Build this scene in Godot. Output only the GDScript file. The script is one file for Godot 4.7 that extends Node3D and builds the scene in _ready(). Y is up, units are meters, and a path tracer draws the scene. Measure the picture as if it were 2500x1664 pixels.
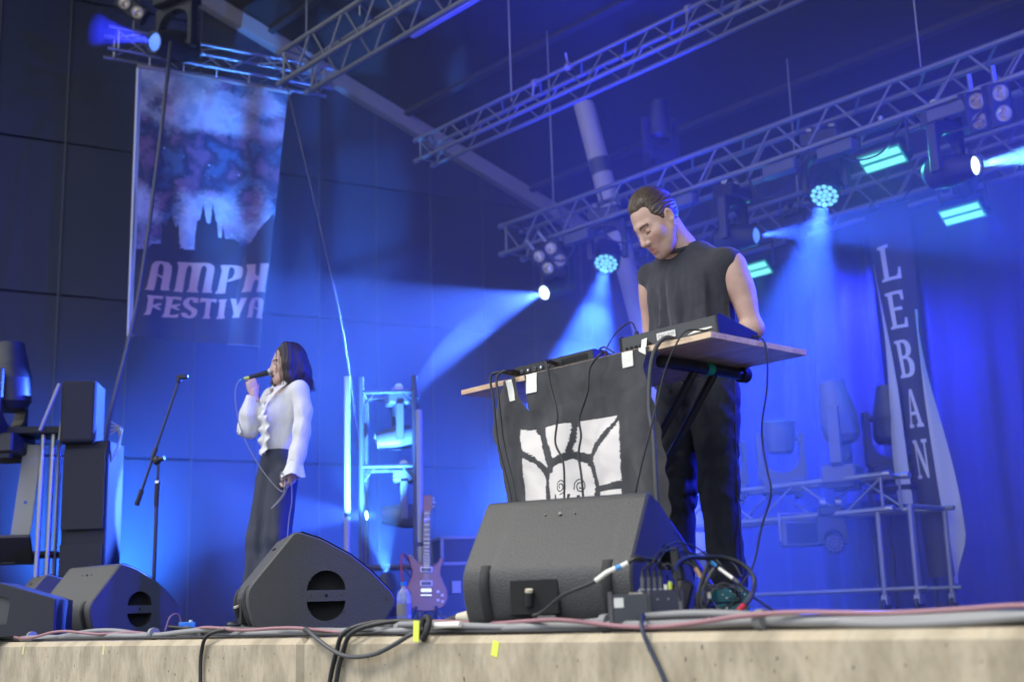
extends Node3D

var M := {}
var taken := {}
var rng := RandomNumberGenerator.new()
var fine_noise: NoiseTexture2D
var coarse_noise: NoiseTexture2D


# ---------------------------------------------------------------- shapes
class Shape:
	var st := SurfaceTool.new()
	var xf := Transform3D()
	var uv := Vector2.ZERO
	var col := Color(1, 1, 1)
	var coloured := false

	func _init() -> void:
		st.begin(Mesh.PRIMITIVE_TRIANGLES)

	func v(p: Vector3) -> void:
		if coloured:
			st.set_color(col)
		st.set_uv(uv)
		st.add_vertex(xf * p)

	func tri(a: Vector3, b: Vector3, c: Vector3) -> void:
		v(a); v(b); v(c)

	func quad(a: Vector3, b: Vector3, c: Vector3, d: Vector3) -> void:
		tri(a, b, c); tri(a, c, d)

	func flat() -> void:
		st.set_smooth_group(-1)

	func smooth(n := 0) -> void:
		st.set_smooth_group(n)

	# a box with chamfered edges
	func box(c: Vector3, s: Vector3, bevel := 0.004, b := Basis()) -> Shape:
		flat()
		var h := s * 0.5
		var e := minf(bevel, minf(h.x, minf(h.y, h.z)) * 0.8)
		var keep := xf
		xf = xf * Transform3D(b, c)
		for axis in 3:
			var u := (axis + 1) % 3
			var w := (axis + 2) % 3
			for sg in [1.0, -1.0]:
				var q := []
				for k in [[1, 1], [1, -1], [-1, -1], [-1, 1]]:
					var p := Vector3()
					p[axis] = sg * h[axis]
					p[u] = k[0] * (h[u] - e)
					p[w] = k[1] * (h[w] - e)
					q.append(p)
				if sg > 0:
					quad(q[0], q[1], q[2], q[3])
				else:
					quad(q[3], q[2], q[1], q[0])
		if e > 0.0:
			for axis in 3:
				var u := (axis + 1) % 3
				var w := (axis + 2) % 3
				for su in [1.0, -1.0]:
					for sw in [1.0, -1.0]:
						var q := []
						for k in [[1, 0], [-1, 0], [-1, 1], [1, 1]]:
							var p := Vector3()
							p[axis] = k[0] * (h[axis] - e)
							p[u] = su * (h[u] - (e if k[1] == 0 else 0.0))
							p[w] = sw * (h[w] - (0.0 if k[1] == 0 else e))
							q.append(p)
						if su * sw > 0:
							quad(q[0], q[1], q[2], q[3])
						else:
							quad(q[3], q[2], q[1], q[0])
			for sx in [1.0, -1.0]:
				for sy in [1.0, -1.0]:
					for sz in [1.0, -1.0]:
						var a := Vector3(sx * h.x, sy * (h.y - e), sz * (h.z - e))
						var d := Vector3(sx * (h.x - e), sy * h.y, sz * (h.z - e))
						var f := Vector3(sx * (h.x - e), sy * (h.y - e), sz * h.z)
						if sx * sy * sz > 0:
							tri(a, f, d)
						else:
							tri(a, d, f)
		xf = keep
		return self

	# a tube through points; r is a number or one radius for each point
	func tube(pts: Array, r, sides := 8, capped := true) -> Shape:
		smooth()
		var n := pts.size()
		var rings := []
		var t0: Vector3 = (pts[1] - pts[0]).normalized()
		var up := Vector3.UP if absf(t0.y) < 0.9 else Vector3.RIGHT
		var side := t0.cross(up).normalized()
		for i in n:
			var t: Vector3 = (pts[mini(i + 1, n - 1)] - pts[maxi(i - 1, 0)]).normalized()
			side = (side - t * side.dot(t)).normalized()
			var other := t.cross(side)
			var rad: float = r if (r is float or r is int) else r[i]
			var ring := []
			for k in sides:
				var a := TAU * k / sides
				ring.append(pts[i] + (side * cos(a) + other * sin(a)) * rad)
			rings.append(ring)
		for i in n - 1:
			for k in sides:
				var j := (k + 1) % sides
				uv = Vector2(float(k) / sides, float(i) / (n - 1))
				quad(rings[i][k], rings[i + 1][k], rings[i + 1][j], rings[i][j])
		if capped:
			flat()
			for k in sides:
				var j := (k + 1) % sides
				tri(pts[0], rings[0][k], rings[0][j])
				tri(pts[n - 1], rings[n - 1][j], rings[n - 1][k])
		return self

	func rod(a: Vector3, b: Vector3, r, sides := 8) -> Shape:
		return tube([a, b], [r, r] if (r is float or r is int) else r, sides)

	# profile of (radius, height) turned round the y axis of t
	func lathe(profile: Array, sides := 20, t := Transform3D(), crease := 0.5) -> Shape:
		var keep := xf
		xf = xf * t
		for i in profile.size() - 1:
			smooth(i if crease > 0.0 else 0)
			var a: Vector2 = profile[i]
			var b: Vector2 = profile[i + 1]
			for k in sides:
				var c0 := Vector2(cos(TAU * k / sides), sin(TAU * k / sides))
				var c1 := Vector2(cos(TAU * (k + 1) / sides), sin(TAU * (k + 1) / sides))
				var p := [Vector3(a.x * c0.x, a.y, a.x * c0.y), Vector3(a.x * c1.x, a.y, a.x * c1.y), Vector3(b.x * c1.x, b.y, b.x * c1.y), Vector3(b.x * c0.x, b.y, b.x * c0.y)]
				if b.x > 1e-5:
					tri(p[0], p[2], p[3])
				if a.x > 1e-5:
					tri(p[0], p[1], p[2])
		xf = keep
		return self

	func ball(c: Vector3, r: Vector3, seg := 16, rings := 10) -> Shape:
		var prof := []
		for i in rings + 1:
			var a := PI * i / rings - PI / 2
			prof.append(Vector2(cos(a) if i > 0 and i < rings else 0.0, sin(a)))
		return lathe(prof, seg, Transform3D(Basis().scaled(r), c), 0.0)

	# polygon in xy, pushed from z0 to z1, with chamfered rims; round_sides smooths the walls
	func prism(poly: Array, z0: float, z1: float, bevel := 0.003, round_sides := false, holes := []) -> Shape:
		var pl := PackedVector2Array(poly)
		if Geometry2D.is_polygon_clockwise(pl):
			pl.reverse()
		var inn := inset(pl, bevel)
		var n := pl.size()
		for k in n:
			var j := (k + 1) % n
			smooth(1) if round_sides else flat()
			quad(P(pl[k], z0 + bevel), P(pl[k], z1 - bevel), P(pl[j], z1 - bevel), P(pl[j], z0 + bevel))
			if bevel > 0.0:
				smooth(2) if round_sides else flat()
				quad(P(pl[k], z1 - bevel), P(inn[k], z1), P(inn[j], z1), P(pl[j], z1 - bevel))
				smooth(3) if round_sides else flat()
				quad(P(inn[k], z0), P(pl[k], z0 + bevel), P(pl[j], z0 + bevel), P(inn[j], z0))
		flat()
		for piece in cut(inn, holes):
			var ix := Geometry2D.triangulate_polygon(piece)
			for q in range(0, ix.size(), 3):
				var a: Vector2 = piece[ix[q]]
				var b: Vector2 = piece[ix[q + 1]]
				var c: Vector2 = piece[ix[q + 2]]
				if (b - a).cross(c - a) < 0:
					var w := b
					b = c
					c = w
				tri(P(a, z1), P(c, z1), P(b, z1))
				tri(P(a, z0), P(b, z0), P(c, z0))
		return self

	func P(p: Vector2, z: float) -> Vector3:
		return Vector3(p.x, p.y, z)

	func inset(pl: PackedVector2Array, d: float) -> PackedVector2Array:
		var out := PackedVector2Array()
		var n := pl.size()
		for k in n:
			var a := (pl[k] - pl[(k + n - 1) % n]).normalized()
			var b := (pl[(k + 1) % n] - pl[k]).normalized()
			var na := Vector2(-a.y, a.x)
			var nb := Vector2(-b.y, b.x)
			var m := (na + nb).normalized()
			out.append(pl[k] + m * (d / maxf(0.35, m.dot(na))))
		return out

	# the polygon without its holes, as simple pieces: bands cut through the middle of each hole
	func cut(pl: PackedVector2Array, holes: Array) -> Array:
		if holes.is_empty():
			return [pl]
		var ys := [-100.0]
		for h in holes:
			var lo := 1e9
			var hi := -1e9
			for p in h:
				lo = minf(lo, p.y)
				hi = maxf(hi, p.y)
			ys.append((lo + hi) / 2)
		ys.append(100.0)
		ys.sort()
		var out := []
		for k in ys.size() - 1:
			var band := PackedVector2Array([Vector2(-100, ys[k]), Vector2(100, ys[k]), Vector2(100, ys[k + 1]), Vector2(-100, ys[k + 1])])
			var bits := Geometry2D.intersect_polygons(pl, band)
			for h in holes:
				var next := []
				for bit in bits:
					next.append_array(Geometry2D.clip_polygons(bit, PackedVector2Array(h)))
				bits.assign(next)
			out.append_array(bits)
		return out

	# a smooth sheet: f(u, v) gives the point, u and v from 0 to 1
	func sheet(f: Callable, nu: int, nv: int, group := 0, flip := false) -> Shape:
		smooth(group)
		var g := []
		for i in nu + 1:
			var row := []
			for j in nv + 1:
				row.append(f.call(float(i) / nu, float(j) / nv))
			g.append(row)
		for i in nu:
			for j in nv:
				var a: Vector3 = g[i][j]
				var b: Vector3 = g[i + 1][j]
				var c: Vector3 = g[i + 1][j + 1]
				var d: Vector3 = g[i][j + 1]
				var ua := Vector2(float(i) / nu, float(j) / nv)
				var uc := Vector2(float(i + 1) / nu, float(j + 1) / nv)
				var list := [[a, ua], [c, uc], [b, Vector2(uc.x, ua.y)], [a, ua], [d, Vector2(ua.x, uc.y)], [c, uc]]
				if flip:
					list = [[a, ua], [b, Vector2(uc.x, ua.y)], [c, uc], [a, ua], [c, uc], [d, Vector2(ua.x, uc.y)]]
				for q in list:
					uv = q[1]
					v(q[0])
		uv = Vector2.ZERO
		return self

	func mesh() -> ArrayMesh:
		st.generate_normals()
		return st.commit()


func shape() -> Shape:
	return Shape.new()


static func circle(c: Vector2, r: float, n := 24, from := 0.0, to := TAU) -> Array:
	var out := []
	var full := absf(to - from - TAU) < 1e-4
	for k in (n if full else n + 1):
		var a := from + (to - from) * k / n
		out.append(c + Vector2(cos(a), sin(a)) * r)
	return out


static func curve(pts: Array, per := 8) -> Array:
	var out := []
	for i in pts.size() - 1:
		var a: Vector3 = pts[maxi(i - 1, 0)]
		var b: Vector3 = pts[i]
		var c: Vector3 = pts[i + 1]
		var d: Vector3 = pts[mini(i + 2, pts.size() - 1)]
		var t := sqrt(maxf(b.distance_to(c), 1e-5))
		var before := -sqrt(maxf(a.distance_to(b), 1e-5)) if i > 0 else -t
		var after := t + (sqrt(maxf(c.distance_to(d), 1e-5)) if i + 2 < pts.size() else t)
		if i == 0:
			a = b - (c - b)
		if i + 2 >= pts.size():
			d = c + (c - b)
		for k in per:
			out.append(b.cubic_interpolate_in_time(c, a, d, float(k) / per, t, before, after))
	out.append(pts[-1])
	return out


# ---------------------------------------------------------------- objects
func numbered(called: String) -> String:
	var n: int = taken.get(called, 0)
	taken[called] = n + 1
	return called if n == 0 else "%s_%03d" % [called, n]


func thing(called: String, label: String, category: String, at := Vector3.ZERO, turn := Basis(), group := "") -> Node3D:
	var o := Node3D.new()
	o.name = numbered(called)
	add_child(o)
	o.transform = Transform3D(turn, at)
	tag(o, label, category, group)
	return o


func tag(o: Node, label: String, category: String, group := "") -> Node:
	o.set_meta("label", label)
	o.set_meta("category", category)
	if group:
		o.set_meta("group", group)
	return o


func part(called: String, sh, m: Material, parent: Node3D, at := Vector3.ZERO, turn := Basis()) -> MeshInstance3D:
	var o := MeshInstance3D.new()
	o.name = called
	o.mesh = sh.mesh() if sh is Shape else sh
	o.material_override = m
	o.transform = Transform3D(turn, at)
	parent.add_child(o, true)
	return o


func solo(called: String, label: String, category: String, sh, m: Material, group := "") -> MeshInstance3D:
	var o := part(numbered(called), sh, m, self)
	tag(o, label, category, group)
	return o


func struct(called: String, sh, m: Material, parent: Node3D = self) -> MeshInstance3D:
	var o := part(numbered(called) if parent == self else called, sh, m, parent)
	if parent == self:
		o.set_meta("kind", "structure")
	return o


func copy(src: Node3D, label: String, t: Transform3D) -> Node3D:
	var o: Node3D = src.duplicate()
	var base := str(src.name)
	if base.length() > 4 and base[-4] == "_" and base.right(3).is_valid_int():
		base = base.left(-4)
	o.name = numbered(base)
	add_child(o)
	o.transform = t
	o.set_meta("label", label)
	return o


# ---------------------------------------------------------------- materials
func mat(key: String, c: Color, rough := 0.6, metal := 0.0) -> StandardMaterial3D:
	var m := StandardMaterial3D.new()
	m.resource_name = key
	m.albedo_color = c.linear_to_srgb()
	m.roughness = rough
	m.metallic = metal
	M[key] = m
	return m


func noise_tex(size: int, freq: float, seed_: int, octaves := 4, ramp: Array = [], kind := FastNoiseLite.TYPE_SIMPLEX_SMOOTH) -> NoiseTexture2D:
	var n := FastNoiseLite.new()
	n.seed = seed_
	n.frequency = freq
	n.noise_type = kind
	n.fractal_octaves = octaves
	var t := NoiseTexture2D.new()
	t.width = size
	t.height = size
	t.seamless = true
	t.noise = n
	if ramp:
		var g := Gradient.new()
		g.offsets = PackedFloat32Array(ramp.map(func(x): return x[0]))
		g.colors = PackedColorArray(ramp.map(func(x): return x[1]))
		t.color_ramp = g
	return t


# grain: relief and roughness variation on a material, by world position
func grain(m: StandardMaterial3D, scale: float, depth_cm: float, tex: Texture2D = null) -> StandardMaterial3D:
	m.uv1_triplanar = true
	m.uv1_scale = Vector3.ONE * scale
	m.heightmap_enabled = true
	m.heightmap_scale = depth_cm
	m.heightmap_texture = tex if tex else fine_noise
	return m


func glow(key: String, c: Color, e: float) -> StandardMaterial3D:
	var m := mat(key, Color(0.02, 0.02, 0.02), 0.3)
	m.emission_enabled = true
	m.emission = c.linear_to_srgb()
	m.emission_energy_multiplier = e
	return m


func look(from: Vector3, to: Vector3, up := Vector3.UP) -> Basis:
	return Basis.looking_at(to - from, up if absf((to - from).normalized().dot(up)) < 0.98 else Vector3.RIGHT)


func spot(parent: Node3D, at: Vector3, c: Color, e: float, angle: float, size := 0.05, soft := 0.3) -> SpotLight3D:
	var l := SpotLight3D.new()
	l.name = "lamp_light"
	l.position = at
	l.light_color = c.linear_to_srgb()
	l.light_energy = e
	l.spot_angle = angle
	l.spot_angle_attenuation = soft
	l.light_size = size
	l.spot_range = 40.0
	l.spot_attenuation = 2.0
	l.shadow_enabled = true
	parent.add_child(l, true)
	return l


func _ready() -> void:
	rng.seed = 7
	setup()
	materials()
	setting()
	rigging()
	lamps()
	backline()
	performers()
	table_group()
	monitors()
	cables()


func setup() -> void:
	var cam := Camera3D.new()
	cam.name = "camera"
	add_child(cam)
	var a := CameraAttributesPhysical.new()
	a.frustum_focal_length = 44.28
	a.exposure_aperture = 2.2
	a.frustum_focus_distance = 5.4
	a.frustum_near = 0.05
	a.frustum_far = 400.0
	cam.attributes = a
	cam.fov = 30.32
	cam.transform = Transform3D(Basis(Vector3.UP, deg_to_rad(47.8)) * Basis(Vector3.RIGHT, deg_to_rad(12.35)) * Basis(Vector3.BACK, deg_to_rad(-1.75)), Vector3(0, 0.05, 2.49))
	var we := WorldEnvironment.new()
	we.name = "environment"
	var e := Environment.new()
	we.environment = e
	add_child(we)
	e.background_mode = Environment.BG_SKY
	e.tonemap_mode = Environment.TONE_MAPPER_LINEAR
	e.tonemap_exposure = 2.4
	e.sdfgi_enabled = true
	e.ssao_enabled = true
	e.ssil_enabled = true
	var sky := Sky.new()
	var ps := ProceduralSkyMaterial.new()
	sky.sky_material = ps
	e.sky = sky
	ps.sky_top_color = Color(0.93, 0.96, 1.0)
	ps.sky_horizon_color = Color(0.50, 0.53, 0.58)
	ps.ground_horizon_color = Color(0.25, 0.25, 0.24)
	ps.ground_bottom_color = Color(0.2, 0.2, 0.19)
	ps.sky_curve = 0.6
	e.background_energy_multiplier = 1.75
	var sun := DirectionalLight3D.new()
	sun.name = "sun"
	add_child(sun)
	sun.basis = look(Vector3(-0.3, 0.88, 0.42), Vector3.ZERO)
	sun.light_color = Color(1.0, 0.97, 0.92)
	sun.light_energy = 0.5
	sun.light_angular_distance = 20.0
	sun.shadow_enabled = true
	# the haze that the machines have filled the stage with
	e.volumetric_fog_enabled = true
	e.volumetric_fog_density = 0.0
	var air := FogVolume.new()
	air.name = "stage_haze"
	air.set_meta("kind", "stuff")
	air.shape = RenderingServer.FOG_VOLUME_SHAPE_BOX
	air.size = Vector3(13.4, 5.4, 6.2)
	air.position = Vector3(-4.3, 2.71, -4.53)
	var fm := FogMaterial.new()
	fm.density = 0.0145
	fm.albedo = Color(1, 1, 1)
	air.material = fm
	add_child(air)
	# a thicker drift of smoke between the lamp tower and the table
	for q in [[Vector3(-7.2, 1.4, -4.5), Vector3(3.0, 2.6, 2.2), 0.035], [Vector3(-7.0, 1.3, -4.45), Vector3(2.0, 1.8, 1.5), 0.035]]:
		var drift := FogVolume.new()
		drift.name = "smoke"
		drift.set_meta("kind", "stuff")
		drift.shape = RenderingServer.FOG_VOLUME_SHAPE_ELLIPSOID
		drift.size = q[1]
		drift.position = q[0]
		var dm := FogMaterial.new()
		dm.density = q[2]
		dm.albedo = Color(1, 1, 1)
		drift.material = dm
		add_child(drift, true)


func materials() -> void:
	fine_noise = noise_tex(512, 0.12, 3, 3)
	coarse_noise = noise_tex(512, 0.012, 5, 5)
	var conc := mat("concrete", Color(0.40, 0.35, 0.262), 0.85)
	conc.albedo_texture = noise_tex(1024, 0.02, 11, 6, [[0.0, Color(0.88, 0.88, 0.88)], [0.4, Color(0.95, 0.945, 0.935)], [0.65, Color(0.98, 0.975, 0.97)], [1.0, Color(1.0, 0.98, 0.94)]])
	conc.uv1_triplanar = true
	conc.uv1_scale = Vector3(1.6, 0.7, 1.6)
	conc.detail_enabled = true
	conc.detail_blend_mode = BaseMaterial3D.BLEND_MODE_MUL
	conc.detail_uv_layer = BaseMaterial3D.DETAIL_UV_2
	conc.detail_albedo = noise_tex(512, 0.011, 41, 5, [[0.0, Color(0.80, 0.79, 0.77)], [0.38, Color(0.93, 0.925, 0.91)], [0.55, Color(1, 1, 1)], [0.8, Color(1.0, 0.985, 0.96)], [1.0, Color(0.95, 0.93, 0.88)]])
	conc.uv2_triplanar = true
	conc.uv2_scale = Vector3(0.9, 0.35, 0.9)
	conc.heightmap_enabled = true
	conc.heightmap_scale = 0.06
	conc.heightmap_texture = fine_noise
	mat("pit", Color(0.06, 0.05, 0.045), 0.95)
	grain(mat("stage_floor", Color(0.022, 0.022, 0.024), 0.42), 3.0, 0.05)
	grain(mat("wall_panel", Color(0.015, 0.019, 0.038), 0.6), 2.0, 0.03, coarse_noise)
	mat("wall_frame", Color(0.025, 0.025, 0.03), 0.7)
	mat("roof", Color(0.012, 0.012, 0.014), 0.85)
	mat("pale_steel", Color(0.26, 0.235, 0.22), 0.65)
	mat("seam_metal", Color(0.05, 0.05, 0.055), 0.45, 0.3)
	mat("column_paint", Color(0.5, 0.45, 0.42), 0.6)
	mat("shaded_black", Color(0.006, 0.006, 0.007), 0.7)  # lowered below the other blacks to put the left corner's shade into colour
	mat("tower_paint", Color(0.05, 0.05, 0.053), 0.6, 0.2)
	mat("ground", Color(0.1, 0.1, 0.09), 0.95)
	mat("curtain", Color(0.022, 0.022, 0.026), 0.95)
	grain(mat("aluminium", Color(0.2, 0.2, 0.2), 0.45, 0.5), 30.0, 0.01)
	mat("chrome", Color(0.7, 0.7, 0.72), 0.12, 1.0)
	mat("steel_black", Color(0.04, 0.04, 0.045), 0.3, 0.5)
	mat("steel", Color(0.32, 0.32, 0.33), 0.35, 0.85)
	mat("black_metal", Color(0.018, 0.018, 0.02), 0.45)
	mat("black_plastic", Color(0.014, 0.014, 0.016), 0.5)
	mat("grey_plastic", Color(0.075, 0.075, 0.08), 0.5)
	mat("pale_plastic", Color(0.26, 0.255, 0.25), 0.5)
	var cab := mat("cabinet_paint", Color(0.064, 0.064, 0.065), 0.62)
	grain(cab, 2.6, 0.2)
	cab.albedo_texture = noise_tex(512, 0.16, 77, 2, [[0.0, Color(0.5, 0.5, 0.5)], [0.42, Color(0.82, 0.82, 0.82)], [0.6, Color(1, 1, 1)], [1.0, Color(1, 1, 1)]])
	mat("cavity_shade", Color(0.006, 0.006, 0.007), 0.9)  # near-black stands for the shade inside holes, slots and recesses
	mat("rubber", Color(0.014, 0.014, 0.015), 0.75)
	mat("cable_black", Color(0.014, 0.014, 0.016), 0.5)
	mat("cable_grey", Color(0.20, 0.20, 0.205), 0.5)
	mat("cable_dark_grey", Color(0.05, 0.052, 0.056), 0.5)
	mat("cable_pink", Color(0.26, 0.13, 0.15), 0.5)
	mat("cable_brown", Color(0.3, 0.16, 0.08), 0.5)
	mat("white_tape", Color(0.74, 0.72, 0.66), 0.7)
	mat("yellow_tape", Color(0.62, 0.72, 0.08), 0.7)
	mat("blue_tape", Color(0.05, 0.25, 0.55), 0.6)
	mat("blue_plug", Color(0.01, 0.2, 0.5), 0.45)
	mat("beige_plug", Color(0.5, 0.46, 0.36), 0.55)
	mat("red_plastic", Color(0.45, 0.03, 0.03), 0.5)
	mat("green_tape", Color(0.02, 0.4, 0.25), 0.6)
	mat("synth_grey", Color(0.055, 0.058, 0.062), 0.5)
	mat("shirt_rib", Color(0.034, 0.034, 0.044), 0.85)
	mat("denim_seam", Color(0.03, 0.032, 0.042), 0.85)
	mat("gold", Color(0.75, 0.55, 0.25), 0.25, 1.0)
	mat("mic_grille", Color(0.4, 0.42, 0.45), 0.35, 0.8)
	mat("cable_blue", Color(0.012, 0.018, 0.045), 0.5)
	mat("faint_yellow", Color(0.52, 0.5, 0.24), 0.8)
	mat("dark_blue_metal", Color(0.025, 0.026, 0.05), 0.45)
	mat("charcoal", Color(0.05, 0.055, 0.062), 0.5)
	mat("teal", Color(0.01, 0.10, 0.12), 0.4)
	mat("orange_label", Color(0.5, 0.28, 0.14), 0.6)


# ---------------------------------------------------------------- the place
const WALL_TURN := 1.3353   # the side wall runs upstage, opening outwards
const ROOF_SLOPE := 0.4395


func roof_y(z: float) -> float:
	return 6.41 + ROOF_SLOPE * (z + 3.355)


func wall_point(a: float, y: float, out := 0.0) -> Vector3:
	return Vector3(0.2329, 0, -0.9725) * a + Vector3(0.9725, 0, 0.2329) * (-11.4009 + out) + Vector3(0, y, 0)


func setting() -> void:
	struct("ground", shape().box(Vector3(0, -1.6, 0), Vector3(260, 0.1, 260), 0.0), M.ground)
	struct("stage_floor", shape().box(Vector3(-4.3, -0.08, -4.06), Vector3(16.6, 0.2, 7.76), 0.004), M.stage_floor)
	# the concrete front of the stage, cast in long blocks
	var front := thing("stage_front_wall", "beige cast concrete wall that carries the front edge of the stage", "wall")
	var joints := [-13.36, -10.21, -7.06, -3.91, -0.76, 2.39, 4.6]
	for k in joints.size() - 1:
		var w: float = joints[k + 1] - joints[k] - 0.012
		part("block", shape().box(Vector3((joints[k] + joints[k + 1]) / 2, -0.802, -0.15), Vector3(w, 1.6, 0.3), 0.022), M.concrete, front)
	part("joint_filler", shape().box(Vector3(-4.3, -0.83, -0.17), Vector3(17.4, 1.5, 0.22), 0.0), M.pit, front)
	var pits := shape()
	for k in 210:
		var x := rng.randf_range(-7.4, -1.0)
		var y := -0.035 - 0.36 * pow(rng.randf(), 1.3)
		var s := rng.randf_range(0.0008, 0.0026) * (1.0 if k % 9 else 1.7)
		pits.xf = Transform3D(Basis(Vector3.BACK, rng.randf_range(-0.5, 0.5)), Vector3(x, y, 0.0))
		pits.ball(Vector3.ZERO, Vector3(s, s * rng.randf_range(1.0, 3.2), 0.0012), 7, 4)
	var pit_part := part("pits", pits, M.pit, front)
	pit_part.set_meta("kind", "stuff")

	# the panelled side wall
	var wall := Node3D.new()
	wall.name = "side_wall"
	wall.set_meta("kind", "structure")
	add_child(wall)
	wall.transform = Transform3D(Basis(Vector3.UP, WALL_TURN), wall_point(0, 0))
	var step := 0.64
	var a0 := -3.87
	for c in 16:
		var x0: float = a0 + c * step
		for r in 5:
			var y0 := 0.11 + r * 1.503 - (0.11 if r == 0 else 0.0)
			var y1 := 0.11 + (r + 1) * 1.503 - 0.022
			var t0 := 6.41 - 0.4278 * (x0 - 0.72) - 0.02
			var t1 := 6.41 - 0.4278 * (x0 + step - 0.72) - 0.02
			if t1 < y0 + 0.1:
				continue
			var poly := [Vector2(x0 + 0.006, y0), Vector2(x0 + step - 0.006, y0), Vector2(x0 + step - 0.006, minf(y1, t1)), Vector2(x0 + 0.006, minf(y1, t0))]
			part("panel", shape().prism(poly, -0.03, 0.0, 0.003), M.wall_panel, wall)
		if c > 0:
			part("cover_strip", shape().box(Vector3(x0, (6.2 - 0.4278 * (x0 - 0.72)) / 2, 0.006), Vector3(0.018, 6.3 - 0.4278 * (x0 - 0.72), 0.012), 0.003), M.seam_metal, wall)
	part("backing", shape().prism([Vector2(-4, -0.2), Vector2(6.6, -0.2), Vector2(6.6, 3.75), Vector2(-4, 8.3)], -0.2, -0.032, 0.0), M.wall_frame, wall)
	var run := Vector3(0.2329, 0, -0.9725)
	var beam_from := wall_point(-4.0, 6.41 + 0.4278 * 4.72 - 0.1, 0.07)
	var beam_to := wall_point(5.6, 6.41 - 0.4278 * 4.88 - 0.1, 0.07)
	var beam := shape()
	var dir := (beam_to - beam_from).normalized()
	var across := dir.cross(Vector3.UP).normalized()
	beam.box((beam_from + beam_to) / 2, Vector3((beam_to - beam_from).length(), 0.17, 0.12), 0.006, Basis(dir, across.cross(dir), across))
	solo("roof_beam", "pale steel beam sloping along the top of the panelled wall", "beam", beam, M.pale_steel)

	# the roof, rising towards the audience
	var tilt := Basis(Vector3.RIGHT, -atan(ROOF_SLOPE))
	var roof := shape()
	var mid := Vector3(-4.3, roof_y(-2.4), -2.4)
	roof.box(mid + tilt * Vector3(0, 0.1, 0), Vector3(18.0, 0.2, 12.4), 0.0, tilt)
	var roof_node := struct("stage_roof", roof, M.roof)
	for z in [-6.9, -5.4, -3.9, -2.4, -0.9, 0.6, 2.1]:
		part("purlin", shape().box(Vector3(-4.3, roof_y(z) - 0.03, z), Vector3(17.8, 0.09, 0.06), 0.004, tilt), M.wall_frame, roof_node)
	# the side of the stage beyond the right edge of the picture
	struct("wall_right", shape().box(Vector3(3.5, 3.2, -4.1), Vector3(0.2, 10.0, 7.9), 0.0), M.wall_panel)
	struct("wall_back", shape().box(Vector3(-4.3, 2.5, -8.0), Vector3(17.0, 5.4, 0.2), 0.0), M.wall_frame)

	# black cloth across the back
	var drape := shape()
	var n := FastNoiseLite.new()
	n.seed = 21
	n.frequency = 0.35
	drape.sheet(func(u: float, v: float):
		var x := -9.85 + 13.2 * u
		var fold := 0.045 * sin(x * 15.0 + 2.2 * n.get_noise_1d(x * 3.0) * 3.0) * (0.55 + 0.45 * v) + 0.10 * n.get_noise_2d(x * 2.0, v * 2.0)
		return Vector3(x, 4.3 * (1.0 - v) + 0.02, -7.72 + fold), 420, 14)
	solo("backdrop_curtain", "wide black pleated curtain closing off the back of the stage", "curtain", drape, M.curtain)
	var leg := shape()
	leg.sheet(func(u: float, v: float):
		var x := -7.1 + 1.2 * u
		return Vector3(x + 0.04 * v * sin(u * 9.0), 3.3 - 2.35 * v, -7.3 + 0.06 * sin(x * 21.0 + 1.5 * v)), 50, 14)
	solo("side_curtain", "narrow black drape hanging behind the lettered banner", "curtain", leg, M.curtain)

	# the leaning pale column
	var col := thing("roof_column", "pale leaning round column between the curtain and the lighting truss", "column", Vector3(-7.73, 0.02, -7.0))
	var top := Vector3(-8.38, 5.12, -6.2) - Vector3(-7.73, 0, -7.0)
	var along := top.normalized()
	part("shaft", shape().rod(Vector3(0, 0.04, 0), top, 0.105, 24), M.column_paint, col)
	part("base_plate", shape().box(Vector3(0, 0.012, 0), Vector3(0.36, 0.024, 0.36), 0.004), M.pale_steel, col)
	for s in [3.92, 4.45]:
		part("clamp_band", shape().rod(along * s, along * (s + 0.16), 0.109, 24), M.grey_plastic, col)


# ---------------------------------------------------------------- trusses
var unit_bar: Mesh


func bar(called: String, a: Vector3, b: Vector3, r: float, m: Material, parent: Node3D) -> MeshInstance3D:
	if unit_bar == null:
		unit_bar = shape().rod(Vector3(0, -0.5, 0), Vector3(0, 0.5, 0), 1.0, 10).mesh()
	var o := MeshInstance3D.new()
	o.name = called
	o.mesh = unit_bar
	o.material_override = m
	var d := b - a
	var y := d.normalized()
	var x := y.cross(Vector3.RIGHT if absf(y.x) < 0.9 else Vector3.UP).normalized()
	o.transform = Transform3D(Basis(x * r, d, x.cross(y) * r), (a + b) / 2)
	parent.add_child(o, true)
	return o


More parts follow.
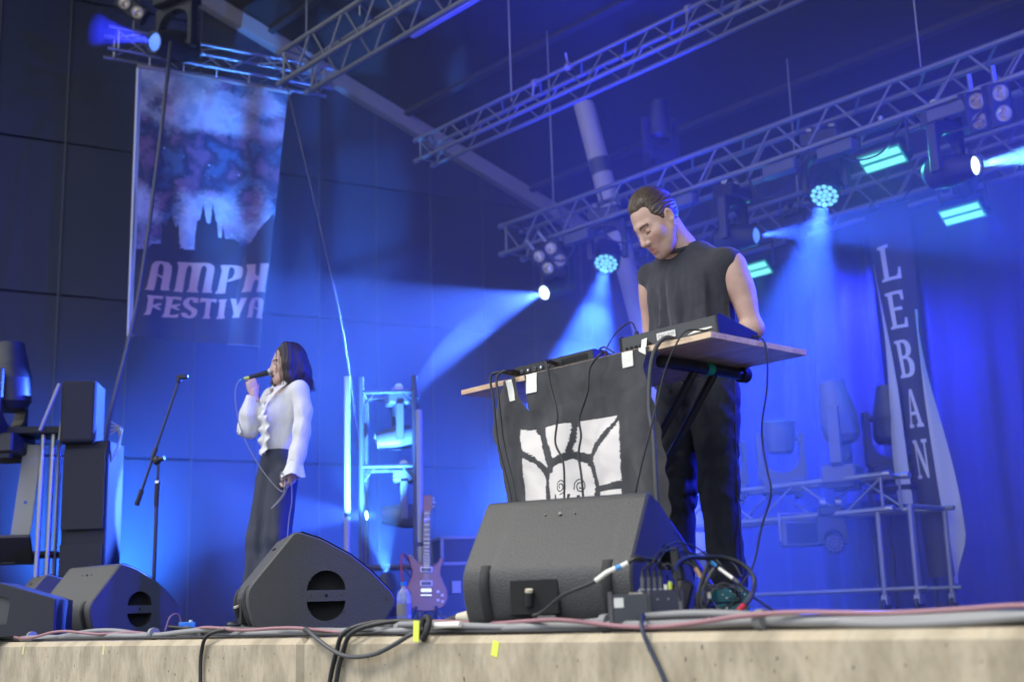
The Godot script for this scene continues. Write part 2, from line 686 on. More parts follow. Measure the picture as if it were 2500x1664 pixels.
func truss(called: String, label: String, from: Vector3, to: Vector3, size: float, bay: float, r: float, m: Material) -> Node3D:
	var x := (to - from).normalized()
	var z := x.cross(Vector3.UP).normalized()
	var t := thing(called, label, "truss", from, Basis(x, Vector3.UP, z))
	var length := (to - from).length()
	var n := int(round(length / bay))
	bay = length / n
	var h := size / 2
	for c in [[1, 1], [1, -1], [-1, 1], [-1, -1]]:
		var p := Vector3(0, c[0] * h, c[1] * h)
		bar("chord", p, p + Vector3(length, 0, 0), r, m, t)
		for k in [0, n]:
			part("coupler", shape().rod(p + Vector3(k * bay - 0.03, 0, 0), p + Vector3(k * bay + 0.03, 0, 0), r * 1.25, 10), M.steel, t)
	for k in n:
		var x0 := k * bay
		var s := 1.0 if k % 2 else -1.0
		for f in ([0, 2] if k % 2 else [0, 2, 3]):
			var a := Vector3(x0 + 0.02, -s * h, h)
			var b := Vector3(x0 + bay - 0.02, s * h, h)
			var turn := Basis(Vector3.RIGHT, f * PI / 2)
			bar("brace", turn * a, turn * b, r * 0.42, m, t)
	for k in [0, n]:
		for f in 4:
			var turn := Basis(Vector3.RIGHT, f * PI / 2)
			bar("end_post", turn * Vector3(k * bay + (0.06 if k == 0 else -0.06), -h, h), turn * Vector3(k * bay + (0.06 if k == 0 else -0.06), h, h), r * 0.5, m, t)
	return t


func rigging() -> void:
	truss("lighting_truss", "bare aluminium truss nearest the tall printed banner, high under the roof", Vector3(-8.56, 4.62, -2.87), Vector3(1.5, 4.62, -2.87), 0.28, 0.235, 0.023, M.aluminium)
	truss("lighting_truss", "thin bare truss between the high front truss and the lamp truss", Vector3(-8.6, 4.24, -4.3), Vector3(1.5, 4.24, -4.3), 0.20, 0.24, 0.018, M.aluminium)
	truss("lighting_truss", "long aluminium truss carrying most of the lit stage lamps", Vector3(-8.58, 3.56, -5.34), Vector3(1.5, 3.56, -5.34), 0.277, 0.265, 0.023, M.aluminium)
	truss("lighting_truss", "rear truss below the lamp truss, with the lower cyan strobes", Vector3(-8.2, 3.46, -6.64), Vector3(1.5, 3.46, -6.64), 0.29, 0.28, 0.023, M.aluminium)
	var bt := truss("banner_truss", "small dark truss that the tall printed banner hangs from", wall_point(-0.55, 5.06, 1.4), wall_point(1.45, 5.06, 1.4), 0.2, 0.33, 0.016, M.steel)
	bt.set_meta("category", "truss")
	# wires that hold them
	var k := 0
	for w in [[-7.6, 4.76, -2.87], [-2.2, 4.76, -2.87], [-7.4, 4.34, -4.3], [-1.8, 4.34, -4.3], [-8.0, 3.7, -5.34], [-4.2, 3.7, -5.34], [-6.2, 3.6, -6.64], [-2.0, 3.6, -6.64]]:
		var kind: String = ["high bare front truss", "thin middle truss", "lamp truss", "rear truss"][k / 2]
		var o := bar(numbered("hanging_wire"), Vector3(w[0], w[1], w[2]), Vector3(w[0], roof_y(w[2]), w[2]), 0.006, M.steel, self)
		tag(o, "thin steel wire from the roof to the %s, %s of its two" % [kind, "far" if k % 2 == 0 else "near"], "wire", "wires that hold the trusses")
		k += 1
	k = 0
	for a in [-0.35, 1.25]:
		var p := wall_point(a, 5.16, 1.4)
		var o := bar(numbered("hanging_wire"), p, Vector3(p.x, roof_y(p.z), p.z), 0.006, M.steel, self)
		tag(o, "thin steel wire above the tall printed banner, %s end" % ["left", "right"][k], "wire", "wires that hold the trusses")
		k += 1
	var tubes := thing("roof_tube", "pale straight tube hanging under the roof behind the high front truss", "tube", Vector3(-7.6, 4.76, -3.4))
	bar("tube", Vector3.ZERO, Vector3(4.2, 0, 0), 0.035, M.pale_steel, tubes)
	for x in [0.7, 3.6]:
		bar("hanger", Vector3(x, 0.03, 0), Vector3(x, roof_y(-3.4) - 4.76, 0), 0.005, M.steel, tubes)
	# clamps left on the middle truss
	k = 0
	for x in [-7.0, -6.6, -5.35, -5.1]:
		var c := thing("truss_clamp", "pale empty clamp on the thin middle truss, %s from its far end" % ["first", "second", "third", "fourth"][k], "clamp", Vector3(x, 4.34, -4.2), Basis(), "clamps on the thin truss")
		part("jaw", shape().tube([Vector3(-0.02, 0, 0), Vector3(0.02, 0, 0)], 0.032, 12), M.pale_steel, c)
		part("bolt", shape().rod(Vector3(0, 0.02, 0.01), Vector3(0, 0.11 if k % 2 else -0.12, 0.03), 0.01, 8), M.pale_steel, c)
		k += 1
	# rope and wire on the left
	var rope := shape().tube(curve([wall_point(-0.1, 5.0, 1.75), Vector3(-8.95, 4.42, -1.9), Vector3(-8.9, 3.51, -1.8), Vector3(-8.9, 2.46, -1.68), Vector3(-8.93, 1.62, -1.52), Vector3(-8.98, 1.3, -1.5)], 6), 0.016, 8)
	solo("hanging_cable", "thick black cable hanging in front of the left edge of the printed banner", "cable", rope, M.cable_dark_grey)
	solo("guy_rope", "thin taut rope from the end of the high truss down towards the floor", "rope", shape().tube(curve([Vector3(-8.5, 4.48, -2.75), Vector3(-8.14, 2.99, -2.9), Vector3(-7.99, 2.17, -2.99), Vector3(-7.86, 0.02, -3.2)], 8), 0.007, 6), M.cable_dark_grey)


# ---------------------------------------------------------------- stage lamps
const IMAGE_RIGHT := Vector3(0.672, 0, -0.740)
const TO_CAMERA := Vector3(0.740, 0, 0.672)


func yoke_shape(w: float, h: float, t: float) -> Shape:
	var poly := [Vector2(-w / 2, -h), Vector2(-w / 2, 0.0), Vector2(-w / 2 + 0.03, 0.03), Vector2(w / 2 - 0.03, 0.03), Vector2(w / 2, 0.0), Vector2(w / 2, -h), Vector2(w / 2 - 0.045, -h)]
	var inner := w / 2 - 0.045
	for k in 9:
		var a := PI * k / 8
		poly.append(Vector2(cos(a) * inner, -0.17 + sin(a) * minf(inner, 0.13)))
	poly.append(Vector2(-inner, -h))
	return shape().prism(poly, -t / 2, t / 2, 0.006)


# kind: wash (round face of LED lenses) or beam (one bright lens); hung = below a truss, else standing.
# The lens sits at `lens` and points along `dir`.
func moving_head(kind: String, label: String, lens: Vector3, dir: Vector3, hung: bool, body: Material, glass: Material, group: String, size := 1.0) -> Node3D:
	dir = dir.normalized()
	var flat := Vector3(dir.x, 0, dir.z)
	if flat.length() < 0.05:
		flat = TO_CAMERA
	flat = flat.normalized()
	var wash := kind == "wash"
	var reach := (0.13 if wash else 0.2) * size
	var pivot := lens - dir * reach
	var rise := (0.30 if hung else -0.30) * size
	var at := pivot + Vector3(0, rise, 0)
	var pan := Basis(Vector3.UP.cross(flat).normalized() * -1.0, Vector3.UP, -flat)  # local -z looks along flat
	pan = Basis.looking_at(flat, Vector3.UP)
	var t := thing("wash_light" if wash else "beam_light", label, "stage light", at, pan, group)
	var up := 1.0 if hung else -1.0
	var flip := Basis() if hung else Basis(Vector3.BACK, PI)
	# base, then the arms, then the head
	var base := shape()
	base.box(Vector3(0, 0.065 * up * size, 0), Vector3(0.30, 0.11, 0.2) * size, 0.012)
	part("base", base, body, t)
	part("display", shape().box(Vector3(0.05, 0.065 * up, 0.1) * size, Vector3(0.08, 0.035, 0.004) * size, 0.001), M.grey_plastic, t)
	var yoke := yoke_shape(0.36 * size, 0.34 * size, 0.07 * size)
	part("yoke", yoke, body, t, Vector3.ZERO, flip)
	if hung:
		for s in [-0.09, 0.09]:
			var cl := part("clamp", shape().tube([Vector3(s * size - 0.02, 0.165 * size, 0), Vector3(s * size + 0.02, 0.165 * size, 0)], 0.034, 10), M.steel, t)
			part("clamp_bolt", shape().rod(Vector3(s * size, 0.11 * size, 0), Vector3(s * size, 0.15 * size, 0), 0.01, 6), M.steel, cl)
	else:
		for s in [-0.11, 0.11]:
			part("foot", shape().box(Vector3(s, -0.135, 0) * size, Vector3(0.04, 0.03, 0.16) * size, 0.004), M.rubber, t)
	# head in its own frame: y along the light
	var local_dir := pan.inverse() * dir
	var hx := Vector3.RIGHT
	var hb := Basis(hx, local_dir, hx.cross(local_dir))
	var head := shape()
	var prof: Array
	if wash:
		prof = [Vector2(0, -0.12), Vector2(0.07, -0.12), Vector2(0.105, -0.09), Vector2(0.118, 0.0), Vector2(0.12, 0.1), Vector2(0.124, 0.13), Vector2(0.112, 0.135), Vector2(0.108, 0.12)]
	else:
		prof = [Vector2(0, -0.17), Vector2(0.08, -0.17), Vector2(0.11, -0.13), Vector2(0.115, 0.0), Vector2(0.1, 0.09), Vector2(0.085, 0.17), Vector2(0.08, 0.21), Vector2(0.068, 0.21), Vector2(0.062, 0.185)]
	head.lathe(prof.map(func(p): return p * size), 24)
	var hn := part("head", head, body, t, pan.inverse() * (pivot - at), hb)
	part("pivot_bolt", shape().rod(Vector3(-0.15, 0, 0) * size, Vector3(0.15, 0, 0) * size, 0.025 * size, 10), body, hn)
	if wash:
		part("face", shape().lathe([Vector2(0.109 * size, 0.118 * size), Vector2(0.0, 0.118 * size)], 24), M.grey_plastic if glass != M.led_off else M.black_plastic, hn)
		var bead := shape().ball(Vector3.ZERO, Vector3(0.0205, 0.012, 0.0205) * size, 8, 4).mesh()
		for q in [[0, 0.0], [6, 0.042], [12, 0.084]]:
			for k in maxi(q[0], 1):
				var a := TAU * k / maxi(q[0], 1) + (0.26 if q[0] == 12 else 0.0)
				part("led_lens", bead, glass, hn, Vector3(cos(a) * q[1], 0.124, sin(a) * q[1]) * size)
	else:
		part("lens", shape().ball(Vector3(0, 0.188 * size, 0), Vector3(0.066, 0.016, 0.066) * size, 20, 8), glass, hn)
	return t


func beam(t: Node3D, lens: Vector3, dir: Vector3, c: Color, e: float, angle: float, size: float, soft := 0.25) -> void:
	var l := spot(t, Vector3.ZERO, c, e, angle, size, soft)
	l.global_transform = Transform3D(look(Vector3.ZERO, dir), lens + dir.normalized() * 0.035)


func strobe(label: String, at: Vector3) -> void:
	var face := Vector3(0.1, -0.74, 0.66).normalized()
	var b := Basis(Vector3.RIGHT, -face.cross(Vector3.RIGHT).normalized() * -1.0, face)
	b = Basis(Vector3.RIGHT, face.cross(Vector3.RIGHT).normalized(), face).orthonormalized()
	var t := thing("strobe_light", label, "strobe", at, b, "cyan strobe panels")
	part("housing", shape().box(Vector3(0, 0, -0.05), Vector3(0.37, 0.18, 0.09), 0.012), M.black_metal, t)
	for k in 5:
		part("cooling_fin", shape().box(Vector3(0, -0.07 + 0.035 * k, -0.105), Vector3(0.3, 0.006, 0.03), 0.001), M.black_metal, t)
	part("reflector", shape().box(Vector3(0, 0, -0.003), Vector3(0.345, 0.155, 0.004), 0.001), M.strobe_rim, t)
	for s in [-1, 1]:
		part("light_bar", shape().box(Vector3(0, s * 0.038, 0.003), Vector3(0.32, 0.052, 0.008), 0.003), M.strobe_bar, t)
	# bracket up to the truss
	var up := b.inverse() * Vector3.UP
	for s in [-1, 1]:
		var p := Vector3(s * 0.196, 0, -0.05)
		part("bracket_arm", shape().box(p + up * 0.1, Vector3(0.012, 0.03, 0.24), 0.002, Basis(Vector3.RIGHT, up.cross(Vector3.RIGHT).normalized(), up).orthonormalized()), M.grey_plastic, t)
	part("bracket", shape().box(Vector3(0, 0, -0.05) + up * 0.215, Vector3(0.404, 0.012, 0.05), 0.002, Basis(Vector3.RIGHT, up, Vector3.RIGHT.cross(up)).orthonormalized()), M.grey_plastic, t)
	part("clamp", shape().rod(Vector3(0, 0, -0.05) + up * 0.22, Vector3(0, 0, -0.05) + up * 0.3, 0.022, 10), M.steel, t)
	var l := AreaLight3D.new()
	l.name = "lamp_light"
	l.area_size = Vector2(0.32, 0.13)
	l.light_color = Color(0.1, 0.8, 0.6).linear_to_srgb()
	l.light_energy = 0.5
	l.shadow_enabled = true
	l.transform = Transform3D(Basis(Vector3.UP, PI), Vector3(0, 0, 0.012))
	t.add_child(l, true)


# two bowls one above the other
func blinder(label: String, at: Vector3, b: Basis) -> void:
	var t := thing("blinder_light", label, "stage light", at, b, "unlit two-bowl blinders")
	var hole := [circle(Vector2(0, 0.068), 0.056, 20), circle(Vector2(0, -0.068), 0.056, 20)]
	part("housing", shape().prism([Vector2(-0.075, -0.14), Vector2(0.075, -0.14), Vector2(0.075, 0.14), Vector2(-0.075, 0.14)], -0.13, 0.0, 0.012, false, hole), M.black_metal, t)
	for s in [-1, 1]:
		var cup := [Vector2(0.056, 0.002)]
		for k in range(1, 9):
			var a := PI / 2 * k / 8
			cup.append(Vector2(0.056 * cos(a), -0.06 * sin(a)))
		cup[-1] = Vector2(0, -0.06)
		var bowl := part("bowl", shape().lathe(cup, 20, Transform3D(Basis(Vector3.RIGHT, PI / 2), Vector3(0, s * 0.068, 0)), 0.0), M.bowl, t)
		part("bulb", shape().ball(Vector3(0.012, s * 0.068 + 0.01, -0.022), Vector3(0.012, 0.012, 0.02), 10, 6), M.amber_bulb, bowl)
		part("rim", shape().lathe([Vector2(0.055, 0.0), Vector2(0.055, 0.006), Vector2(0.061, 0.006), Vector2(0.061, 0.0)], 20, Transform3D(Basis(Vector3.RIGHT, PI / 2), Vector3(0, s * 0.068, 0))), M.black_metal, t)
	part("bracket", shape().box(Vector3(0, 0.2, -0.06), Vector3(0.03, 0.12, 0.03), 0.004), M.steel, t)


func lamps() -> void:
	glow("led_cyan", Color(0.22, 0.72, 1.0), 0.5)
	glow("lens_white", Color(0.7, 0.95, 1.0), 1.4)
	glow("lens_blue", Color(0.10, 0.26, 1.0), 0.55)
	glow("strobe_bar", Color(0.24, 1.0, 0.82), 0.46)
	glow("strobe_rim", Color(0.02, 0.35, 0.28), 0.3)
	mat("led_off", Color(0.12, 0.12, 0.14), 0.15)
	mat("lens_off", Color(0.03, 0.03, 0.05), 0.08)
	mat("bowl", Color(0.75, 0.72, 0.66), 0.22, 0.9)
	mat("amber_bulb", Color(0.8, 0.5, 0.08), 0.3)
	var blue := Color(0.03, 0.11, 1.0)
	var deep := Color(0.018, 0.03, 1.0)
	var pale := Color(0.05, 0.14, 1.0)
	var g := "stage lights on the trusses"
	var left := -IMAGE_RIGHT
	# wash heads with round LED faces
	for w in [
		["lit wash light with round LED face, right of the man's head", Vector3(-5.06, 3.05, -5.3), left * 0.33 + Vector3(0, -0.85, 0) + TO_CAMERA * 0.55, 210.0],
		["lit wash light with round LED face, left of the man's head", Vector3(-7.33, 3.05, -5.3), left * 0.22 + Vector3(0, -0.85, 0) + TO_CAMERA * 0.6, 210.0],
	]:
		var t := moving_head("wash", w[0], w[1], w[2], true, M.black_plastic, M.led_cyan, g)
		beam(t, w[1], w[2], blue, w[3] * 1.2, 13.0, 0.04, 0.35)
	# beam heads
	for w in [
		["beam light with white lens throwing a smoky ray to the left below the truss end", Vector3(-8.13, 2.96, -5.3), left * 0.62 + Vector3(0, -0.34, 0) + TO_CAMERA * 0.66, pale, 170.0, 15.0, M.lens_white],
		["beam light with small blue lens behind the man's shoulder", Vector3(-5.85, 2.98, -5.5), IMAGE_RIGHT * 0.7 + Vector3(0, -0.14, 0) + TO_CAMERA * 0.62, blue, 110.0, 11.0, M.lens_blue],
		["beam light with brilliant white lens at the right edge of the picture", Vector3(-3.86, 2.94, -5.3), IMAGE_RIGHT * 0.6 + TO_CAMERA * 0.75 + Vector3(0, -0.12, 0), Color(0.16, 0.5, 1.0), 170.0, 11.0, M.lens_white],
	]:
		var t := moving_head("beam", w[0], w[1], w[2], true, M.black_plastic, w[6], g)
		beam(t, w[1], w[2], w[3], w[4] * 1.25, w[5], 0.02)
	# the head above the printed banner
	var top_at := wall_point(-0.22, 5.02, 1.66)
	var top_dir := left * 0.5 + TO_CAMERA * 0.8 + Vector3(0, -0.2, 0)
	var th := moving_head("beam", "beam light with blue lens above the tall printed banner", top_at, top_dir, true, M.black_plastic, M.lens_blue, g, 1.25)
	beam(th, top_at, top_dir, deep, 100.0, 13.0, 0.02)
	moving_head("beam", "dark unlit lamp standing upright on top of the lamp truss", Vector3(-6.65, 4.35, -5.34), Vector3(0.1, 1, 0.05), false, M.black_plastic, M.lens_off, g, 0.9)
	# more wash heads along the same trusses, out of the picture to the right
	for w in [
		["lit wash light on the lamp truss beyond the right edge", Vector3(-2.2, 3.05, -5.3), Vector3(-0.6, -0.45, 0.75), 34.0],
		["lit wash light at the near end of the lamp truss", Vector3(-0.4, 3.05, -5.3), Vector3(-0.9, -0.5, 0.5), 42.0],
	]:
		var t := moving_head("beam", w[0], w[1], w[2], true, M.black_plastic, M.lens_blue, g)
		beam(t, w[1], w[2], deep, w[3], 38.0, 0.09, 0.8)
	# two unseen fill lamps added on the high trusses to tint walls and haze blue
	for w in [
		["unseen added blue fill light at the near end of the high front truss", Vector3(0.6, 4.2, -2.87), Vector3(-1, -0.1, -0.12), 15.0],
		["unseen added blue fill light at the near end of the thin middle truss", Vector3(0.4, 3.9, -4.3), Vector3(-1, -0.22, 0.06), 12.0],
	]:
		var t := moving_head("beam", w[0], w[1], w[2], true, M.black_plastic, M.lens_blue, g)
		beam(t, w[1], w[2], deep, w[3], 34.0, 0.09, 1.0)
	# floods on the rear truss that colour the cloth
	for k in 5:
		var at := Vector3(-7.75 + 1.6 * k, 3.12, -6.55)
		var d := Vector3(0.05, -0.9, -0.5)
		var t := moving_head("beam", "blue wash light under the rear truss", at, d, true, M.black_plastic, M.lens_blue, "blue washes on the rear truss", 0.6)
		t.set_meta("label", ["blue wash light at the far end of the rear truss", "blue wash light second from the far end of the rear truss", "blue wash light in the middle of the rear truss", "blue wash light second from the near end of the rear truss", "blue wash light at the near end of the rear truss"][k])
		beam(t, at, d, deep, 33.0, 60.0, 0.07, 1.0)
	strobe("cyan strobe panel of two glowing bars, highest of the three", Vector3(-4.54, 3.18, -5.28))
	strobe("cyan strobe panel of two glowing bars, lowest at the right edge", Vector3(-4.61, 3.03, -6.5))
	strobe("cyan strobe panel of two glowing bars half hidden behind the man's arm", Vector3(-6.64, 3.03, -6.5))
	var face := look(Vector3.ZERO, -(TO_CAMERA + Vector3(0, -0.32, 0))) * Basis(Vector3.BACK, 0.17)
	blinder("unlit two-bowl blinder at the right, nearer the strobe", Vector3(-3.75, 3.27, -5.2), face)
	blinder("unlit two-bowl blinder at the right edge of the picture", Vector3(-3.58, 3.27, -5.2), face)
	var face2 := look(Vector3.ZERO, -(TO_CAMERA + Vector3(0, -0.3, 0))) * Basis(Vector3.BACK, 0.62)
	blinder("unlit two-bowl blinder by the far end of the lamp truss, left one", Vector3(-8.02, 3.21, -5.2), face2)
	blinder("unlit two-bowl blinder by the far end of the lamp truss, right one", Vector3(-7.86, 3.25, -5.2), face2)
	var face3 := look(Vector3.ZERO, -(TO_CAMERA + Vector3(0, -0.4, 0))) * Basis(Vector3.BACK, 0.9)
	blinder("unlit two-bowl blinder cut by the top edge above the printed banner", wall_point(-0.42, 5.33, 1.6), face3)
	# power boxes and cable on the lamp truss
	for k in 5:
		var x: float = [-7.55, -6.35, -5.35, -4.85, -3.95][k]
		var o := part(numbered("dimmer_box"), shape().box(Vector3(x, 3.33, -5.2), Vector3(0.3, 0.09, 0.1), 0.008), M.grey_plastic, self)
		tag(o, "grey dimmer box on the lamp truss, %s from its far end" % ["first", "second", "third", "fourth", "fifth"][k], "box", "dimmer boxes on the lamp truss")
	for k in 7:
		var x := -8.2 + 0.8 * k + rng.randf_range(-0.15, 0.15)
		var pts := [Vector3(x, 3.42, -5.2), Vector3(x + 0.12, 3.28 - rng.randf() * 0.12, -5.22), Vector3(x + 0.4, 3.24 - rng.randf() * 0.1, -5.2), Vector3(x + 0.62, 3.42, -5.2)]
		solo("truss_cable", "black cable looping under the lamp truss, loop %s from its far end" % ["one", "two", "three", "four", "five", "six", "seven"][k], "cable", shape().tube(curve(pts, 6), 0.009, 6), M.cable_black, "cables looping under the lamp truss")


# ---------------------------------------------------------------- flat print
const LETTERS := [
	[86,826,100,819,118,754,127,733,148,720,191,715,235,716,255,728,256,746,237,811,245,820,184,823,200,760,204,737,194,725,182,725,170,736,164,763,148,815,144,826],
	[164,764,199,772,194,779,162,771],
	[288,710,456,703,501,704,522,715,523,729,507,798,513,812,451,815,468,756,475,726,464,714,452,714,440,726,433,747,418,803,428,815,350,818,366,804,379,750,383,729,377,718,362,717,351,731,342,755,329,805,325,821,264,821,278,809,297,737,299,723],
	[560,707,654,704,690,706,703,716,698,743,686,752,610,767,607,760,637,752,650,734,649,719,636,711,621,712,613,724,600,790,594,811,531,814,548,798,570,727],
	[720,700,780,695,776,732,789,739,804,736,811,691,869,686,847,776,847,795,790,797,802,763,794,753,779,754,769,765,754,799,693,805,707,786,729,717],
	[102,846,205,843,200,853,164,853,145,856,139,878,151,877,170,871,196,869,194,875,166,882,190,888,193,894,171,893,140,887,129,907,123,918,82,919,98,908,110,860],
	[217,843,319,840,317,852,290,849,266,850,256,872,276,869,313,865,313,870,286,877,306,884,309,889,287,887,253,882,247,907,268,908,292,904,304,901,298,915,197,918,213,905,225,856],
	[427,837,425,854,393,856,388,845,373,846,364,858,379,870,409,878,419,884,415,898,395,912,361,915,332,912,317,904,319,896,353,896,361,905,376,905,385,897,380,888,340,875,327,865,334,851,358,839,387,836],
	[439,836,544,834,539,848,524,845,507,845,500,871,494,900,502,911,447,912,462,902,474,849,452,849,435,854],
	[552,835,607,833,597,845,586,892,592,906,537,909,551,896,562,847],
	[625,829,663,829,669,856,693,826,734,823,722,836,685,887,683,899,634,901,649,889,635,849],
	[745,846,760,825,791,817,827,818,843,826,841,847,831,883,837,893,793,895,805,870,804,837,796,827,788,828,780,842,771,871,767,895,726,897,738,885],
	[779,852,805,858,803,864,776,858],
]
const SKYLINE := [22,686,77,680,97,675,119,657,180,651,185,581,193,577,203,589,210,580,239,536,263,580,272,584,280,571,288,583,293,637,302,649,298,662,315,656,327,662,390,658,395,601,400,553,421,543,442,482,461,549,477,557,488,551,503,477,523,540,535,548,542,603,561,604,571,554,586,604,642,605,672,620,675,635,690,628,710,637,731,621,749,611,804,555,901,487,934,1009,3,1048]
const PRINT := [
	[358,341,437,362,442,381,465,404,479,457,489,500,503,543,511,585,459,539,431,509,373,461,361,408],
	[494,361,536,353,619,362,614,419,601,481,593,520,569,527,540,540,528,499,505,437,497,411],
	[650,362,707,363,811,369,794,395,743,454,709,502,684,545,654,531,614,516,630,455,638,400],
	[820,389,823,479,824,564,820,705,766,712,717,712,712,668,705,612,693,578,734,523,775,461],
	[375,507,408,530,451,567,485,614,494,656,489,720,493,817,477,879,376,867,375,636,374,569],
	[512,659,520,620,541,615,546,592,571,572,619,561,659,584,684,624,692,673,694,728,685,796,657,839,602,856,542,824,515,772],
	[719,747,822,748,818,907,720,902],
]


func fill_poly(im: Image, poly: Array, c: Color, rough := 0.0, n: FastNoiseLite = null) -> void:
	var lo := 1e9
	var hi := -1e9
	for p in poly:
		lo = minf(lo, p.y)
		hi = maxf(hi, p.y)
	for y in range(maxi(0, int(lo) - 2), mini(im.get_height(), int(hi) + 3)):
		var dy := 0.0 if n == null else rough * n.get_noise_2d(y * 3.0, 40.0)
		var xs := []
		for k in poly.size():
			var a: Vector2 = poly[k]
			var b: Vector2 = poly[(k + 1) % poly.size()]
			var yy := y + 0.5 + dy
			if (a.y <= yy) != (b.y <= yy):
				var x := a.x + (yy - a.y) / (b.y - a.y) * (b.x - a.x)
				if n:
					x += rough * n.get_noise_2d(x * 0.5, y * 4.0)
				xs.append(x)
		xs.sort()
		for k in range(0, xs.size() - 1, 2):
			var x0 := maxi(0, int(round(xs[k])))
			var x1 := mini(im.get_width(), int(round(xs[k + 1])))
			if x1 > x0:
				im.fill_rect(Rect2i(x0, y, x1 - x0, 1), c)


func pairs(flat: Array, w: float, h: float) -> Array:
	var out := []
	for k in range(0, flat.size(), 2):
		out.append(Vector2(flat[k] * w / 1000.0, flat[k + 1] * h / 1000.0))
	return out


# lettering drawn into a picture: the text fills the given rectangle
func print_text(im: Image, text: String, family: String, weight: int, rect: Rect2, c: Color) -> void:
	var f := SystemFont.new()
	f.font_names = PackedStringArray([family])
	f.font_weight = weight
	var tm := TextMesh.new()
	tm.font = f
	tm.text = text
	tm.font_size = 64
	tm.depth = 0.0
	tm.curve_step = 2.0
	var arr := tm.get_mesh_arrays()
	var vs: PackedVector3Array = arr[Mesh.ARRAY_VERTEX]
	var ix: PackedInt32Array = arr[Mesh.ARRAY_INDEX]
	if vs.is_empty():
		return
	var lo := Vector2(1e9, 1e9)
	var hi := -lo
	for p in vs:
		lo = lo.min(Vector2(p.x, p.y))
		hi = hi.max(Vector2(p.x, p.y))
	for k in range(0, ix.size(), 3):
		var t := []
		for q in 3:
			var p := vs[ix[k + q]]
			t.append(rect.position + Vector2((p.x - lo.x) / (hi.x - lo.x), (hi.y - p.y) / (hi.y - lo.y)) * rect.size)
		fill_poly(im, t, c)


func picture(im: Image) -> ImageTexture:
	return ImageTexture.create_from_image(im)


func srgb(r: float, g: float, b: float) -> Color:
	return Color(r, g, b).linear_to_srgb()


func festival_print() -> Image:
	var w := 400
	var h := 704
	var im := Image.create_empty(w, h, false, Image.FORMAT_RGBA8)
	var n := FastNoiseLite.new()
	n.seed = 9
	n.frequency = 0.006
	n.fractal_octaves = 5
	n.domain_warp_enabled = true
	n.domain_warp_amplitude = 45.0
	var n2 := FastNoiseLite.new()
	n2.seed = 31
	n2.frequency = 0.012
	var navy := Color(0.035, 0.045, 0.10)
	var white := Color(0.52, 0.55, 0.62)
	var teal := Color(0.1, 0.25, 0.45)
	var pink := Color(0.42, 0.2, 0.34)
	for y in h:
		var v := float(y) / h
		# pale cloud at the top and above the skyline, a dark bank between
		var band := 0.72 - 1.3 * smoothstep(0.15, 0.26, v) + 1.3 * smoothstep(0.37, 0.5, v)
		for x in w:
			var u := float(x) / w
			var a := clampf(band + 1.45 * n.get_noise_2d(x, y * 1.25) + 0.25 * (u - 0.5) * (1.0 if v > 0.3 else -0.3), 0.0, 1.0)
			var c := navy.lerp(white, a)
			var q := n2.get_noise_2d(x, y)
			c = c.lerp(pink, clampf(q * 1.3 - 0.1, 0.0, 0.4))
			c = c.lerp(teal, clampf(-q * 1.3 - 0.15, 0.0, 0.4))
			im.set_pixel(x, y, c.linear_to_srgb())
	for k in 26:
		im.fill_rect(Rect2i(rng.randi_range(30, 300), rng.randi_range(190, 420), 2 if k % 4 else 4, 2 if k % 4 else 4), srgb(0.6, 0.66, 0.75))
	fill_poly(im, pairs(SKYLINE, w, h), srgb(0.028, 0.032, 0.05), 1.5, n2)
	for l in LETTERS:
		fill_poly(im, pairs(l, w, h), srgb(0.62, 0.38, 0.28))
	im.fill_rect(Rect2i(0, 0, 9, h), srgb(0.36, 0.44, 0.55))
	return im


# ---------------------------------------------------------------- behind the performers
func camera_basis(extra := 0.0) -> Basis:
	# local x to the picture's right, z towards the camera
	return Basis(IMAGE_RIGHT, Vector3.UP, TO_CAMERA).orthonormalized() * Basis(Vector3.UP, extra)


func backline() -> void:
	festival_banner()
	letter_banner()
	lamp_tower()
	guitar()
	rear_stand()
	left_corner()
	mic_stand()


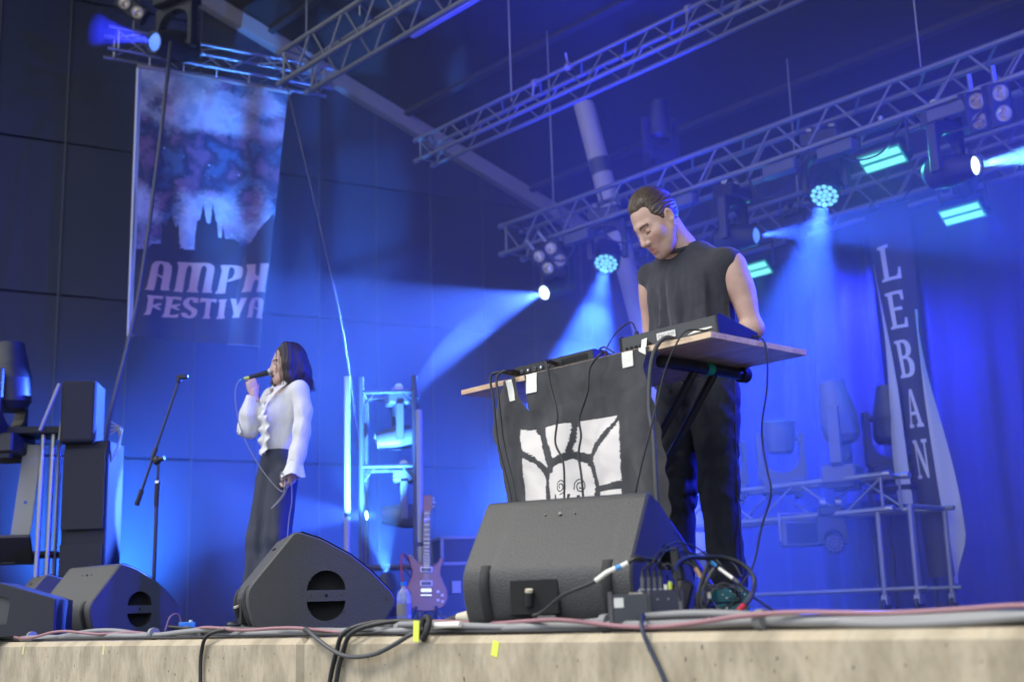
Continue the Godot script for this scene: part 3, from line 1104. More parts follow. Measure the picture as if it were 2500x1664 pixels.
func festival_banner() -> void:
	var fabric := mat("banner_print", Color(1, 1, 1), 0.7)
	fabric.albedo_texture = picture(festival_print())
	fabric.albedo_color = Color(0.9, 0.9, 0.9, 0.82)
	fabric.transparency = BaseMaterial3D.TRANSPARENCY_ALPHA
	fabric.texture_repeat = false
	var hem := mat("banner_back", Color(0.5, 0.52, 0.56), 0.8)
	var t := thing("festival_banner", "tall printed mesh banner with spires, night clouds and lettering, hung above the left wall", "banner")
	var n := FastNoiseLite.new()
	n.seed = 4
	n.frequency = 0.8
	var place := func(u: float, v: float, out: float) -> Vector3:
		# the right edge is drawn in towards the bottom, where it folds behind
		var right := 1.08 - 0.24 * pow(v, 0.9)
		var a := lerpf(-0.29, right, u)
		var bulge := 0.03 * sin(u * 7.0 + v * 2.0) * v + 0.05 * n.get_noise_2d(u * 3.0, v * 3.0)
		return wall_point(a, 4.87 - 2.43 * v, 1.4 + bulge + out)
	var sh := shape()
	sh.smooth()
	var nu := 26
	var nv := 36
	for i in nu:
		for j in nv:
			var c := []
			for q in [[0, 0], [1, 1], [1, 0], [0, 0], [0, 1], [1, 1]]:
				var u := float(i + q[0]) / nu
				var v := float(j + q[1]) / nv
				var right := 1.08 - 0.24 * pow(v, 0.9)
				var a := lerpf(-0.29, right, u)
				sh.uv = Vector2(clampf((a + 0.30) / 1.38, 0.001, 0.999), clampf(v, 0.001, 0.999))
				sh.v(place.call(u, v, 0.0))
	sh.uv = Vector2.ZERO
	part("printed_sheet", sh, fabric, t)
	var flap := shape()
	flap.sheet(func(u: float, v: float):
		var inner := 1.0 - 0.26 * pow(v, 0.7)
		return place.call(lerpf(inner, 1.0, u), v, -0.02), 8, 30)
	part("folded_flap", flap, hem, t)
	part("hem_pole", shape().rod(wall_point(-0.3, 4.89, 1.4), wall_point(1.1, 4.89, 1.4), 0.018, 10), M.pale_steel, t)
	part("side_hem", shape().tube([wall_point(-0.3, 4.87, 1.4), wall_point(-0.3, 2.45, 1.4)], 0.012, 8), hem, t)
	for k in 5:
		var p := wall_point(-0.2 + 0.3 * k, 4.9, 1.4)
		part("tie", shape().tube(curve([p, p + Vector3(0.02, 0.06, 0.01), p + Vector3(0, 0.1, 0)], 4), 0.006, 6), M.white_tape, t)


func letter_banner() -> void:
	var w := 160
	var h := 900
	var im := Image.create_empty(w, h, false, Image.FORMAT_RGBA8)
	im.fill(srgb(0.03, 0.03, 0.035))
	var y := 96.0
	for ch in ["L", "E", "B", "A", "N"]:
		print_text(im, ch, "Droid Serif", 700, Rect2(34, y, 82, 92), srgb(0.5, 0.48, 0.5))
		y += 121.0
	var cloth := mat("banner_letters", Color(1, 1, 1), 0.85)
	cloth.albedo_texture = picture(im)
	cloth.texture_repeat = false
	var edge := mat("banner_edge", Color(0.42, 0.41, 0.43), 0.85)
	var t := thing("letter_banner", "narrow black banner with pale capital letters hanging in folds at the right", "banner", Vector3(-5.05, 0.02, -6.2))
	# each height: left fold, panel, right fold
	var mid := func(v: float) -> float:
		return -0.04 + 0.17 * v
	var half := func(v: float) -> float:
		return 0.20 - 0.085 * smoothstep(0.0, 0.55, v)
	var row := func(v: float) -> float:
		return 3.12 - 2.9 * v
	part("panel", shape().sheet(func(u: float, v: float):
		var s := u * 2.0 - 1.0
		return Vector3(mid.call(v) + s * half.call(v), row.call(v), 0.05 * cos(s * 1.5) + 0.02 * sin(v * 7.0 + s)), 14, 40), cloth, t)
	part("left_border", shape().sheet(func(u: float, v: float):
		var vv := 0.15 + 0.66 * v
		var wd := 0.125 * smoothstep(0.0, 0.9, v)
		var x: float = mid.call(vv) - half.call(vv)
		return Vector3(x - wd * (1.0 - u) + 0.015, row.call(vv), 0.012 + 0.07 * v + 0.02 * sin(u * 3.0)), 6, 30), edge, t)
	part("right_border", shape().sheet(func(u: float, v: float):
		var vv := 0.3 + 0.7 * v
		var wd := 0.12 * smoothstep(0.0, 0.75, v) * (1.0 - smoothstep(0.82, 1.0, v))
		var x: float = mid.call(vv) + half.call(vv)
		return Vector3(x - 0.01 + wd * u, row.call(vv) - 0.05 * v, 0.01 + 0.04 * sin(u * 2.5 + v * 3.0)), 6, 30), edge, t)
	part("top_bar", shape().rod(Vector3(-0.26, 3.13, 0.03), Vector3(0.18, 3.13, 0.03), 0.015, 8), M.black_metal, t)
	for x in [-0.2, 0.12]:
		part("cord", shape().rod(Vector3(x, 3.13, 0.03), Vector3(x, 3.33, -0.2), 0.006, 6), M.cable_black, t)


func lamp_tower() -> void:
	var b := camera_basis()
	var o := Vector3(-7.685, 0.02, -3.175)
	var t := thing("lamp_tower", "ladder-like lamp tower of two upright pipes beside the guitar", "tower", o, b)
	for s in [-1, 1]:
		bar("upright", Vector3(s * 0.205, 0.02, 0), Vector3(s * 0.205, 1.86, 0), 0.021, M.tower_paint, t)
		bar("rear_upright", Vector3(s * 0.205, 0.02, -0.3), Vector3(s * 0.205, 1.7, -0.3), 0.021, M.tower_paint, t)
		part("foot_plate", shape().box(Vector3(s * 0.205, 0.01, -0.15), Vector3(0.12, 0.02, 0.5), 0.004), M.black_metal, t)
	for y in [0.42, 1.17, 1.74]:
		bar("crossbar", Vector3(-0.205, y, 0), Vector3(0.205, y, 0), 0.017, M.tower_paint, t)
		bar("crossbar", Vector3(-0.205, y, -0.3), Vector3(0.205, y, -0.3), 0.017, M.tower_paint, t)
		for s in [-1, 1]:
			bar("corner_brace", Vector3(s * 0.205, y - 0.13, 0), Vector3(s * 0.10, y, 0), 0.009, M.tower_paint, t)
			bar("depth_bar", Vector3(s * 0.205, y, 0), Vector3(s * 0.205, y, -0.3), 0.015, M.tower_paint, t)
	var left := -IMAGE_RIGHT
	var g := "stage lights on the lamp tower"
	var l1 := o + b * Vector3(-0.1, 1.38, -0.12)
	moving_head("beam", "beam light hung in the upper bay of the lamp tower, lens dim", l1, left + Vector3(0, -0.15, 0) + TO_CAMERA * 0.25, true, M.grey_plastic, M.lens_blue, g, 0.82)
	var l2 := o + b * Vector3(-0.06, 0.81, -0.12)
	var d2 := left * 0.95 + Vector3(0, 0.03, 0) + TO_CAMERA * 0.1
	var h2 := moving_head("beam", "beam light in the lower bay of the lamp tower, shining left", l2, d2, true, M.grey_plastic, M.lens_white, g, 0.82)
	beam(h2, l2, d2, Color(0.05, 0.16, 1.0), 80.0, 15.0, 0.02)
	# the two pale tubes either side
	for q in [[Vector3(-7.73, 0.02, -2.83), 1.83, "taller pale tube upright, left of the lamp tower"], [Vector3(-7.37, 0.02, -3.23), 1.56, "shorter pale tube upright, between the lamp tower and the guitar"]]:
		var p := thing("tube_light", q[2], "tube", q[0], b, "unlit upright tubes")
		part("stand_base", shape().lathe([Vector2(0.0, 0.0), Vector2(0.13, 0.0), Vector2(0.13, 0.012), Vector2(0.02, 0.02), Vector2(0.02, 0.06), Vector2(0, 0.06)], 20), M.black_metal, p)
		var cut: float = 0.78 if q[1] > 1.7 else 0.55
		part("lower_tube", shape().rod(Vector3(0, 0.05, 0), Vector3(0, cut, 0), 0.024, 12), M.pale_plastic, p)
		part("joint", shape().rod(Vector3(0, cut, 0), Vector3(0, cut + 0.03, 0), 0.02, 12), M.black_plastic, p)
		part("upper_tube", shape().rod(Vector3(0, cut + 0.03, 0), Vector3(0, q[1], 0), 0.024, 12), M.pale_plastic, p)
	# uplights on the floor
	var f1 := Vector3(-7.13, 0.33, -2.75)
	var d1 := Vector3(0, 0.85, 0) + left * 0.2 - TO_CAMERA * 0.6
	var u1 := moving_head("beam", "bright uplight on the floor behind the middle wedge monitor", f1, d1, false, M.black_plastic, M.lens_white, "uplights on the floor", 0.75)
	beam(u1, f1, d1, Color(0.06, 0.26, 1.0), 44.0, 20.0, 0.02, 0.5)
	var f2 := Vector3(-9.75, 0.32, -2.2)
	var d3 := Vector3(-0.85, 0.42, -0.2)
	var u2 := moving_head("beam", "cyan uplight washing the panelled wall behind the left wedge monitor", f2, d3, false, M.black_plastic, M.lens_blue, "uplights on the floor", 0.9)
	beam(u2, f2, d3, Color(0.025, 0.2, 1.0), 20.0, 40.0, 0.08, 1.0)
	var f3 := Vector3(-6.46, 0.4, -4.23)
	var d4 := Vector3(-1, 0.34, -0.12)
	var u3 := moving_head("beam", "uplight on the floor hidden behind the table cloth", f3, d4, false, M.black_plastic, M.lens_blue, "uplights on the floor", 0.9)
	beam(u3, f3, d4, Color(0.03, 0.13, 1.0), 46.0, 28.0, 0.05, 0.9)
	var f4 := Vector3(-5.3, 0.4, -3.95)
	var d5 := Vector3(-0.3, 1, -0.08)
	var u4 := moving_head("beam", "uplight on the floor hidden behind the man", f4, d5, false, M.black_plastic, M.lens_blue, "uplights on the floor", 0.9)
	beam(u4, f4, d5, Color(0.018, 0.03, 1.0), 75.0, 20.0, 0.05, 1.0)


func guitar() -> void:
	mat("guitar_body", Color(0.14, 0.014, 0.028), 0.22)
	M.guitar_body.clearcoat_enabled = true
	mat("fretboard", Color(0.07, 0.035, 0.03), 0.5)

	mat("pickup_cream", Color(0.6, 0.52, 0.4), 0.4)
	var tilt := camera_basis(0.1) * Basis(Vector3.RIGHT, -0.14) * Basis(Vector3.BACK, -0.03)
	var t := thing("electric_guitar", "red double cutaway electric guitar upright on a stand", "guitar", Vector3(-7.27, 0.10, -3.19), tilt)
	var side := [Vector2(0.0, 0.0), Vector2(0.07, 0.005), Vector2(0.13, 0.035), Vector2(0.158, 0.09), Vector2(0.155, 0.15), Vector2(0.13, 0.205), Vector2(0.108, 0.25), Vector2(0.105, 0.29), Vector2(0.118, 0.335), Vector2(0.128, 0.375), Vector2(0.118, 0.395), Vector2(0.098, 0.385), Vector2(0.075, 0.35), Vector2(0.05, 0.33), Vector2(0.028, 0.33)]
	var body := []
	for p in side:
		body.append(p)
	for k in range(side.size() - 1, 0, -1):
		var p: Vector2 = side[k]
		body.append(Vector2(-p.x * (1.0 if k < 8 else 1.04), p.y + (0.0 if k < 9 else 0.02)))
	part("body", shape().prism(body, -0.022, 0.022, 0.008), M.guitar_body, t)
	part("neck", shape().box(Vector3(0, 0.52, 0.012), Vector3(0.05, 0.42, 0.024), 0.006), M.guitar_body, t)
	var fb := part("fretboard", shape().box(Vector3(0, 0.50, 0.0285), Vector3(0.048, 0.46, 0.006), 0.001), M.fretboard, t)
	for k in 16:
		part("fret", shape().box(Vector3(0, 0.71 - 0.43 * (1.0 - pow(0.93, k)) / 0.69, 0.033), Vector3(0.046, 0.003, 0.002), 0.0), M.chrome, fb)
	var hd := part("headstock", shape().prism([Vector2(-0.024, 0.72), Vector2(0.024, 0.72), Vector2(0.042, 0.76), Vector2(0.034, 0.86), Vector2(0.0, 0.845), Vector2(-0.034, 0.86), Vector2(-0.042, 0.76)], 0.0, 0.016, 0.003), M.guitar_body, t)
	for s in [-1, 1]:
		for k in 3:
			part("tuning_peg", shape().ball(Vector3(s * 0.05, 0.765 + 0.032 * k, 0.006), Vector3(0.011, 0.007, 0.005), 8, 6), M.chrome, hd)
	for y in [0.30, 0.20]:
		part("pickup", shape().box(Vector3(0, y, 0.026), Vector3(0.09, 0.04, 0.012), 0.004), M.pickup_cream, t)
		part("pickup_cover", shape().box(Vector3(0, y, 0.03), Vector3(0.07, 0.024, 0.012), 0.003), M.black_plastic, t)
	part("bridge", shape().box(Vector3(0, 0.15, 0.028), Vector3(0.08, 0.03, 0.014), 0.003), M.chrome, t)
	part("tailpiece", shape().box(Vector3(0, 0.115, 0.028), Vector3(0.085, 0.016, 0.014), 0.003), M.chrome, t)
	for p in [Vector2(0.085, 0.14), Vector2(0.115, 0.115), Vector2(0.085, 0.08), Vector2(0.118, 0.07)]:
		part("control_knob", shape().lathe([Vector2(0.0, 0.012), Vector2(0.010, 0.012), Vector2(0.012, 0.0)], 12, Transform3D(Basis(Vector3.RIGHT, PI / 2), Vector3(p.x, p.y, 0.022))), M.pickup_cream, t)
	for k in 6:
		part("string", shape().rod(Vector3(-0.018 + 0.0072 * k, 0.115, 0.037), Vector3(-0.015 + 0.006 * k, 0.73, 0.036), 0.0008, 4), M.chrome, t)
	var st := thing("guitar_stand", "black tubular stand under the red guitar", "stand", Vector3(-7.27, 0.02, -3.19), camera_basis(0.1))
	for s in [-1, 1]:
		part("leg", shape().tube(curve([Vector3(s * 0.17, 0.01, 0.14), Vector3(s * 0.1, 0.06, 0.06), Vector3(s * 0.02, 0.22, -0.07)], 5), 0.011, 8), M.black_metal, st)
		part("cradle", shape().tube(curve([Vector3(s * 0.07, 0.085, -0.05), Vector3(s * 0.075, 0.085, 0.05), Vector3(s * 0.075, 0.12, 0.062)], 4), 0.01, 8), M.rubber, st)
	part("rear_leg", shape().rod(Vector3(0, 0.45, -0.13), Vector3(0, 0.01, -0.3), 0.011, 8), M.black_metal, st)
	part("spine", shape().rod(Vector3(0, 0.06, -0.05), Vector3(0, 0.5, -0.125), 0.012, 8), M.black_metal, st)
	# strap hanging beside it
	var strap := shape()
	var path := curve([Vector3(-0.10, 0.42, -0.04), Vector3(-0.16, 0.5, -0.03), Vector3(-0.17, 0.36, -0.02), Vector3(-0.155, 0.2, -0.03), Vector3(-0.2, 0.06, 0.0), Vector3(-0.22, 0.012, 0.06), Vector3(-0.1, 0.008, 0.1)], 6)
	strap.sheet(func(u: float, v: float):
		var p: Vector3 = path[int(round(u * (path.size() - 1)))]
		return p + Vector3(0.012 * (v - 0.5), 0, 0.04 * (v - 0.5)), path.size() - 1, 2)
	var so := solo("guitar_strap", "red strap hanging down the left side of the guitar", "strap", strap, M.red_plastic)
	so.transform = Transform3D(camera_basis(0.1), Vector3(-7.27, 0.02, -3.19))
	# cases behind
	flight_case("low black case with metal edges behind the guitar", Vector3(-7.5, 0.02, -3.75), Vector3(0.42, 0.62, 0.4))
	flight_case("small black case in front of the taller case behind the guitar", Vector3(-7.34, 0.02, -3.5), Vector3(0.26, 0.42, 0.25))


func flight_case(label: String, at: Vector3, s: Vector3) -> void:
	var t := thing("flight_case", label, "case", at, camera_basis(0.25), "black flight cases")
	part("shell", shape().box(Vector3(0, s.y / 2, 0), s, 0.006), M.black_plastic, t)
	var h := s / 2
	for a in [-1, 1]:
		for c in [-1, 1]:
			part("edge", shape().box(Vector3(a * h.x, h.y, c * h.z), Vector3(0.026, s.y + 0.006, 0.026), 0.004), M.aluminium, t)
			part("edge", shape().box(Vector3(0, h.y + a * h.y, c * h.z), Vector3(s.x - 0.03, 0.026, 0.026), 0.004), M.aluminium, t)
			part("edge", shape().box(Vector3(a * h.x, h.y + c * h.y, 0), Vector3(0.026, 0.026, s.z - 0.03), 0.004), M.aluminium, t)
	part("latch", shape().box(Vector3(0, h.y * 1.2, h.z + 0.008), Vector3(0.07, 0.09, 0.012), 0.003), M.steel, t)


func rear_stand() -> void:
	var t := truss("floor_truss", "low aluminium truss on wheeled legs at the back, carrying unlit moving heads", Vector3(-7.3, 0.85, -5.72), Vector3(-4.93, 0.85, -5.72), 0.25, 0.37, 0.021, M.aluminium)
	for x in [0.3, 2.26, 2.52]:
		for z in [0.12, -0.35]:
			bar("leg", Vector3(x, -0.12, z), Vector3(x, -0.74, z), 0.02, M.aluminium, t)
			var w := part("caster", shape().lathe([Vector2(0.0, -0.015), Vector2(0.045, -0.015), Vector2(0.05, 0.0), Vector2(0.045, 0.015), Vector2(0, 0.015)], 16, Transform3D(Basis(Vector3.BACK, PI / 2), Vector3(x, -0.8, z))), M.rubber, t)
			part("fork", shape().box(Vector3(x, -0.765, z), Vector3(0.05, 0.07, 0.05), 0.006), M.steel, w)
	bar("low_rail", Vector3(0.2, -0.69, 0.12), Vector3(2.6, -0.69, 0.12), 0.016, M.aluminium, t)
	bar("low_rail", Vector3(0.2, -0.69, -0.35), Vector3(2.6, -0.69, -0.35), 0.016, M.aluminium, t)
	bar("rear_rail", Vector3(0.2, -0.12, -0.35), Vector3(2.6, -0.12, -0.35), 0.018, M.aluminium, t)
	for x in [0.3, 1.3, 2.52]:
		bar("depth_rail", Vector3(x, -0.12, 0.12), Vector3(x, -0.12, -0.35), 0.018, M.aluminium, t)
	var g := "unlit moving heads on the floor truss"
	moving_head("beam", "large unlit moving head pointing up on the floor truss", Vector3(-5.42, 1.72, -5.72), Vector3(-0.12, 1, 0.05), false, M.grey_plastic, M.lens_off, g, 1.25)
	moving_head("wash", "unlit moving head with round yoke on the floor truss, right of the man's legs", Vector3(-5.93, 1.5, -5.72), Vector3(0.1, 1, 0.1), false, M.grey_plastic, M.led_off, g, 1.05)
	moving_head("wash", "unlit moving head on the floor truss, partly behind the man's legs", Vector3(-6.5, 1.5, -5.72), Vector3(0.1, 1, 0.1), false, M.grey_plastic, M.led_off, g, 1.05)
	moving_head("beam", "dark unlit moving head behind the floor truss, beside the lettered banner", Vector3(-5.25, 1.72, -6.25), Vector3(0.05, 1, 0.0), false, M.black_plastic, M.lens_off, g, 1.2)
	var stand := thing("lamp_riser", "low black riser under the dark moving head behind the floor truss", "riser", Vector3(-5.25, 0.02, -6.25))
	part("deck", shape().box(Vector3(0, 0.9, 0), Vector3(0.4, 0.04, 0.3), 0.004), M.black_metal, stand)
	for sx in [-0.17, 0.17]:
		for sz in [-0.12, 0.12]:
			bar("leg", Vector3(sx, 0.0, sz), Vector3(sx, 0.88, sz), 0.015, M.black_metal, stand)
	moving_head("wash", "unlit LED wash hanging under the floor truss", Vector3(-5.39, 0.50, -5.55), Vector3(0.55, -0.25, 0.6), true, M.black_plastic, M.led_off, g, 0.62)
	var fl := thing("flood_light", "square unlit flood light hanging under the floor truss", "flood light", Vector3(-5.72, 0.6, -5.6), camera_basis(0.1))
	part("housing", shape().box(Vector3(0, 0, 0), Vector3(0.3, 0.2, 0.12), 0.012), M.grey_plastic, fl)
	part("glass", shape().box(Vector3(0, 0, 0.062), Vector3(0.25, 0.15, 0.005), 0.001), M.lens_off, fl)
	for s in [-1, 1]:
		part("bracket_arm", shape().box(Vector3(s * 0.16, 0.05, 0), Vector3(0.012, 0.2, 0.03), 0.002), M.steel, fl)
	part("bracket", shape().box(Vector3(0, 0.155, 0), Vector3(0.332, 0.012, 0.03), 0.002), M.steel, fl)


func left_corner() -> void:
	# a cart with gear on it, cut by the left edge
	var b := camera_basis(0.12)
	var o := Vector3(-8.86, 0.02, -0.88)
	var t := thing("gear_cart", "dark metal equipment cart at the left edge with posts and shelf", "cart", o, b)
	part("top", shape().box(Vector3(-0.14, 1.41, -0.2), Vector3(0.76, 0.05, 0.6), 0.006), M.shaded_black, t)
	for x in [-0.46, 0.12, 0.19]:
		for z in [0.05, -0.45]:
			bar("post", Vector3(x, 0.08, z), Vector3(x, 1.39, z), 0.017, M.steel, t)
	part("shelf", shape().box(Vector3(-0.14, 0.2, -0.2), Vector3(0.74, 0.04, 0.56), 0.005), M.shaded_black, t)
	part("mid_shelf", shape().box(Vector3(-0.14, 0.56, -0.25), Vector3(0.72, 0.03, 0.44), 0.005), M.shaded_black, t)
	for x in [-0.46, 0.19]:
		for z in [0.05, -0.45]:
			part("caster", shape().lathe([Vector2(0.0, -0.015), Vector2(0.035, -0.015), Vector2(0.04, 0.0), Vector2(0.035, 0.015), Vector2(0, 0.015)], 14, Transform3D(Basis(Vector3.BACK, PI / 2), Vector3(x, 0.04, z))), M.rubber, t)
	var board := thing("pale_board", "pale grey board with a small hole standing inside the cart", "board", o + b * Vector3(-0.03, 0.578, -0.05), b * Basis(Vector3.BACK, -0.05))
	part("sheet", shape().prism([Vector2(-0.07, 0.0), Vector2(0.05, 0.0), Vector2(0.07, 0.2), Vector2(0.075, 0.4), Vector2(0.085, 0.72), Vector2(0.07, 0.75), Vector2(-0.04, 0.75)], -0.006, 0.006, 0.002, false, [circle(Vector2(0.01, 0.34), 0.012, 10)]), M.pale_plastic, board)
	var pad := thing("pad_controller", "slanted dark panel of square pads on the cart's shelf", "controller", o + b * Vector3(-0.1, 0.576, 0.0), b * Basis(Vector3.RIGHT, -0.9))
	part("case", shape().box(Vector3(0, 0.015, 0), Vector3(0.34, 0.03, 0.24), 0.006), M.black_plastic, pad)
	for i in 5:
		for j in 3:
			part("pad", shape().box(Vector3(-0.11 + 0.055 * i, 0.034, -0.06 + 0.06 * j), Vector3(0.044, 0.01, 0.05), 0.003), M.grey_plastic, pad)
	part("prop", shape().box(Vector3(0, -0.0, -0.1), Vector3(0.1, 0.02, 0.02), 0.003), M.black_plastic, pad)
	# the head on the cart
	moving_head("beam", "big dark unlit moving head on the cart, cut by the left edge", Vector3(-8.97, 2.06, -0.76), Vector3(-0.05, 1, 0.05), false, M.black_plastic, M.lens_off, "moving heads at the left", 1.28)
	# speaker on a tall case
	var cs := thing("tall_case", "tall black case under the loudspeaker by the panelled wall", "case", Vector3(-8.68, 0.02, -1.27), camera_basis(-0.05))
	part("shell", shape().box(Vector3(0.03, 0.665, 0), Vector3(0.32, 1.33, 0.3), 0.01), M.shaded_black, cs)
	for y in [0.33, 0.99]:
		part("panel", shape().box(Vector3(0.03, y, 0.181), Vector3(0.3, 0.56, 0.006), 0.002), M.shaded_black, cs)
	part("trim", shape().box(Vector3(-0.15, 0.665, 0.18), Vector3(0.012, 1.32, 0.012), 0.002), M.black_metal, cs)
	var sp := thing("loudspeaker", "black loudspeaker box with side coloured pale for daylight standing on the tall case", "speaker", Vector3(-8.655, 1.332, -1.19), camera_basis(0.12))
	part("cabinet", shape().box(Vector3(0, 0.22, 0), Vector3(0.24, 0.44, 0.3), 0.012), M.shaded_black, sp)
	part("grille", shape().box(Vector3(0, 0.22, 0.152), Vector3(0.2, 0.4, 0.006), 0.002), M.shaded_black, sp)
	part("daylit_side", shape().prism([Vector2(-0.14, 0.02), Vector2(0.14, 0.02), Vector2(0.12, 0.42), Vector2(-0.02, 0.42)], -0.004, 0.004, 0.001), M.pale_plastic, sp, Vector3(-0.127, 0, 0), Basis(Vector3.UP, PI / 2))  # pale colour puts the daylight on this side into the plate
	part("strut", shape().rod(Vector3(-0.14, 0.42, 0.14), Vector3(-0.25, 0.085, 0.16), 0.012, 8), M.pale_plastic, sp)
	var tang := shape()
	for k in 4:
		var q := Vector3(-8.50, 1.40 + 0.03 * k, -1.33)
		tang.tube(curve([q, q + Vector3(0.035, 0.03 - 0.02 * k, -0.04), q + Vector3(0.05 + 0.01 * k, -0.06, -0.05), q + Vector3(0.03, -0.14 - 0.05 * k, -0.05 + 0.015 * k)], 5), 0.006, 6)
	solo("cable_tangle", "pale tangle of cable ends beside the loudspeaker", "cable", tang, M.cable_grey)


func mic_stand() -> void:
	var t := thing("microphone_stand", "tall black boom microphone stand with an empty clip", "mic stand", Vector3(-7.09, 0.02, -1.0), camera_basis())
	part("base", shape().lathe([Vector2(0, 0.0), Vector2(0.13, 0.0), Vector2(0.13, 0.014), Vector2(0.03, 0.028), Vector2(0.02, 0.05), Vector2(0, 0.05)], 24), M.black_metal, t)
	part("lower_tube", shape().rod(Vector3(0, 0.03, 0), Vector3(0.006, 0.74, 0), 0.012, 12), M.steel_black, t)
	part("grip", shape().rod(Vector3(0.006, 0.74, 0), Vector3(0.008, 0.88, 0), 0.017, 12), M.rubber, t)
	part("collar", shape().rod(Vector3(0.008, 0.88, 0), Vector3(0.008, 0.895, 0), 0.019, 12), M.chrome, t)
	part("upper_tube", shape().rod(Vector3(0.008, 0.89, 0), Vector3(0.01, 1.0, 0), 0.009, 12), M.steel_black, t)
	part("clutch", shape().ball(Vector3(0.0, 1.02, 0), Vector3(0.026, 0.03, 0.024), 12, 8), M.black_plastic, t)
	part("clutch_knob", shape().rod(Vector3(0.0, 1.02, 0.0), Vector3(0.05, 1.03, 0.02), 0.014, 10), M.black_plastic, t)
	var a := Vector3(-0.115, 0.75, 0)
	var b := Vector3(0.12, 1.5, 0.0)
	var dir := (b - a).normalized()
	part("boom", shape().rod(a, b, 0.008, 10), M.steel_black, t)
	part("counterweight", shape().rod(a, a + dir * 0.1, 0.016, 12), M.rubber, t)
	part("boom_collar", shape().rod(a + dir * 0.3, a + dir * 0.36, 0.015, 12), M.black_plastic, t)
	var clip := part("clip", shape().box(b + Vector3(0.02, 0.03, 0), Vector3(0.07, 0.028, 0.03), 0.006, Basis(Vector3.BACK, 0.1)), M.black_plastic, t)
	part("clip_joint", shape().ball(b + Vector3(0.0, 0.008, 0), Vector3(0.016, 0.02, 0.016), 10, 6), M.black_plastic, clip)


# ---------------------------------------------------------------- people
# A body is a distance field of tapered limbs, melted together and meshed as one surface.
class Field:
	var o: Vector3
	var c: float
	var nx: int
	var ny: int
	var nz: int
	var d := PackedFloat32Array()

	func _init(lo: Vector3, hi: Vector3, cell: float) -> void:
		o = lo
		c = cell
		nx = int((hi.x - lo.x) / cell) + 2
		ny = int((hi.y - lo.y) / cell) + 2
		nz = int((hi.z - lo.z) / cell) + 2
		d.resize(nx * ny * nz)
		d.fill(0.3)

	func span(lo: Vector3, hi: Vector3) -> Array:
		var a := (lo - o) / c
		var b := (hi - o) / c
		return [clampi(int(a.x), 0, nx - 1), clampi(int(b.x) + 1, 0, nx - 1), clampi(int(a.y), 0, ny - 1), clampi(int(b.y) + 1, 0, ny - 1), clampi(int(a.z), 0, nz - 1), clampi(int(b.z) + 1, 0, nz - 1)]

	func put(at: int, q: float, k: float, carve: bool) -> void:
		var old := d[at]
		if carve:
			old = -old
		var h := maxf(k - absf(old - q), 0.0) / k
		var r := minf(old, q) - h * h * k * 0.25
		d[at] = -r if carve else r

	# tapered limb from a to b
	func cone(a: Vector3, b: Vector3, ra: float, rb: float, k := 0.03, carve := false) -> Field:
		var pad := Vector3.ONE * (maxf(ra, rb) + k + 2.5 * c)
		var s := span(a.min(b) - pad, a.max(b) + pad)
		var ab := b - a
		var inv := 1.0 / maxf(ab.length_squared(), 1e-9)
		for z in range(s[4], s[5] + 1):
			for y in range(s[2], s[3] + 1):
				var row := (z * ny + y) * nx
				for x in range(s[0], s[1] + 1):
					var p := Vector3(o.x + x * c, o.y + y * c, o.z + z * c) - a
					var t := clampf(p.dot(ab) * inv, 0.0, 1.0)
					put(row + x, (p - ab * t).length() - lerpf(ra, rb, t), k, carve)
		return self

	# a chain of limbs: [[point, radius], ...]
	func chain(pts: Array, k := 0.03) -> Field:
		for i in pts.size() - 1:
			cone(pts[i][0], pts[i + 1][0], pts[i][1], pts[i + 1][1], k)
		return self

	func egg(m: Vector3, r: Vector3, k := 0.03, b := Basis(), carve := false) -> Field:
		var big := maxf(r.x, maxf(r.y, r.z))
		var pad := Vector3.ONE * (big + k + 2.5 * c)
		var s := span(m - pad, m + pad)
		var t := b.transposed()
		for z in range(s[4], s[5] + 1):
			for y in range(s[2], s[3] + 1):
				var row := (z * ny + y) * nx
				for x in range(s[0], s[1] + 1):
					var p := t * (Vector3(o.x + x * c, o.y + y * c, o.z + z * c) - m)
					var k0 := (p / r).length()
					var k1 := (p / (r * r)).length()
					put(row + x, k0 * (k0 - 1.0) / maxf(k1, 1e-6), k, carve)
		return self

	# what lies beyond a plane is cut away
	func slice(q: Vector3, n: Vector3, k := 0.01) -> Field:
		n = n.normalized()
		for z in nz:
			for y in ny:
				var row := (z * ny + y) * nx
				for x in nx:
					put(row + x, -(Vector3(o.x + x * c, o.y + y * c, o.z + z * c) - q).dot(n), k, true)
		return self

	func ripple(f: Callable) -> Field:
		for z in nz:
			for y in ny:
				var row := (z * ny + y) * nx
				for x in nx:
					if absf(d[row + x]) < 3.0 * c + 0.02:
						d[row + x] += f.call(Vector3(o.x + x * c, o.y + y * c, o.z + z * c))
		return self


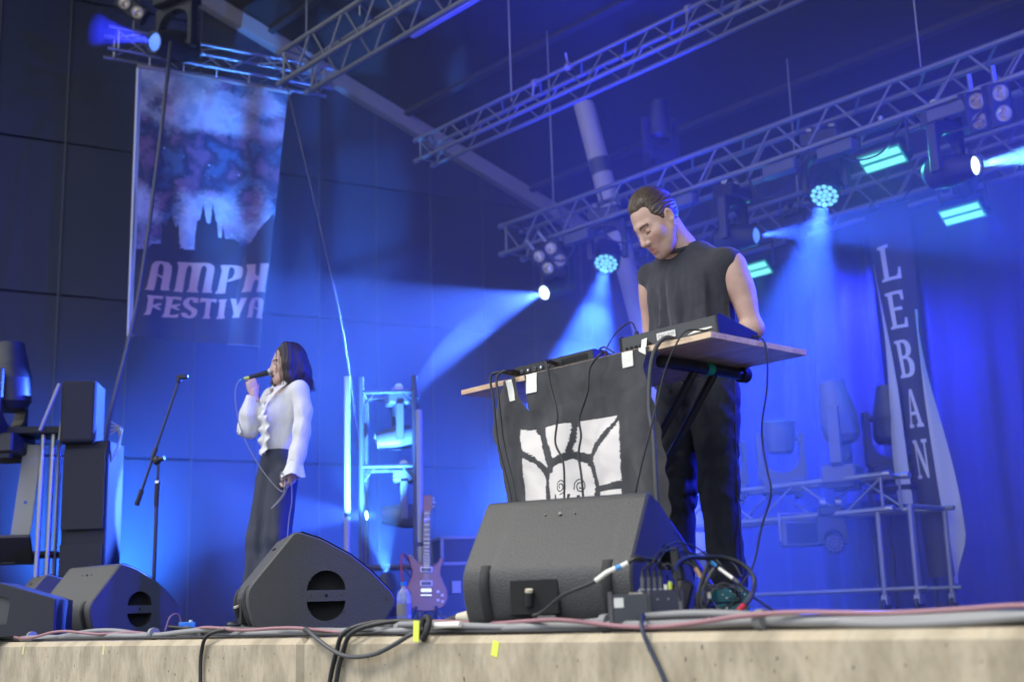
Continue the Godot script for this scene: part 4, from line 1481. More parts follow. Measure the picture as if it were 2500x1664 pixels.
class BodyMesh:
	var vs := PackedVector3Array()
	var ns := PackedVector3Array()
	var cs := PackedColorArray()
	var ix := PackedInt32Array()

	func add(f: Field, paint: Callable, xf := Transform3D()) -> BodyMesh:
		var nx := f.nx
		var ny := f.ny
		var nz := f.nz
		var d := f.d
		var ids := PackedInt32Array()
		ids.resize(nx * ny * nz)
		ids.fill(-1)
		var step := [1, nx, nx * ny]
		var corner := [0, 1, nx, nx + 1, nx * ny, nx * ny + 1, nx * ny + nx, nx * ny + nx + 1]
		var place := [Vector3(0, 0, 0), Vector3(1, 0, 0), Vector3(0, 1, 0), Vector3(1, 1, 0), Vector3(0, 0, 1), Vector3(1, 0, 1), Vector3(0, 1, 1), Vector3(1, 1, 1)]
		var edges := [[0, 1], [2, 3], [4, 5], [6, 7], [0, 2], [1, 3], [4, 6], [5, 7], [0, 4], [1, 5], [2, 6], [3, 7]]
		for z in nz - 1:
			for y in ny - 1:
				var row := (z * ny + y) * nx
				for x in nx - 1:
					var at := row + x
					var v0 := d[at]
					if absf(v0) > 2.0 * f.c + 0.01:
						continue
					var inside := 0
					for q in 8:
						if d[at + corner[q]] < 0.0:
							inside += 1
					if inside == 0 or inside == 8:
						continue
					var sum := Vector3.ZERO
					var n := 0
					for e in edges:
						var a := d[at + corner[e[0]]]
						var b := d[at + corner[e[1]]]
						if (a < 0.0) != (b < 0.0):
							sum += place[e[0]].lerp(place[e[1]], a / (a - b))
							n += 1
					var p := f.o + (Vector3(x, y, z) + sum / n) * f.c
					var g := Vector3(d[at + corner[1]] + d[at + corner[3]] + d[at + corner[5]] + d[at + corner[7]] - d[at] - d[at + corner[2]] - d[at + corner[4]] - d[at + corner[6]],
						d[at + corner[2]] + d[at + corner[3]] + d[at + corner[6]] + d[at + corner[7]] - d[at] - d[at + corner[1]] - d[at + corner[4]] - d[at + corner[5]],
						d[at + corner[4]] + d[at + corner[5]] + d[at + corner[6]] + d[at + corner[7]] - d[at] - d[at + corner[1]] - d[at + corner[2]] - d[at + corner[3]])
					ids[at] = vs.size()
					cs.append(paint.call(p))
					vs.append(xf * p)
					ns.append((xf.basis * g).normalized())
		for axis in 3:
			var u: int = step[(axis + 1) % 3]
			var w: int = step[(axis + 2) % 3]
			for z in range(1, nz - 1):
				for y in range(1, ny - 1):
					var row := (z * ny + y) * nx
					for x in range(1, nx - 1):
						var at := row + x
						var a := d[at]
						var b := d[at + step[axis]]
						if (a < 0.0) == (b < 0.0):
							continue
						var q := [ids[at], ids[at - u], ids[at - u - w], ids[at - w]]
						if q[0] < 0 or q[1] < 0 or q[2] < 0 or q[3] < 0:
							continue
						var face := (vs[q[1]] - vs[q[0]]).cross(vs[q[2]] - vs[q[0]])
						if face.dot(ns[q[0]] + ns[q[2]]) > 0.0:
							q = [q[0], q[3], q[2], q[1]]
						ix.append_array([q[0], q[1], q[2], q[0], q[2], q[3]])
		return self

	func add_tube(pts: Array, r, sides: int, col: Color) -> BodyMesh:
		var n := pts.size()
		var first := vs.size()
		var t0: Vector3 = (pts[1] - pts[0]).normalized()
		var side := t0.cross(Vector3.UP if absf(t0.y) < 0.9 else Vector3.RIGHT).normalized()
		for i in n:
			var t: Vector3 = (pts[mini(i + 1, n - 1)] - pts[maxi(i - 1, 0)]).normalized()
			side = (side - t * side.dot(t)).normalized()
			var other := t.cross(side)
			var rad: float = r if r is float else r[i]
			for k in sides:
				var a := TAU * k / sides
				var dir := side * cos(a) + other * sin(a)
				vs.append(pts[i] + dir * rad)
				ns.append(dir)
				cs.append(col)
		for i in n - 1:
			for k in sides:
				var j := (k + 1) % sides
				var a := first + i * sides + k
				var b := first + i * sides + j
				ix.append_array([a, a + sides, b + sides, a, b + sides, b])
		return self

	func mesh() -> ArrayMesh:
		var arr := []
		arr.resize(Mesh.ARRAY_MAX)
		arr[Mesh.ARRAY_VERTEX] = vs
		arr[Mesh.ARRAY_NORMAL] = ns
		arr[Mesh.ARRAY_COLOR] = cs
		arr[Mesh.ARRAY_INDEX] = ix
		var m := ArrayMesh.new()
		m.add_surface_from_arrays(Mesh.PRIMITIVE_TRIANGLES, arr)
		return m


func painted(key: String, rough: float) -> StandardMaterial3D:
	var m := mat(key, Color(1, 1, 1), rough)
	m.vertex_color_use_as_albedo = true
	return m


# a head about its own middle: y up, z out of the face
func head_field(cell: float, f: Dictionary) -> Field:
	var w: float = f.get("width", 1.0)
	var h := Field.new(Vector3(-0.105, -0.20, -0.125), Vector3(0.105, 0.145, 0.14), cell)
	h.egg(Vector3(0, 0.035, -0.012), Vector3(0.076 * w, 0.092, 0.096), 0.02)
	h.egg(Vector3(0, -0.035, 0.03), Vector3(0.063 * w, 0.085, 0.062), 0.03)
	h.egg(Vector3(0, -0.07, 0.035), Vector3(0.05 * w, 0.045, 0.05), 0.02)
	h.egg(Vector3(0, -0.105, 0.066), Vector3(0.024 * w, 0.018, 0.02), 0.022)
	for s in [-1.0, 1.0]:
		h.cone(Vector3(s * 0.062 * w, -0.035, -0.01), Vector3(s * 0.035 * w, -0.095, 0.05), 0.016, 0.014, 0.03)  # jaw
		h.egg(Vector3(s * 0.042 * w, -0.022, 0.056), Vector3(0.02, 0.018, 0.018), 0.035)  # cheekbone
		h.cone(Vector3(s * 0.012, 0.026, 0.083), Vector3(s * 0.042 * w, 0.022, 0.064), 0.0095, 0.008, 0.02)  # brow
		h.egg(Vector3(s * 0.031, 0.002, 0.09), Vector3(0.017, 0.010, 0.012), 0.016, Basis(), true)  # eye hollow
		h.egg(Vector3(s * 0.031, 0.0, 0.072), Vector3(0.014, 0.0125, 0.013), 0.004)  # lid
	h.cone(Vector3(0, 0.012, 0.087), Vector3(0, -0.032, 0.104 + f.get("nose", 0.0)), 0.008, 0.0115, 0.014)
	h.egg(Vector3(0, -0.036, 0.103 + f.get("nose", 0.0)), Vector3(0.0125, 0.010, 0.012), 0.008)
	for s in [-1.0, 1.0]:
		h.egg(Vector3(s * 0.0125, -0.039, 0.094), Vector3(0.0085, 0.008, 0.011), 0.008)
	# mouth
	h.cone(Vector3(-0.016, -0.068, 0.083), Vector3(0.016, -0.068, 0.083), 0.0065, 0.0065, 0.01)
	h.cone(Vector3(-0.014, -0.079, 0.083), Vector3(0.014, -0.079, 0.083), 0.0075, 0.0075, 0.01)
	if f.get("open", false):
		h.egg(Vector3(0, -0.075, 0.095), Vector3(0.014, 0.010, 0.018), 0.005, Basis(), true)
	else:
		h.cone(Vector3(-0.022, -0.0735, 0.094), Vector3(0.022, -0.0735, 0.094), 0.0028, 0.0028, 0.005, true)
	# ears
	for s in [-1.0, 1.0]:
		var eb := Basis(Vector3.UP, s * -0.35) * Basis(Vector3.RIGHT, -0.2)
		h.egg(Vector3(s * 0.080 * w, 0.0, -0.012), Vector3(0.009, 0.031, 0.018), 0.006, eb)
		h.egg(Vector3(s * 0.086 * w, 0.003, -0.010), Vector3(0.006, 0.018, 0.009), 0.004, eb, true)
	return h


func face_paint(skin: Color, f: Dictionary) -> Callable:
	var lip := Color(skin.r * 0.88, skin.g * 0.68, skin.b * 0.68)
	var brow: Color = f.brow
	var fleck := FastNoiseLite.new()
	fleck.seed = 15
	fleck.frequency = 38.0
	return func(p: Vector3) -> Color:
		var q := fleck.get_noise_3d(p.x, p.y, p.z)
		var c := Color(skin.r * (1.0 + 0.10 * q), skin.g * (1.0 + 0.15 * q), skin.b * (1.0 + 0.15 * q))
		if f.has("stubble") and p.y < -0.03 and p.z > -0.03:
			c = c.lerp(Color(0.16, 0.12, 0.10), f.stubble * smoothstep(-0.03, -0.06, p.y) * (0.7 + 0.6 * absf(q)))
		var blush := smoothstep(0.035, 0.0, (p - Vector3(0.045 * signf(p.x), -0.03, 0.07)).length())
		c = c.lerp(Color(skin.r * 1.02, skin.g * 0.78, skin.b * 0.75), 0.45 * blush)
		if absf(p.x) < 0.024 and p.z > 0.075 and absf(p.y + 0.0735) < 0.011:
			c = lip if not f.get("open", false) or absf(p.y + 0.0735) > 0.005 else Color(0.06, 0.015, 0.015)
		var bx := absf(p.x)
		if bx > 0.013 and bx < 0.05 and p.z > 0.05 and absf(p.y - (0.0255 - 12.0 * (bx - 0.03) * (bx - 0.03))) < 0.0045:
			c = brow
		if bx > 0.018 and bx < 0.045 and p.z > 0.06 and absf(p.y + 0.006) < 0.0028:
			c = brow.lerp(skin, 0.25)
		if f.has("eyes") and bx > 0.02 and bx < 0.043 and p.z > 0.06 and absf(p.y + 0.001) < 0.0045:
			c = Color(0.03, 0.02, 0.015) if absf(bx - 0.031) < 0.006 else Color(0.5, 0.47, 0.45)
		return c


# a hand about its wrist: fingers along -y, palm towards z, thumb towards x
func hand_field(cell: float, curl: Array, thumb: Array) -> Field:
	var h := Field.new(Vector3(-0.075, -0.21, -0.06), Vector3(0.095, 0.055, 0.115), cell)
	h.cone(Vector3(0, 0.05, 0), Vector3(0, 0.0, 0), 0.028, 0.026, 0.02)
	h.egg(Vector3(0, -0.045, 0.0), Vector3(0.041, 0.052, 0.0165), 0.02)
	for k in 4:
		var x := 0.028 - 0.0185 * k
		var p := Vector3(x, -0.082 + [0.002, 0.0, 0.004, 0.011][k], 0.0)
		var lens: Array = [[0.042, 0.026, 0.02], [0.046, 0.029, 0.021], [0.043, 0.027, 0.02], [0.034, 0.021, 0.018]][k]
		var a := 0.0
		var r := 0.0098 - 0.0006 * k
		var chain := [[Vector3(x * 0.9, -0.05, 0.0), r * 1.05], [p, r]]
		for j in 3:
			a += curl[k] * [0.9, 1.05, 0.75][j]
			p += Vector3(0.0, -cos(a), sin(a)) * lens[j]
			chain.append([p, r * [0.95, 0.9, 0.8][j]])
		h.chain(chain, 0.006)
	h.chain([[Vector3(0.022, -0.02, 0.006), 0.014], [thumb[0], 0.0125], [thumb[1], 0.011], [thumb[2], 0.009]], 0.012)
	return h


func performers() -> void:
	man()
	singer()


func man() -> void:
	var skin := Color(0.58, 0.37, 0.285)
	var sm := painted("man_skin", 0.5)
	var t := thing("person", "man in black sleeveless shirt and black jeans bent over the table's instruments", "person", Vector3(-3.25, 0.02, -1.47))
	var fleck := FastNoiseLite.new()
	fleck.seed = 5
	fleck.frequency = 22.0
	var plain := func(p: Vector3) -> Color:
		var q := fleck.get_noise_3d(p.x, p.y, p.z)
		var elbow := smoothstep(0.07, 0.0, (p - Vector3(0.262, 1.125, -0.075)).length())
		return Color(skin.r * (1.0 + 0.10 * q), skin.g * (1.0 + 0.16 * q - 0.16 * elbow), skin.b * (1.0 + 0.16 * q - 0.2 * elbow))
	# head, bowed and turned to his right
	var hx := Transform3D(Basis(Vector3.UP, -0.27) * Basis(Vector3.RIGHT, 0.66) * Basis(Vector3.BACK, 0.05) * Basis().scaled(Vector3.ONE * 1.08), Vector3(-0.035, 1.603, 0.15))
	var sk := BodyMesh.new()
	var face := {"brow": Color(0.12, 0.08, 0.055), "nose": 0.004, "width": 0.97, "stubble": 0.22}
	sk.add(head_field(0.0045, face), face_paint(skin, face), hx)
	# neck, shoulders, arms
	var f := Field.new(Vector3(-0.36, 0.90, -0.2), Vector3(0.36, 1.68, 0.45), 0.011)
	f.chain([[hx * Vector3(0, -0.03, -0.03), 0.062], [Vector3(-0.015, 1.505, 0.03), 0.066], [Vector3(-0.01, 1.42, 0.01), 0.078]], 0.03)
	f.cone(Vector3(-0.17, 1.42, -0.01), Vector3(0.17, 1.40, -0.01), 0.06, 0.06, 0.06)
	for s in [-1.0, 1.0]:
		var sh := Vector3(0.205, 1.395, -0.015) if s > 0 else Vector3(-0.215, 1.43, -0.015)
		var el := Vector3(0.262, 1.125, -0.055) if s > 0 else Vector3(-0.275, 1.16, -0.05)
		var wr := Vector3(0.105, 1.005, 0.19) if s > 0 else Vector3(-0.12, 1.02, 0.21)
		f.egg(sh + Vector3(s * 0.012, -0.045, 0.0), Vector3(0.052, 0.085, 0.058), 0.03)  # shoulder muscle
		f.egg(sh.lerp(el, 0.55) + Vector3(s * 0.004, 0, -0.014), Vector3(0.043, 0.095, 0.046), 0.03)  # upper arm
		f.egg(el + Vector3(s * 0.003, 0.0, -0.012), Vector3(0.025, 0.03, 0.025), 0.025)  # elbow
		f.cone(sh, sh.lerp(el, 0.35), 0.056, 0.05, 0.03)
		f.cone(sh.lerp(el, 0.35), el, 0.05, 0.039, 0.02)
		f.cone(el, el.lerp(wr, 0.3), 0.042, 0.043, 0.02)
		f.cone(el.lerp(wr, 0.3), wr, 0.043, 0.028, 0.02)
		var dir := (wr - el).normalized()
		var y := -dir
		var x := Vector3(-s, 0, 0)
		x = (x - y * x.dot(y)).normalized()
		var z := x.cross(y)
		if z.y > 0:
			z = -z
		var hb := Basis(x, y, z)
		sk.add(hand_field(0.0055, [0.35, 0.4, 0.42, 0.4], [Vector3(0.045, -0.045, 0.02), Vector3(0.055, -0.075, 0.03), Vector3(0.052, -0.098, 0.036)]), plain, Transform3D(hb, wr))
	sk.add(f, plain)
	part("body", sk.mesh(), sm, t)

	# hair combed back
	var hair := Color(0.10, 0.07, 0.052)
	var n := FastNoiseLite.new()
	n.seed = 3
	n.frequency = 14.0
	var hf := Field.new(Vector3(-0.11, -0.09, -0.135), Vector3(0.11, 0.15, 0.11), 0.0045)
	hf.egg(Vector3(0, 0.037, -0.014), Vector3(0.0805, 0.0965, 0.101), 0.02)
	hf.egg(Vector3(0, 0.09, 0.0), Vector3(0.05, 0.038, 0.055), 0.03)
	hf.ripple(func(p: Vector3) -> float:
		var a := atan2(p.x, p.y - 0.0)
		return 0.0014 * sin(a * 44.0 + 9.0 * n.get_noise_2d(a * 0.05, p.z * 0.3)) + 0.002 * n.get_noise_3d(p.x * 3.0, p.y * 3.0, p.z))
	hf.slice(Vector3(0, 0.085, 0.070), Vector3(0, -0.50, 0.86), 0.022)
	for s in [-1.0, 1.0]:
		hf.egg(Vector3(s * 0.060, 0.078, 0.072), Vector3(0.022, 0.026, 0.03), 0.022, Basis(), true)
		hf.egg(Vector3(s * 0.086, -0.004, -0.012), Vector3(0.022, 0.036, 0.024), 0.008, Basis(), true)
	var hs := BodyMesh.new()
	hs.add(hf, func(p: Vector3) -> Color:
		var a := atan2(p.x, p.y)
		return hair * (0.95 + 0.75 * n.get_noise_2d(a * 0.8, p.z * 0.05)), hx)
	for k in 460:
		var a := rng.randf_range(-1.25, 1.25)
		var z0 := 0.074 - 0.055 * absf(a) * 0.7 - rng.randf() * 0.10
		var pts := []
		for j in 7:
			var v := float(j) / 6
			var z := maxf(z0 - 0.11 * v, -0.095)
			var e := sqrt(maxf(0.03, 1.0 - pow((z + 0.014) / 0.108, 2.0)))
			var aa := a * (1.0 - 0.1 * v) + 0.1 * sin(v * 3.0 + k)
			pts.append(hx * Vector3(sin(aa) * 0.083 * e, 0.038 + cos(aa) * (0.099 * e + 0.002 + (0.02 * sin(PI * v) if z0 > 0.0 else 0.0) * rng.randf() * 0.5), z))
		hs.add_tube(pts, [0.0007, 0.0010, 0.0010, 0.0010, 0.0009, 0.0008, 0.0003], 3, hair * rng.randf_range(0.6, 2.6))
	part("hair", hs.mesh(), painted("man_hair", 0.42), t)

	# loose sleeveless shirt
	var cloth := FastNoiseLite.new()
	cloth.seed = 6
	cloth.frequency = 5.0
	var sf := Field.new(Vector3(-0.33, 0.86, -0.22), Vector3(0.33, 1.60, 0.24), 0.010)
	sf.egg(Vector3(0, 1.33, 0.0), Vector3(0.215, 0.17, 0.13), 0.05)
	sf.egg(Vector3(0, 1.12, 0.01), Vector3(0.195, 0.24, 0.135), 0.06)
	sf.cone(Vector3(-0.205, 1.435, -0.005), Vector3(0.198, 1.405, -0.005), 0.07, 0.07, 0.05)
	sf.cone(Vector3(-0.075, 1.475, 0.015), Vector3(0.055, 1.465, 0.015), 0.07, 0.07, 0.05)
	sf.egg(Vector3(0, 0.99, 0.02), Vector3(0.19, 0.13, 0.13), 0.05)
	sf.slice(Vector3(0, 0.905, 0), Vector3(0, -1, 0), 0.01)
	sf.ripple(func(p: Vector3) -> float:
		var a := atan2(p.x, p.z)
		var low := smoothstep(1.45, 1.15, p.y)
		return 0.014 * low * sin(a * 9.0 + p.y * 3.0 + 5.0 * cloth.get_noise_2d(a * 0.12, p.y * 0.12)) + 0.014 * cloth.get_noise_3d(p.x * 0.6, p.y * 0.35, p.z * 0.6))
	# neck and arm openings
	sf.cone(Vector3(-0.02, 1.515, 0.045), Vector3(-0.03, 1.66, 0.08), 0.068, 0.09, 0.012, true)
	for s in [-1.0, 1.0]:
		var a := Vector3(s * 0.355, 1.36 if s > 0 else 1.39, -0.02)
		sf.egg(a, Vector3(0.105, 0.15, 0.085), 0.015, Basis(Vector3.BACK, s * 0.25), true)
		sf.egg(Vector3(s * 0.345, 1.22, -0.03), Vector3(0.115, 0.13, 0.10), 0.02, Basis(), true)
	var ss := BodyMesh.new()
	ss.add(sf, func(p: Vector3) -> Color: return Color(0.034, 0.034, 0.044) * (1.0 + 0.25 * cloth.get_noise_3d(p.x * 4.0, p.y * 4.0, p.z * 4.0)))
	var shirt_mat := painted("man_shirt", 0.9)
	shirt_mat.rim_enabled = true
	shirt_mat.rim = 0.35
	var shirt := part("shirt", ss.mesh(), shirt_mat, t)
	var collar := []
	for k in 21:
		var a := TAU * k / 20
		collar.append(Vector3(-0.02 + 0.078 * sin(a), 1.502 - 0.026 * cos(a), 0.040 + 0.073 * cos(a)))
	part("collar", shape().tube(collar, 0.009, 8, false), M.shirt_rib, shirt)

	# jeans
	var jf := Field.new(Vector3(-0.32, 0.03, -0.2), Vector3(0.30, 1.06, 0.22), 0.012)
	jf.egg(Vector3(0, 0.93, 0), Vector3(0.175, 0.12, 0.125), 0.05)
	jf.chain([[Vector3(0.085, 0.88, 0.0), 0.105], [Vector3(0.092, 0.50, 0.015), 0.078], [Vector3(0.082, 0.09, -0.02), 0.074]], 0.03)
	jf.chain([[Vector3(-0.085, 0.88, 0.0), 0.105], [Vector3(-0.125, 0.50, 0.02), 0.078], [Vector3(-0.165, 0.09, 0.0), 0.074]], 0.03)
	jf.slice(Vector3(0, 1.02, 0), Vector3(0, 1, 0), 0.01)
	jf.slice(Vector3(0, 0.06, 0), Vector3(0, -1, 0), 0.01)
	jf.ripple(func(p: Vector3) -> float:
		var fold := exp(-pow((p.y - 0.5) * 6.0, 2.0)) + exp(-pow((p.y - 0.13) * 9.0, 2.0)) + 0.5 * exp(-pow((p.y - 0.82) * 8.0, 2.0))
		return 0.006 * fold * sin(p.y * 48.0 + p.x * 26.0 + 10.0 * cloth.get_noise_3d(p.x, p.y * 0.5, p.z)) + 0.009 * cloth.get_noise_3d(p.x * 0.8, p.y * 0.3, p.z * 0.8))
	var js := BodyMesh.new()
	js.add(jf, func(p: Vector3) -> Color: return Color(0.014, 0.015, 0.022) * (1.0 + 0.35 * cloth.get_noise_3d(p.x * 5.0, p.y * 5.0, p.z * 5.0)))
	var jeans := part("jeans", js.mesh(), painted("man_jeans", 0.8), t)
	for s in [-1.0, 1.0]:
		var seam := []
		for k in 12:
			var v := float(k) / 11
			var y := lerpf(0.95, 0.08, v)
			var cx := lerpf(0.085, 0.09, v) if s > 0 else lerpf(-0.085, -0.165, v)
			var r := lerpf(0.107, 0.078, minf(1.0, v * 1.8))
			seam.append(Vector3(cx + s * (r + 0.001), y, 0.0))
		part("side_seam", shape().tube(seam, 0.0035, 6), M.denim_seam, jeans)
	for s in [-1.0, 1.0]:
		var at := Vector3(0.082, 0, -0.01) if s > 0 else Vector3(-0.165, 0, 0.01)
		var shoe := Field.new(at + Vector3(-0.08, -0.01, -0.13), at + Vector3(0.08, 0.13, 0.24), 0.008)
		shoe.egg(at + Vector3(0, 0.05, -0.035), Vector3(0.042, 0.055, 0.06), 0.03)
		shoe.egg(at + Vector3(0, 0.035, 0.10), Vector3(0.048, 0.04, 0.10), 0.04)
		shoe.cone(at + Vector3(0, 0.02, -0.06), at + Vector3(0, 0.02, 0.14), 0.038, 0.045, 0.03)
		shoe.slice(at + Vector3(0, 0.002, 0), Vector3(0, -1, 0), 0.004)
		part("shoe", BodyMesh.new().add(shoe, func(_p: Vector3) -> Color: return Color(0.015, 0.015, 0.016)).mesh(), painted("man_shoe", 0.5), t)


func ruffle(path: Array, normal: Vector3, width: float, waves: float, amp: float) -> Shape:
	var sh := shape()
	var n := path.size()
	sh.sheet(func(u: float, v: float):
		var i := int(round(u * (n - 1)))
		var p: Vector3 = path[i]
		var t: Vector3 = (path[mini(i + 1, n - 1)] - path[maxi(i - 1, 0)]).normalized()
		var side := t.cross(normal).normalized()
		return p + side * (width * v) + normal * (amp * v * sin(u * waves) + 0.006), n - 1, 4)
	return sh


func singer() -> void:
	# local axes: x to the picture's right, z towards the camera
	var skin := Color(0.56, 0.37, 0.30)
	var at := Vector3(-6.29, 0.02, -1.40)
	var slim := camera_basis() * Basis().scaled(Vector3(0.92, 1.0, 0.95))
	var t := thing("person", "woman in white ruffled blouse and dark trousers singing into a microphone", "person", at, slim)
	var plain := func(_p: Vector3) -> Color: return skin
	var sm := painted("singer_skin", 0.5)
	var sk := BodyMesh.new()
	var hx := Transform3D(Basis(Vector3.UP, -1.12) * Basis(Vector3.RIGHT, 0.0) * Basis().scaled(Vector3.ONE * 0.93), Vector3(0.005, 1.515, 0.005))
	var face := {"brow": Color(0.03, 0.022, 0.02), "open": true, "width": 0.93, "eyes": true}
	sk.add(head_field(0.0045, face), face_paint(skin, face), hx)
	var body := Field.new(Vector3(-0.3, 0.84, -0.25), Vector3(0.3, 1.50, 0.3), 0.010)
	body.chain([[hx * Vector3(0, -0.06, -0.025), 0.046], [Vector3(0.0, 1.385, 0.0), 0.046], [Vector3(-0.01, 1.33, 0.0), 0.06]], 0.03)
	body.cone(Vector3(-0.09, 1.335, -0.08), Vector3(0.09, 1.335, 0.08), 0.04, 0.04, 0.05)
	body.egg(Vector3(-0.03, 1.24, 0.03), Vector3(0.085, 0.12, 0.085), 0.05)
	body.chain([[Vector3(0.09, 1.335, 0.08), 0.036], [Vector3(0.14, 1.21, 0.13), 0.032], [Vector3(0.135, 1.10, 0.15), 0.03], [Vector3(0.095, 0.88, 0.19), 0.024]], 0.02)
	body.chain([[Vector3(-0.09, 1.335, -0.08), 0.036], [Vector3(-0.16, 1.24, -0.03), 0.033], [Vector3(-0.215, 1.155, 0.05), 0.033]], 0.02)
	sk.add(body, plain)
	# her right hand closes round the microphone
	var mic_a := Vector3(-0.215, 1.437, 0.075)
	var mic_b := Vector3(-0.085, 1.474, 0.03)
	var along := (mic_b - mic_a).normalized()
	var wr := Vector3(-0.178, 1.335, 0.085)
	var fy := -(Vector3(0, 1, 0) - along * along.y).normalized()
	var fx := along
	var hb := Basis(fx, fy, fx.cross(fy))
	sk.add(hand_field(0.005, [0.95, 1.0, 1.02, 1.05], [Vector3(0.04, -0.05, 0.03), Vector3(0.03, -0.085, 0.05), Vector3(0.012, -0.1, 0.052)]), plain, Transform3D(hb * Basis().scaled(Vector3.ONE * 0.9), wr))
	var fore := Field.new(Vector3(-0.3, 1.1, -0.05), Vector3(-0.1, 1.40, 0.2), 0.009)
	fore.cone(Vector3(-0.215, 1.16, 0.05), wr + Vector3(0, 0.02, 0), 0.036, 0.025, 0.02)
	sk.add(fore, plain)
	# her left hand hangs, loosely closed on the cable
	var lw := Vector3(0.095, 0.875, 0.19)
	var lb := Basis(Vector3(-0.55, 0, 0.83).normalized(), Vector3(0.28, 0.95, 0.1).normalized(), Vector3.ZERO)
	lb.z = lb.x.cross(lb.y).normalized()
	lb.y = lb.z.cross(lb.x)
	sk.add(hand_field(0.005, [0.75, 0.8, 0.85, 0.85], [Vector3(0.04, -0.045, 0.02), Vector3(0.045, -0.075, 0.04), Vector3(0.03, -0.09, 0.05)]), plain, Transform3D(lb * Basis().scaled(Vector3.ONE * 0.88), lw))
	part("body", sk.mesh(), sm, t)

	# shoulder-length dark hair
	var hair := Color(0.03, 0.019, 0.017)
	var n := FastNoiseLite.new()
	n.seed = 12
	n.frequency = 9.0
	var hf := Field.new(Vector3(-0.15, 1.32, -0.15), Vector3(0.2, 1.68, 0.16), 0.006)
	hf.egg(Vector3(0.03, 1.555, 0.0), Vector3(0.092, 0.098, 0.09), 0.02)
	hf.chain([[Vector3(0.055, 1.55, 0.0), 0.088], [Vector3(0.085, 1.47, 0.0), 0.078], [Vector3(0.10, 1.40, -0.01), 0.06], [Vector3(0.115, 1.37, -0.01), 0.035]], 0.04)
	hf.chain([[Vector3(0.02, 1.61, 0.06), 0.035], [Vector3(0.035, 1.51, 0.082), 0.034], [Vector3(0.045, 1.43, 0.078), 0.03], [Vector3(0.05, 1.375, 0.07), 0.016]], 0.03)
	hf.chain([[Vector3(-0.03, 1.61, -0.05), 0.035], [Vector3(-0.055, 1.51, -0.082), 0.032], [Vector3(-0.07, 1.43, -0.075), 0.03], [Vector3(-0.05, 1.36, -0.06), 0.02]], 0.03)
	hf.ripple(func(p: Vector3) -> float:
		var a := atan2(p.x - 0.03, p.z)
		return 0.0026 * sin(a * 30.0 + 9.0 * n.get_noise_2d(a * 0.12, p.y * 0.2)) + 0.006 * n.get_noise_3d(p.x * 0.6, p.y * 0.25, p.z * 0.6))
	hf.egg(Vector3(-0.085, 1.495, 0.045), Vector3(0.098, 0.115, 0.085), 0.015, Basis(Vector3.UP, 0.5), true)
	var hs := BodyMesh.new()
	hs.add(hf, func(p: Vector3) -> Color:
		var a := atan2(p.x - 0.03, p.z)
		return hair * (1.0 + 0.7 * n.get_noise_2d(a * 2.0, p.y * 0.1)))
	for k in 240:
		var a := rng.randf_range(0.0, TAU)
		var r := rng.randf_range(0.07, 0.094)
		var p0 := Vector3(0.03 + r * cos(a), 1.60, r * sin(a))
		if p0.x < -0.02:
			continue
		var pts := []
		for j in 6:
			var v := float(j) / 5
			pts.append(p0 + Vector3(0.045 * v * cos(a) + 0.03 * v, -0.24 * v, 0.02 * v * sin(a)) + Vector3(0.008 * sin(v * 6.0 + k), 0, 0.008 * cos(v * 5.0 + k)))
		hs.add_tube(pts, [0.0008, 0.0012, 0.0012, 0.001, 0.0009, 0.0004], 3, hair * rng.randf_range(0.7, 2.6))
	hs.add_tube([Vector3(-0.045, 1.60, 0.055), Vector3(-0.043, 1.55, 0.082), Vector3(-0.038, 1.50, 0.085), Vector3(-0.045, 1.46, 0.075)], [0.003, 0.003, 0.002, 0.001], 5, hair)
	part("hair", hs.mesh(), painted("singer_hair", 0.6), t)

	# blouse
	var cloth := FastNoiseLite.new()
	cloth.seed = 16
	cloth.frequency = 7.0
	var bf := Field.new(Vector3(-0.33, 0.86, -0.24), Vector3(0.26, 1.45, 0.30), 0.009)
	bf.egg(Vector3(-0.015, 1.22, 0.01), Vector3(0.135, 0.16, 0.12), 0.05)
	bf.egg(Vector3(-0.075, 1.215, 0.065), Vector3(0.07, 0.07, 0.07), 0.05)
	bf.egg(Vector3(-0.025, 1.07, 0.0), Vector3(0.118, 0.11, 0.105), 0.05)
	bf.cone(Vector3(-0.10, 1.34, -0.09), Vector3(0.105, 1.345, 0.095), 0.058, 0.058, 0.04)
	# sleeves: near one hanging, far one bent up
	bf.chain([[Vector3(0.11, 1.335, 0.10), 0.06], [Vector3(0.142, 1.22, 0.13), 0.055], [Vector3(0.138, 1.11, 0.15), 0.05], [Vector3(0.115, 0.98, 0.17), 0.043], [Vector3(0.10, 0.91, 0.185), 0.047]], 0.03)
	bf.chain([[Vector3(-0.105, 1.33, -0.10), 0.06], [Vector3(-0.17, 1.22, -0.03), 0.06], [Vector3(-0.222, 1.145, 0.05), 0.062], [Vector3(-0.21, 1.22, 0.065), 0.062], [Vector3(-0.19, 1.31, 0.08), 0.042]], 0.025)
	bf.ripple(func(p: Vector3) -> float:
		return 0.011 * cloth.get_noise_3d(p.x * 0.6, p.y * 0.22, p.z * 0.6) + 0.0035 * sin(p.x * 60.0 + p.y * 14.0 + 7.0 * cloth.get_noise_3d(p.z * 0.4, p.x * 0.4, p.y * 0.3)) * smoothstep(1.36, 1.2, p.y))
	# hem: cut the trunk but not the hanging sleeve
	bf.egg(Vector3(-0.06, 0.90, -0.02), Vector3(0.145, 0.095, 0.15), 0.006, Basis(Vector3.BACK, 0.05), true)
	# neckline: an open V towards the front, which faces the lower left
	bf.cone(Vector3(-0.005, 1.42, 0.0), Vector3(-0.06, 1.40, 0.06), 0.062, 0.075, 0.01, true)
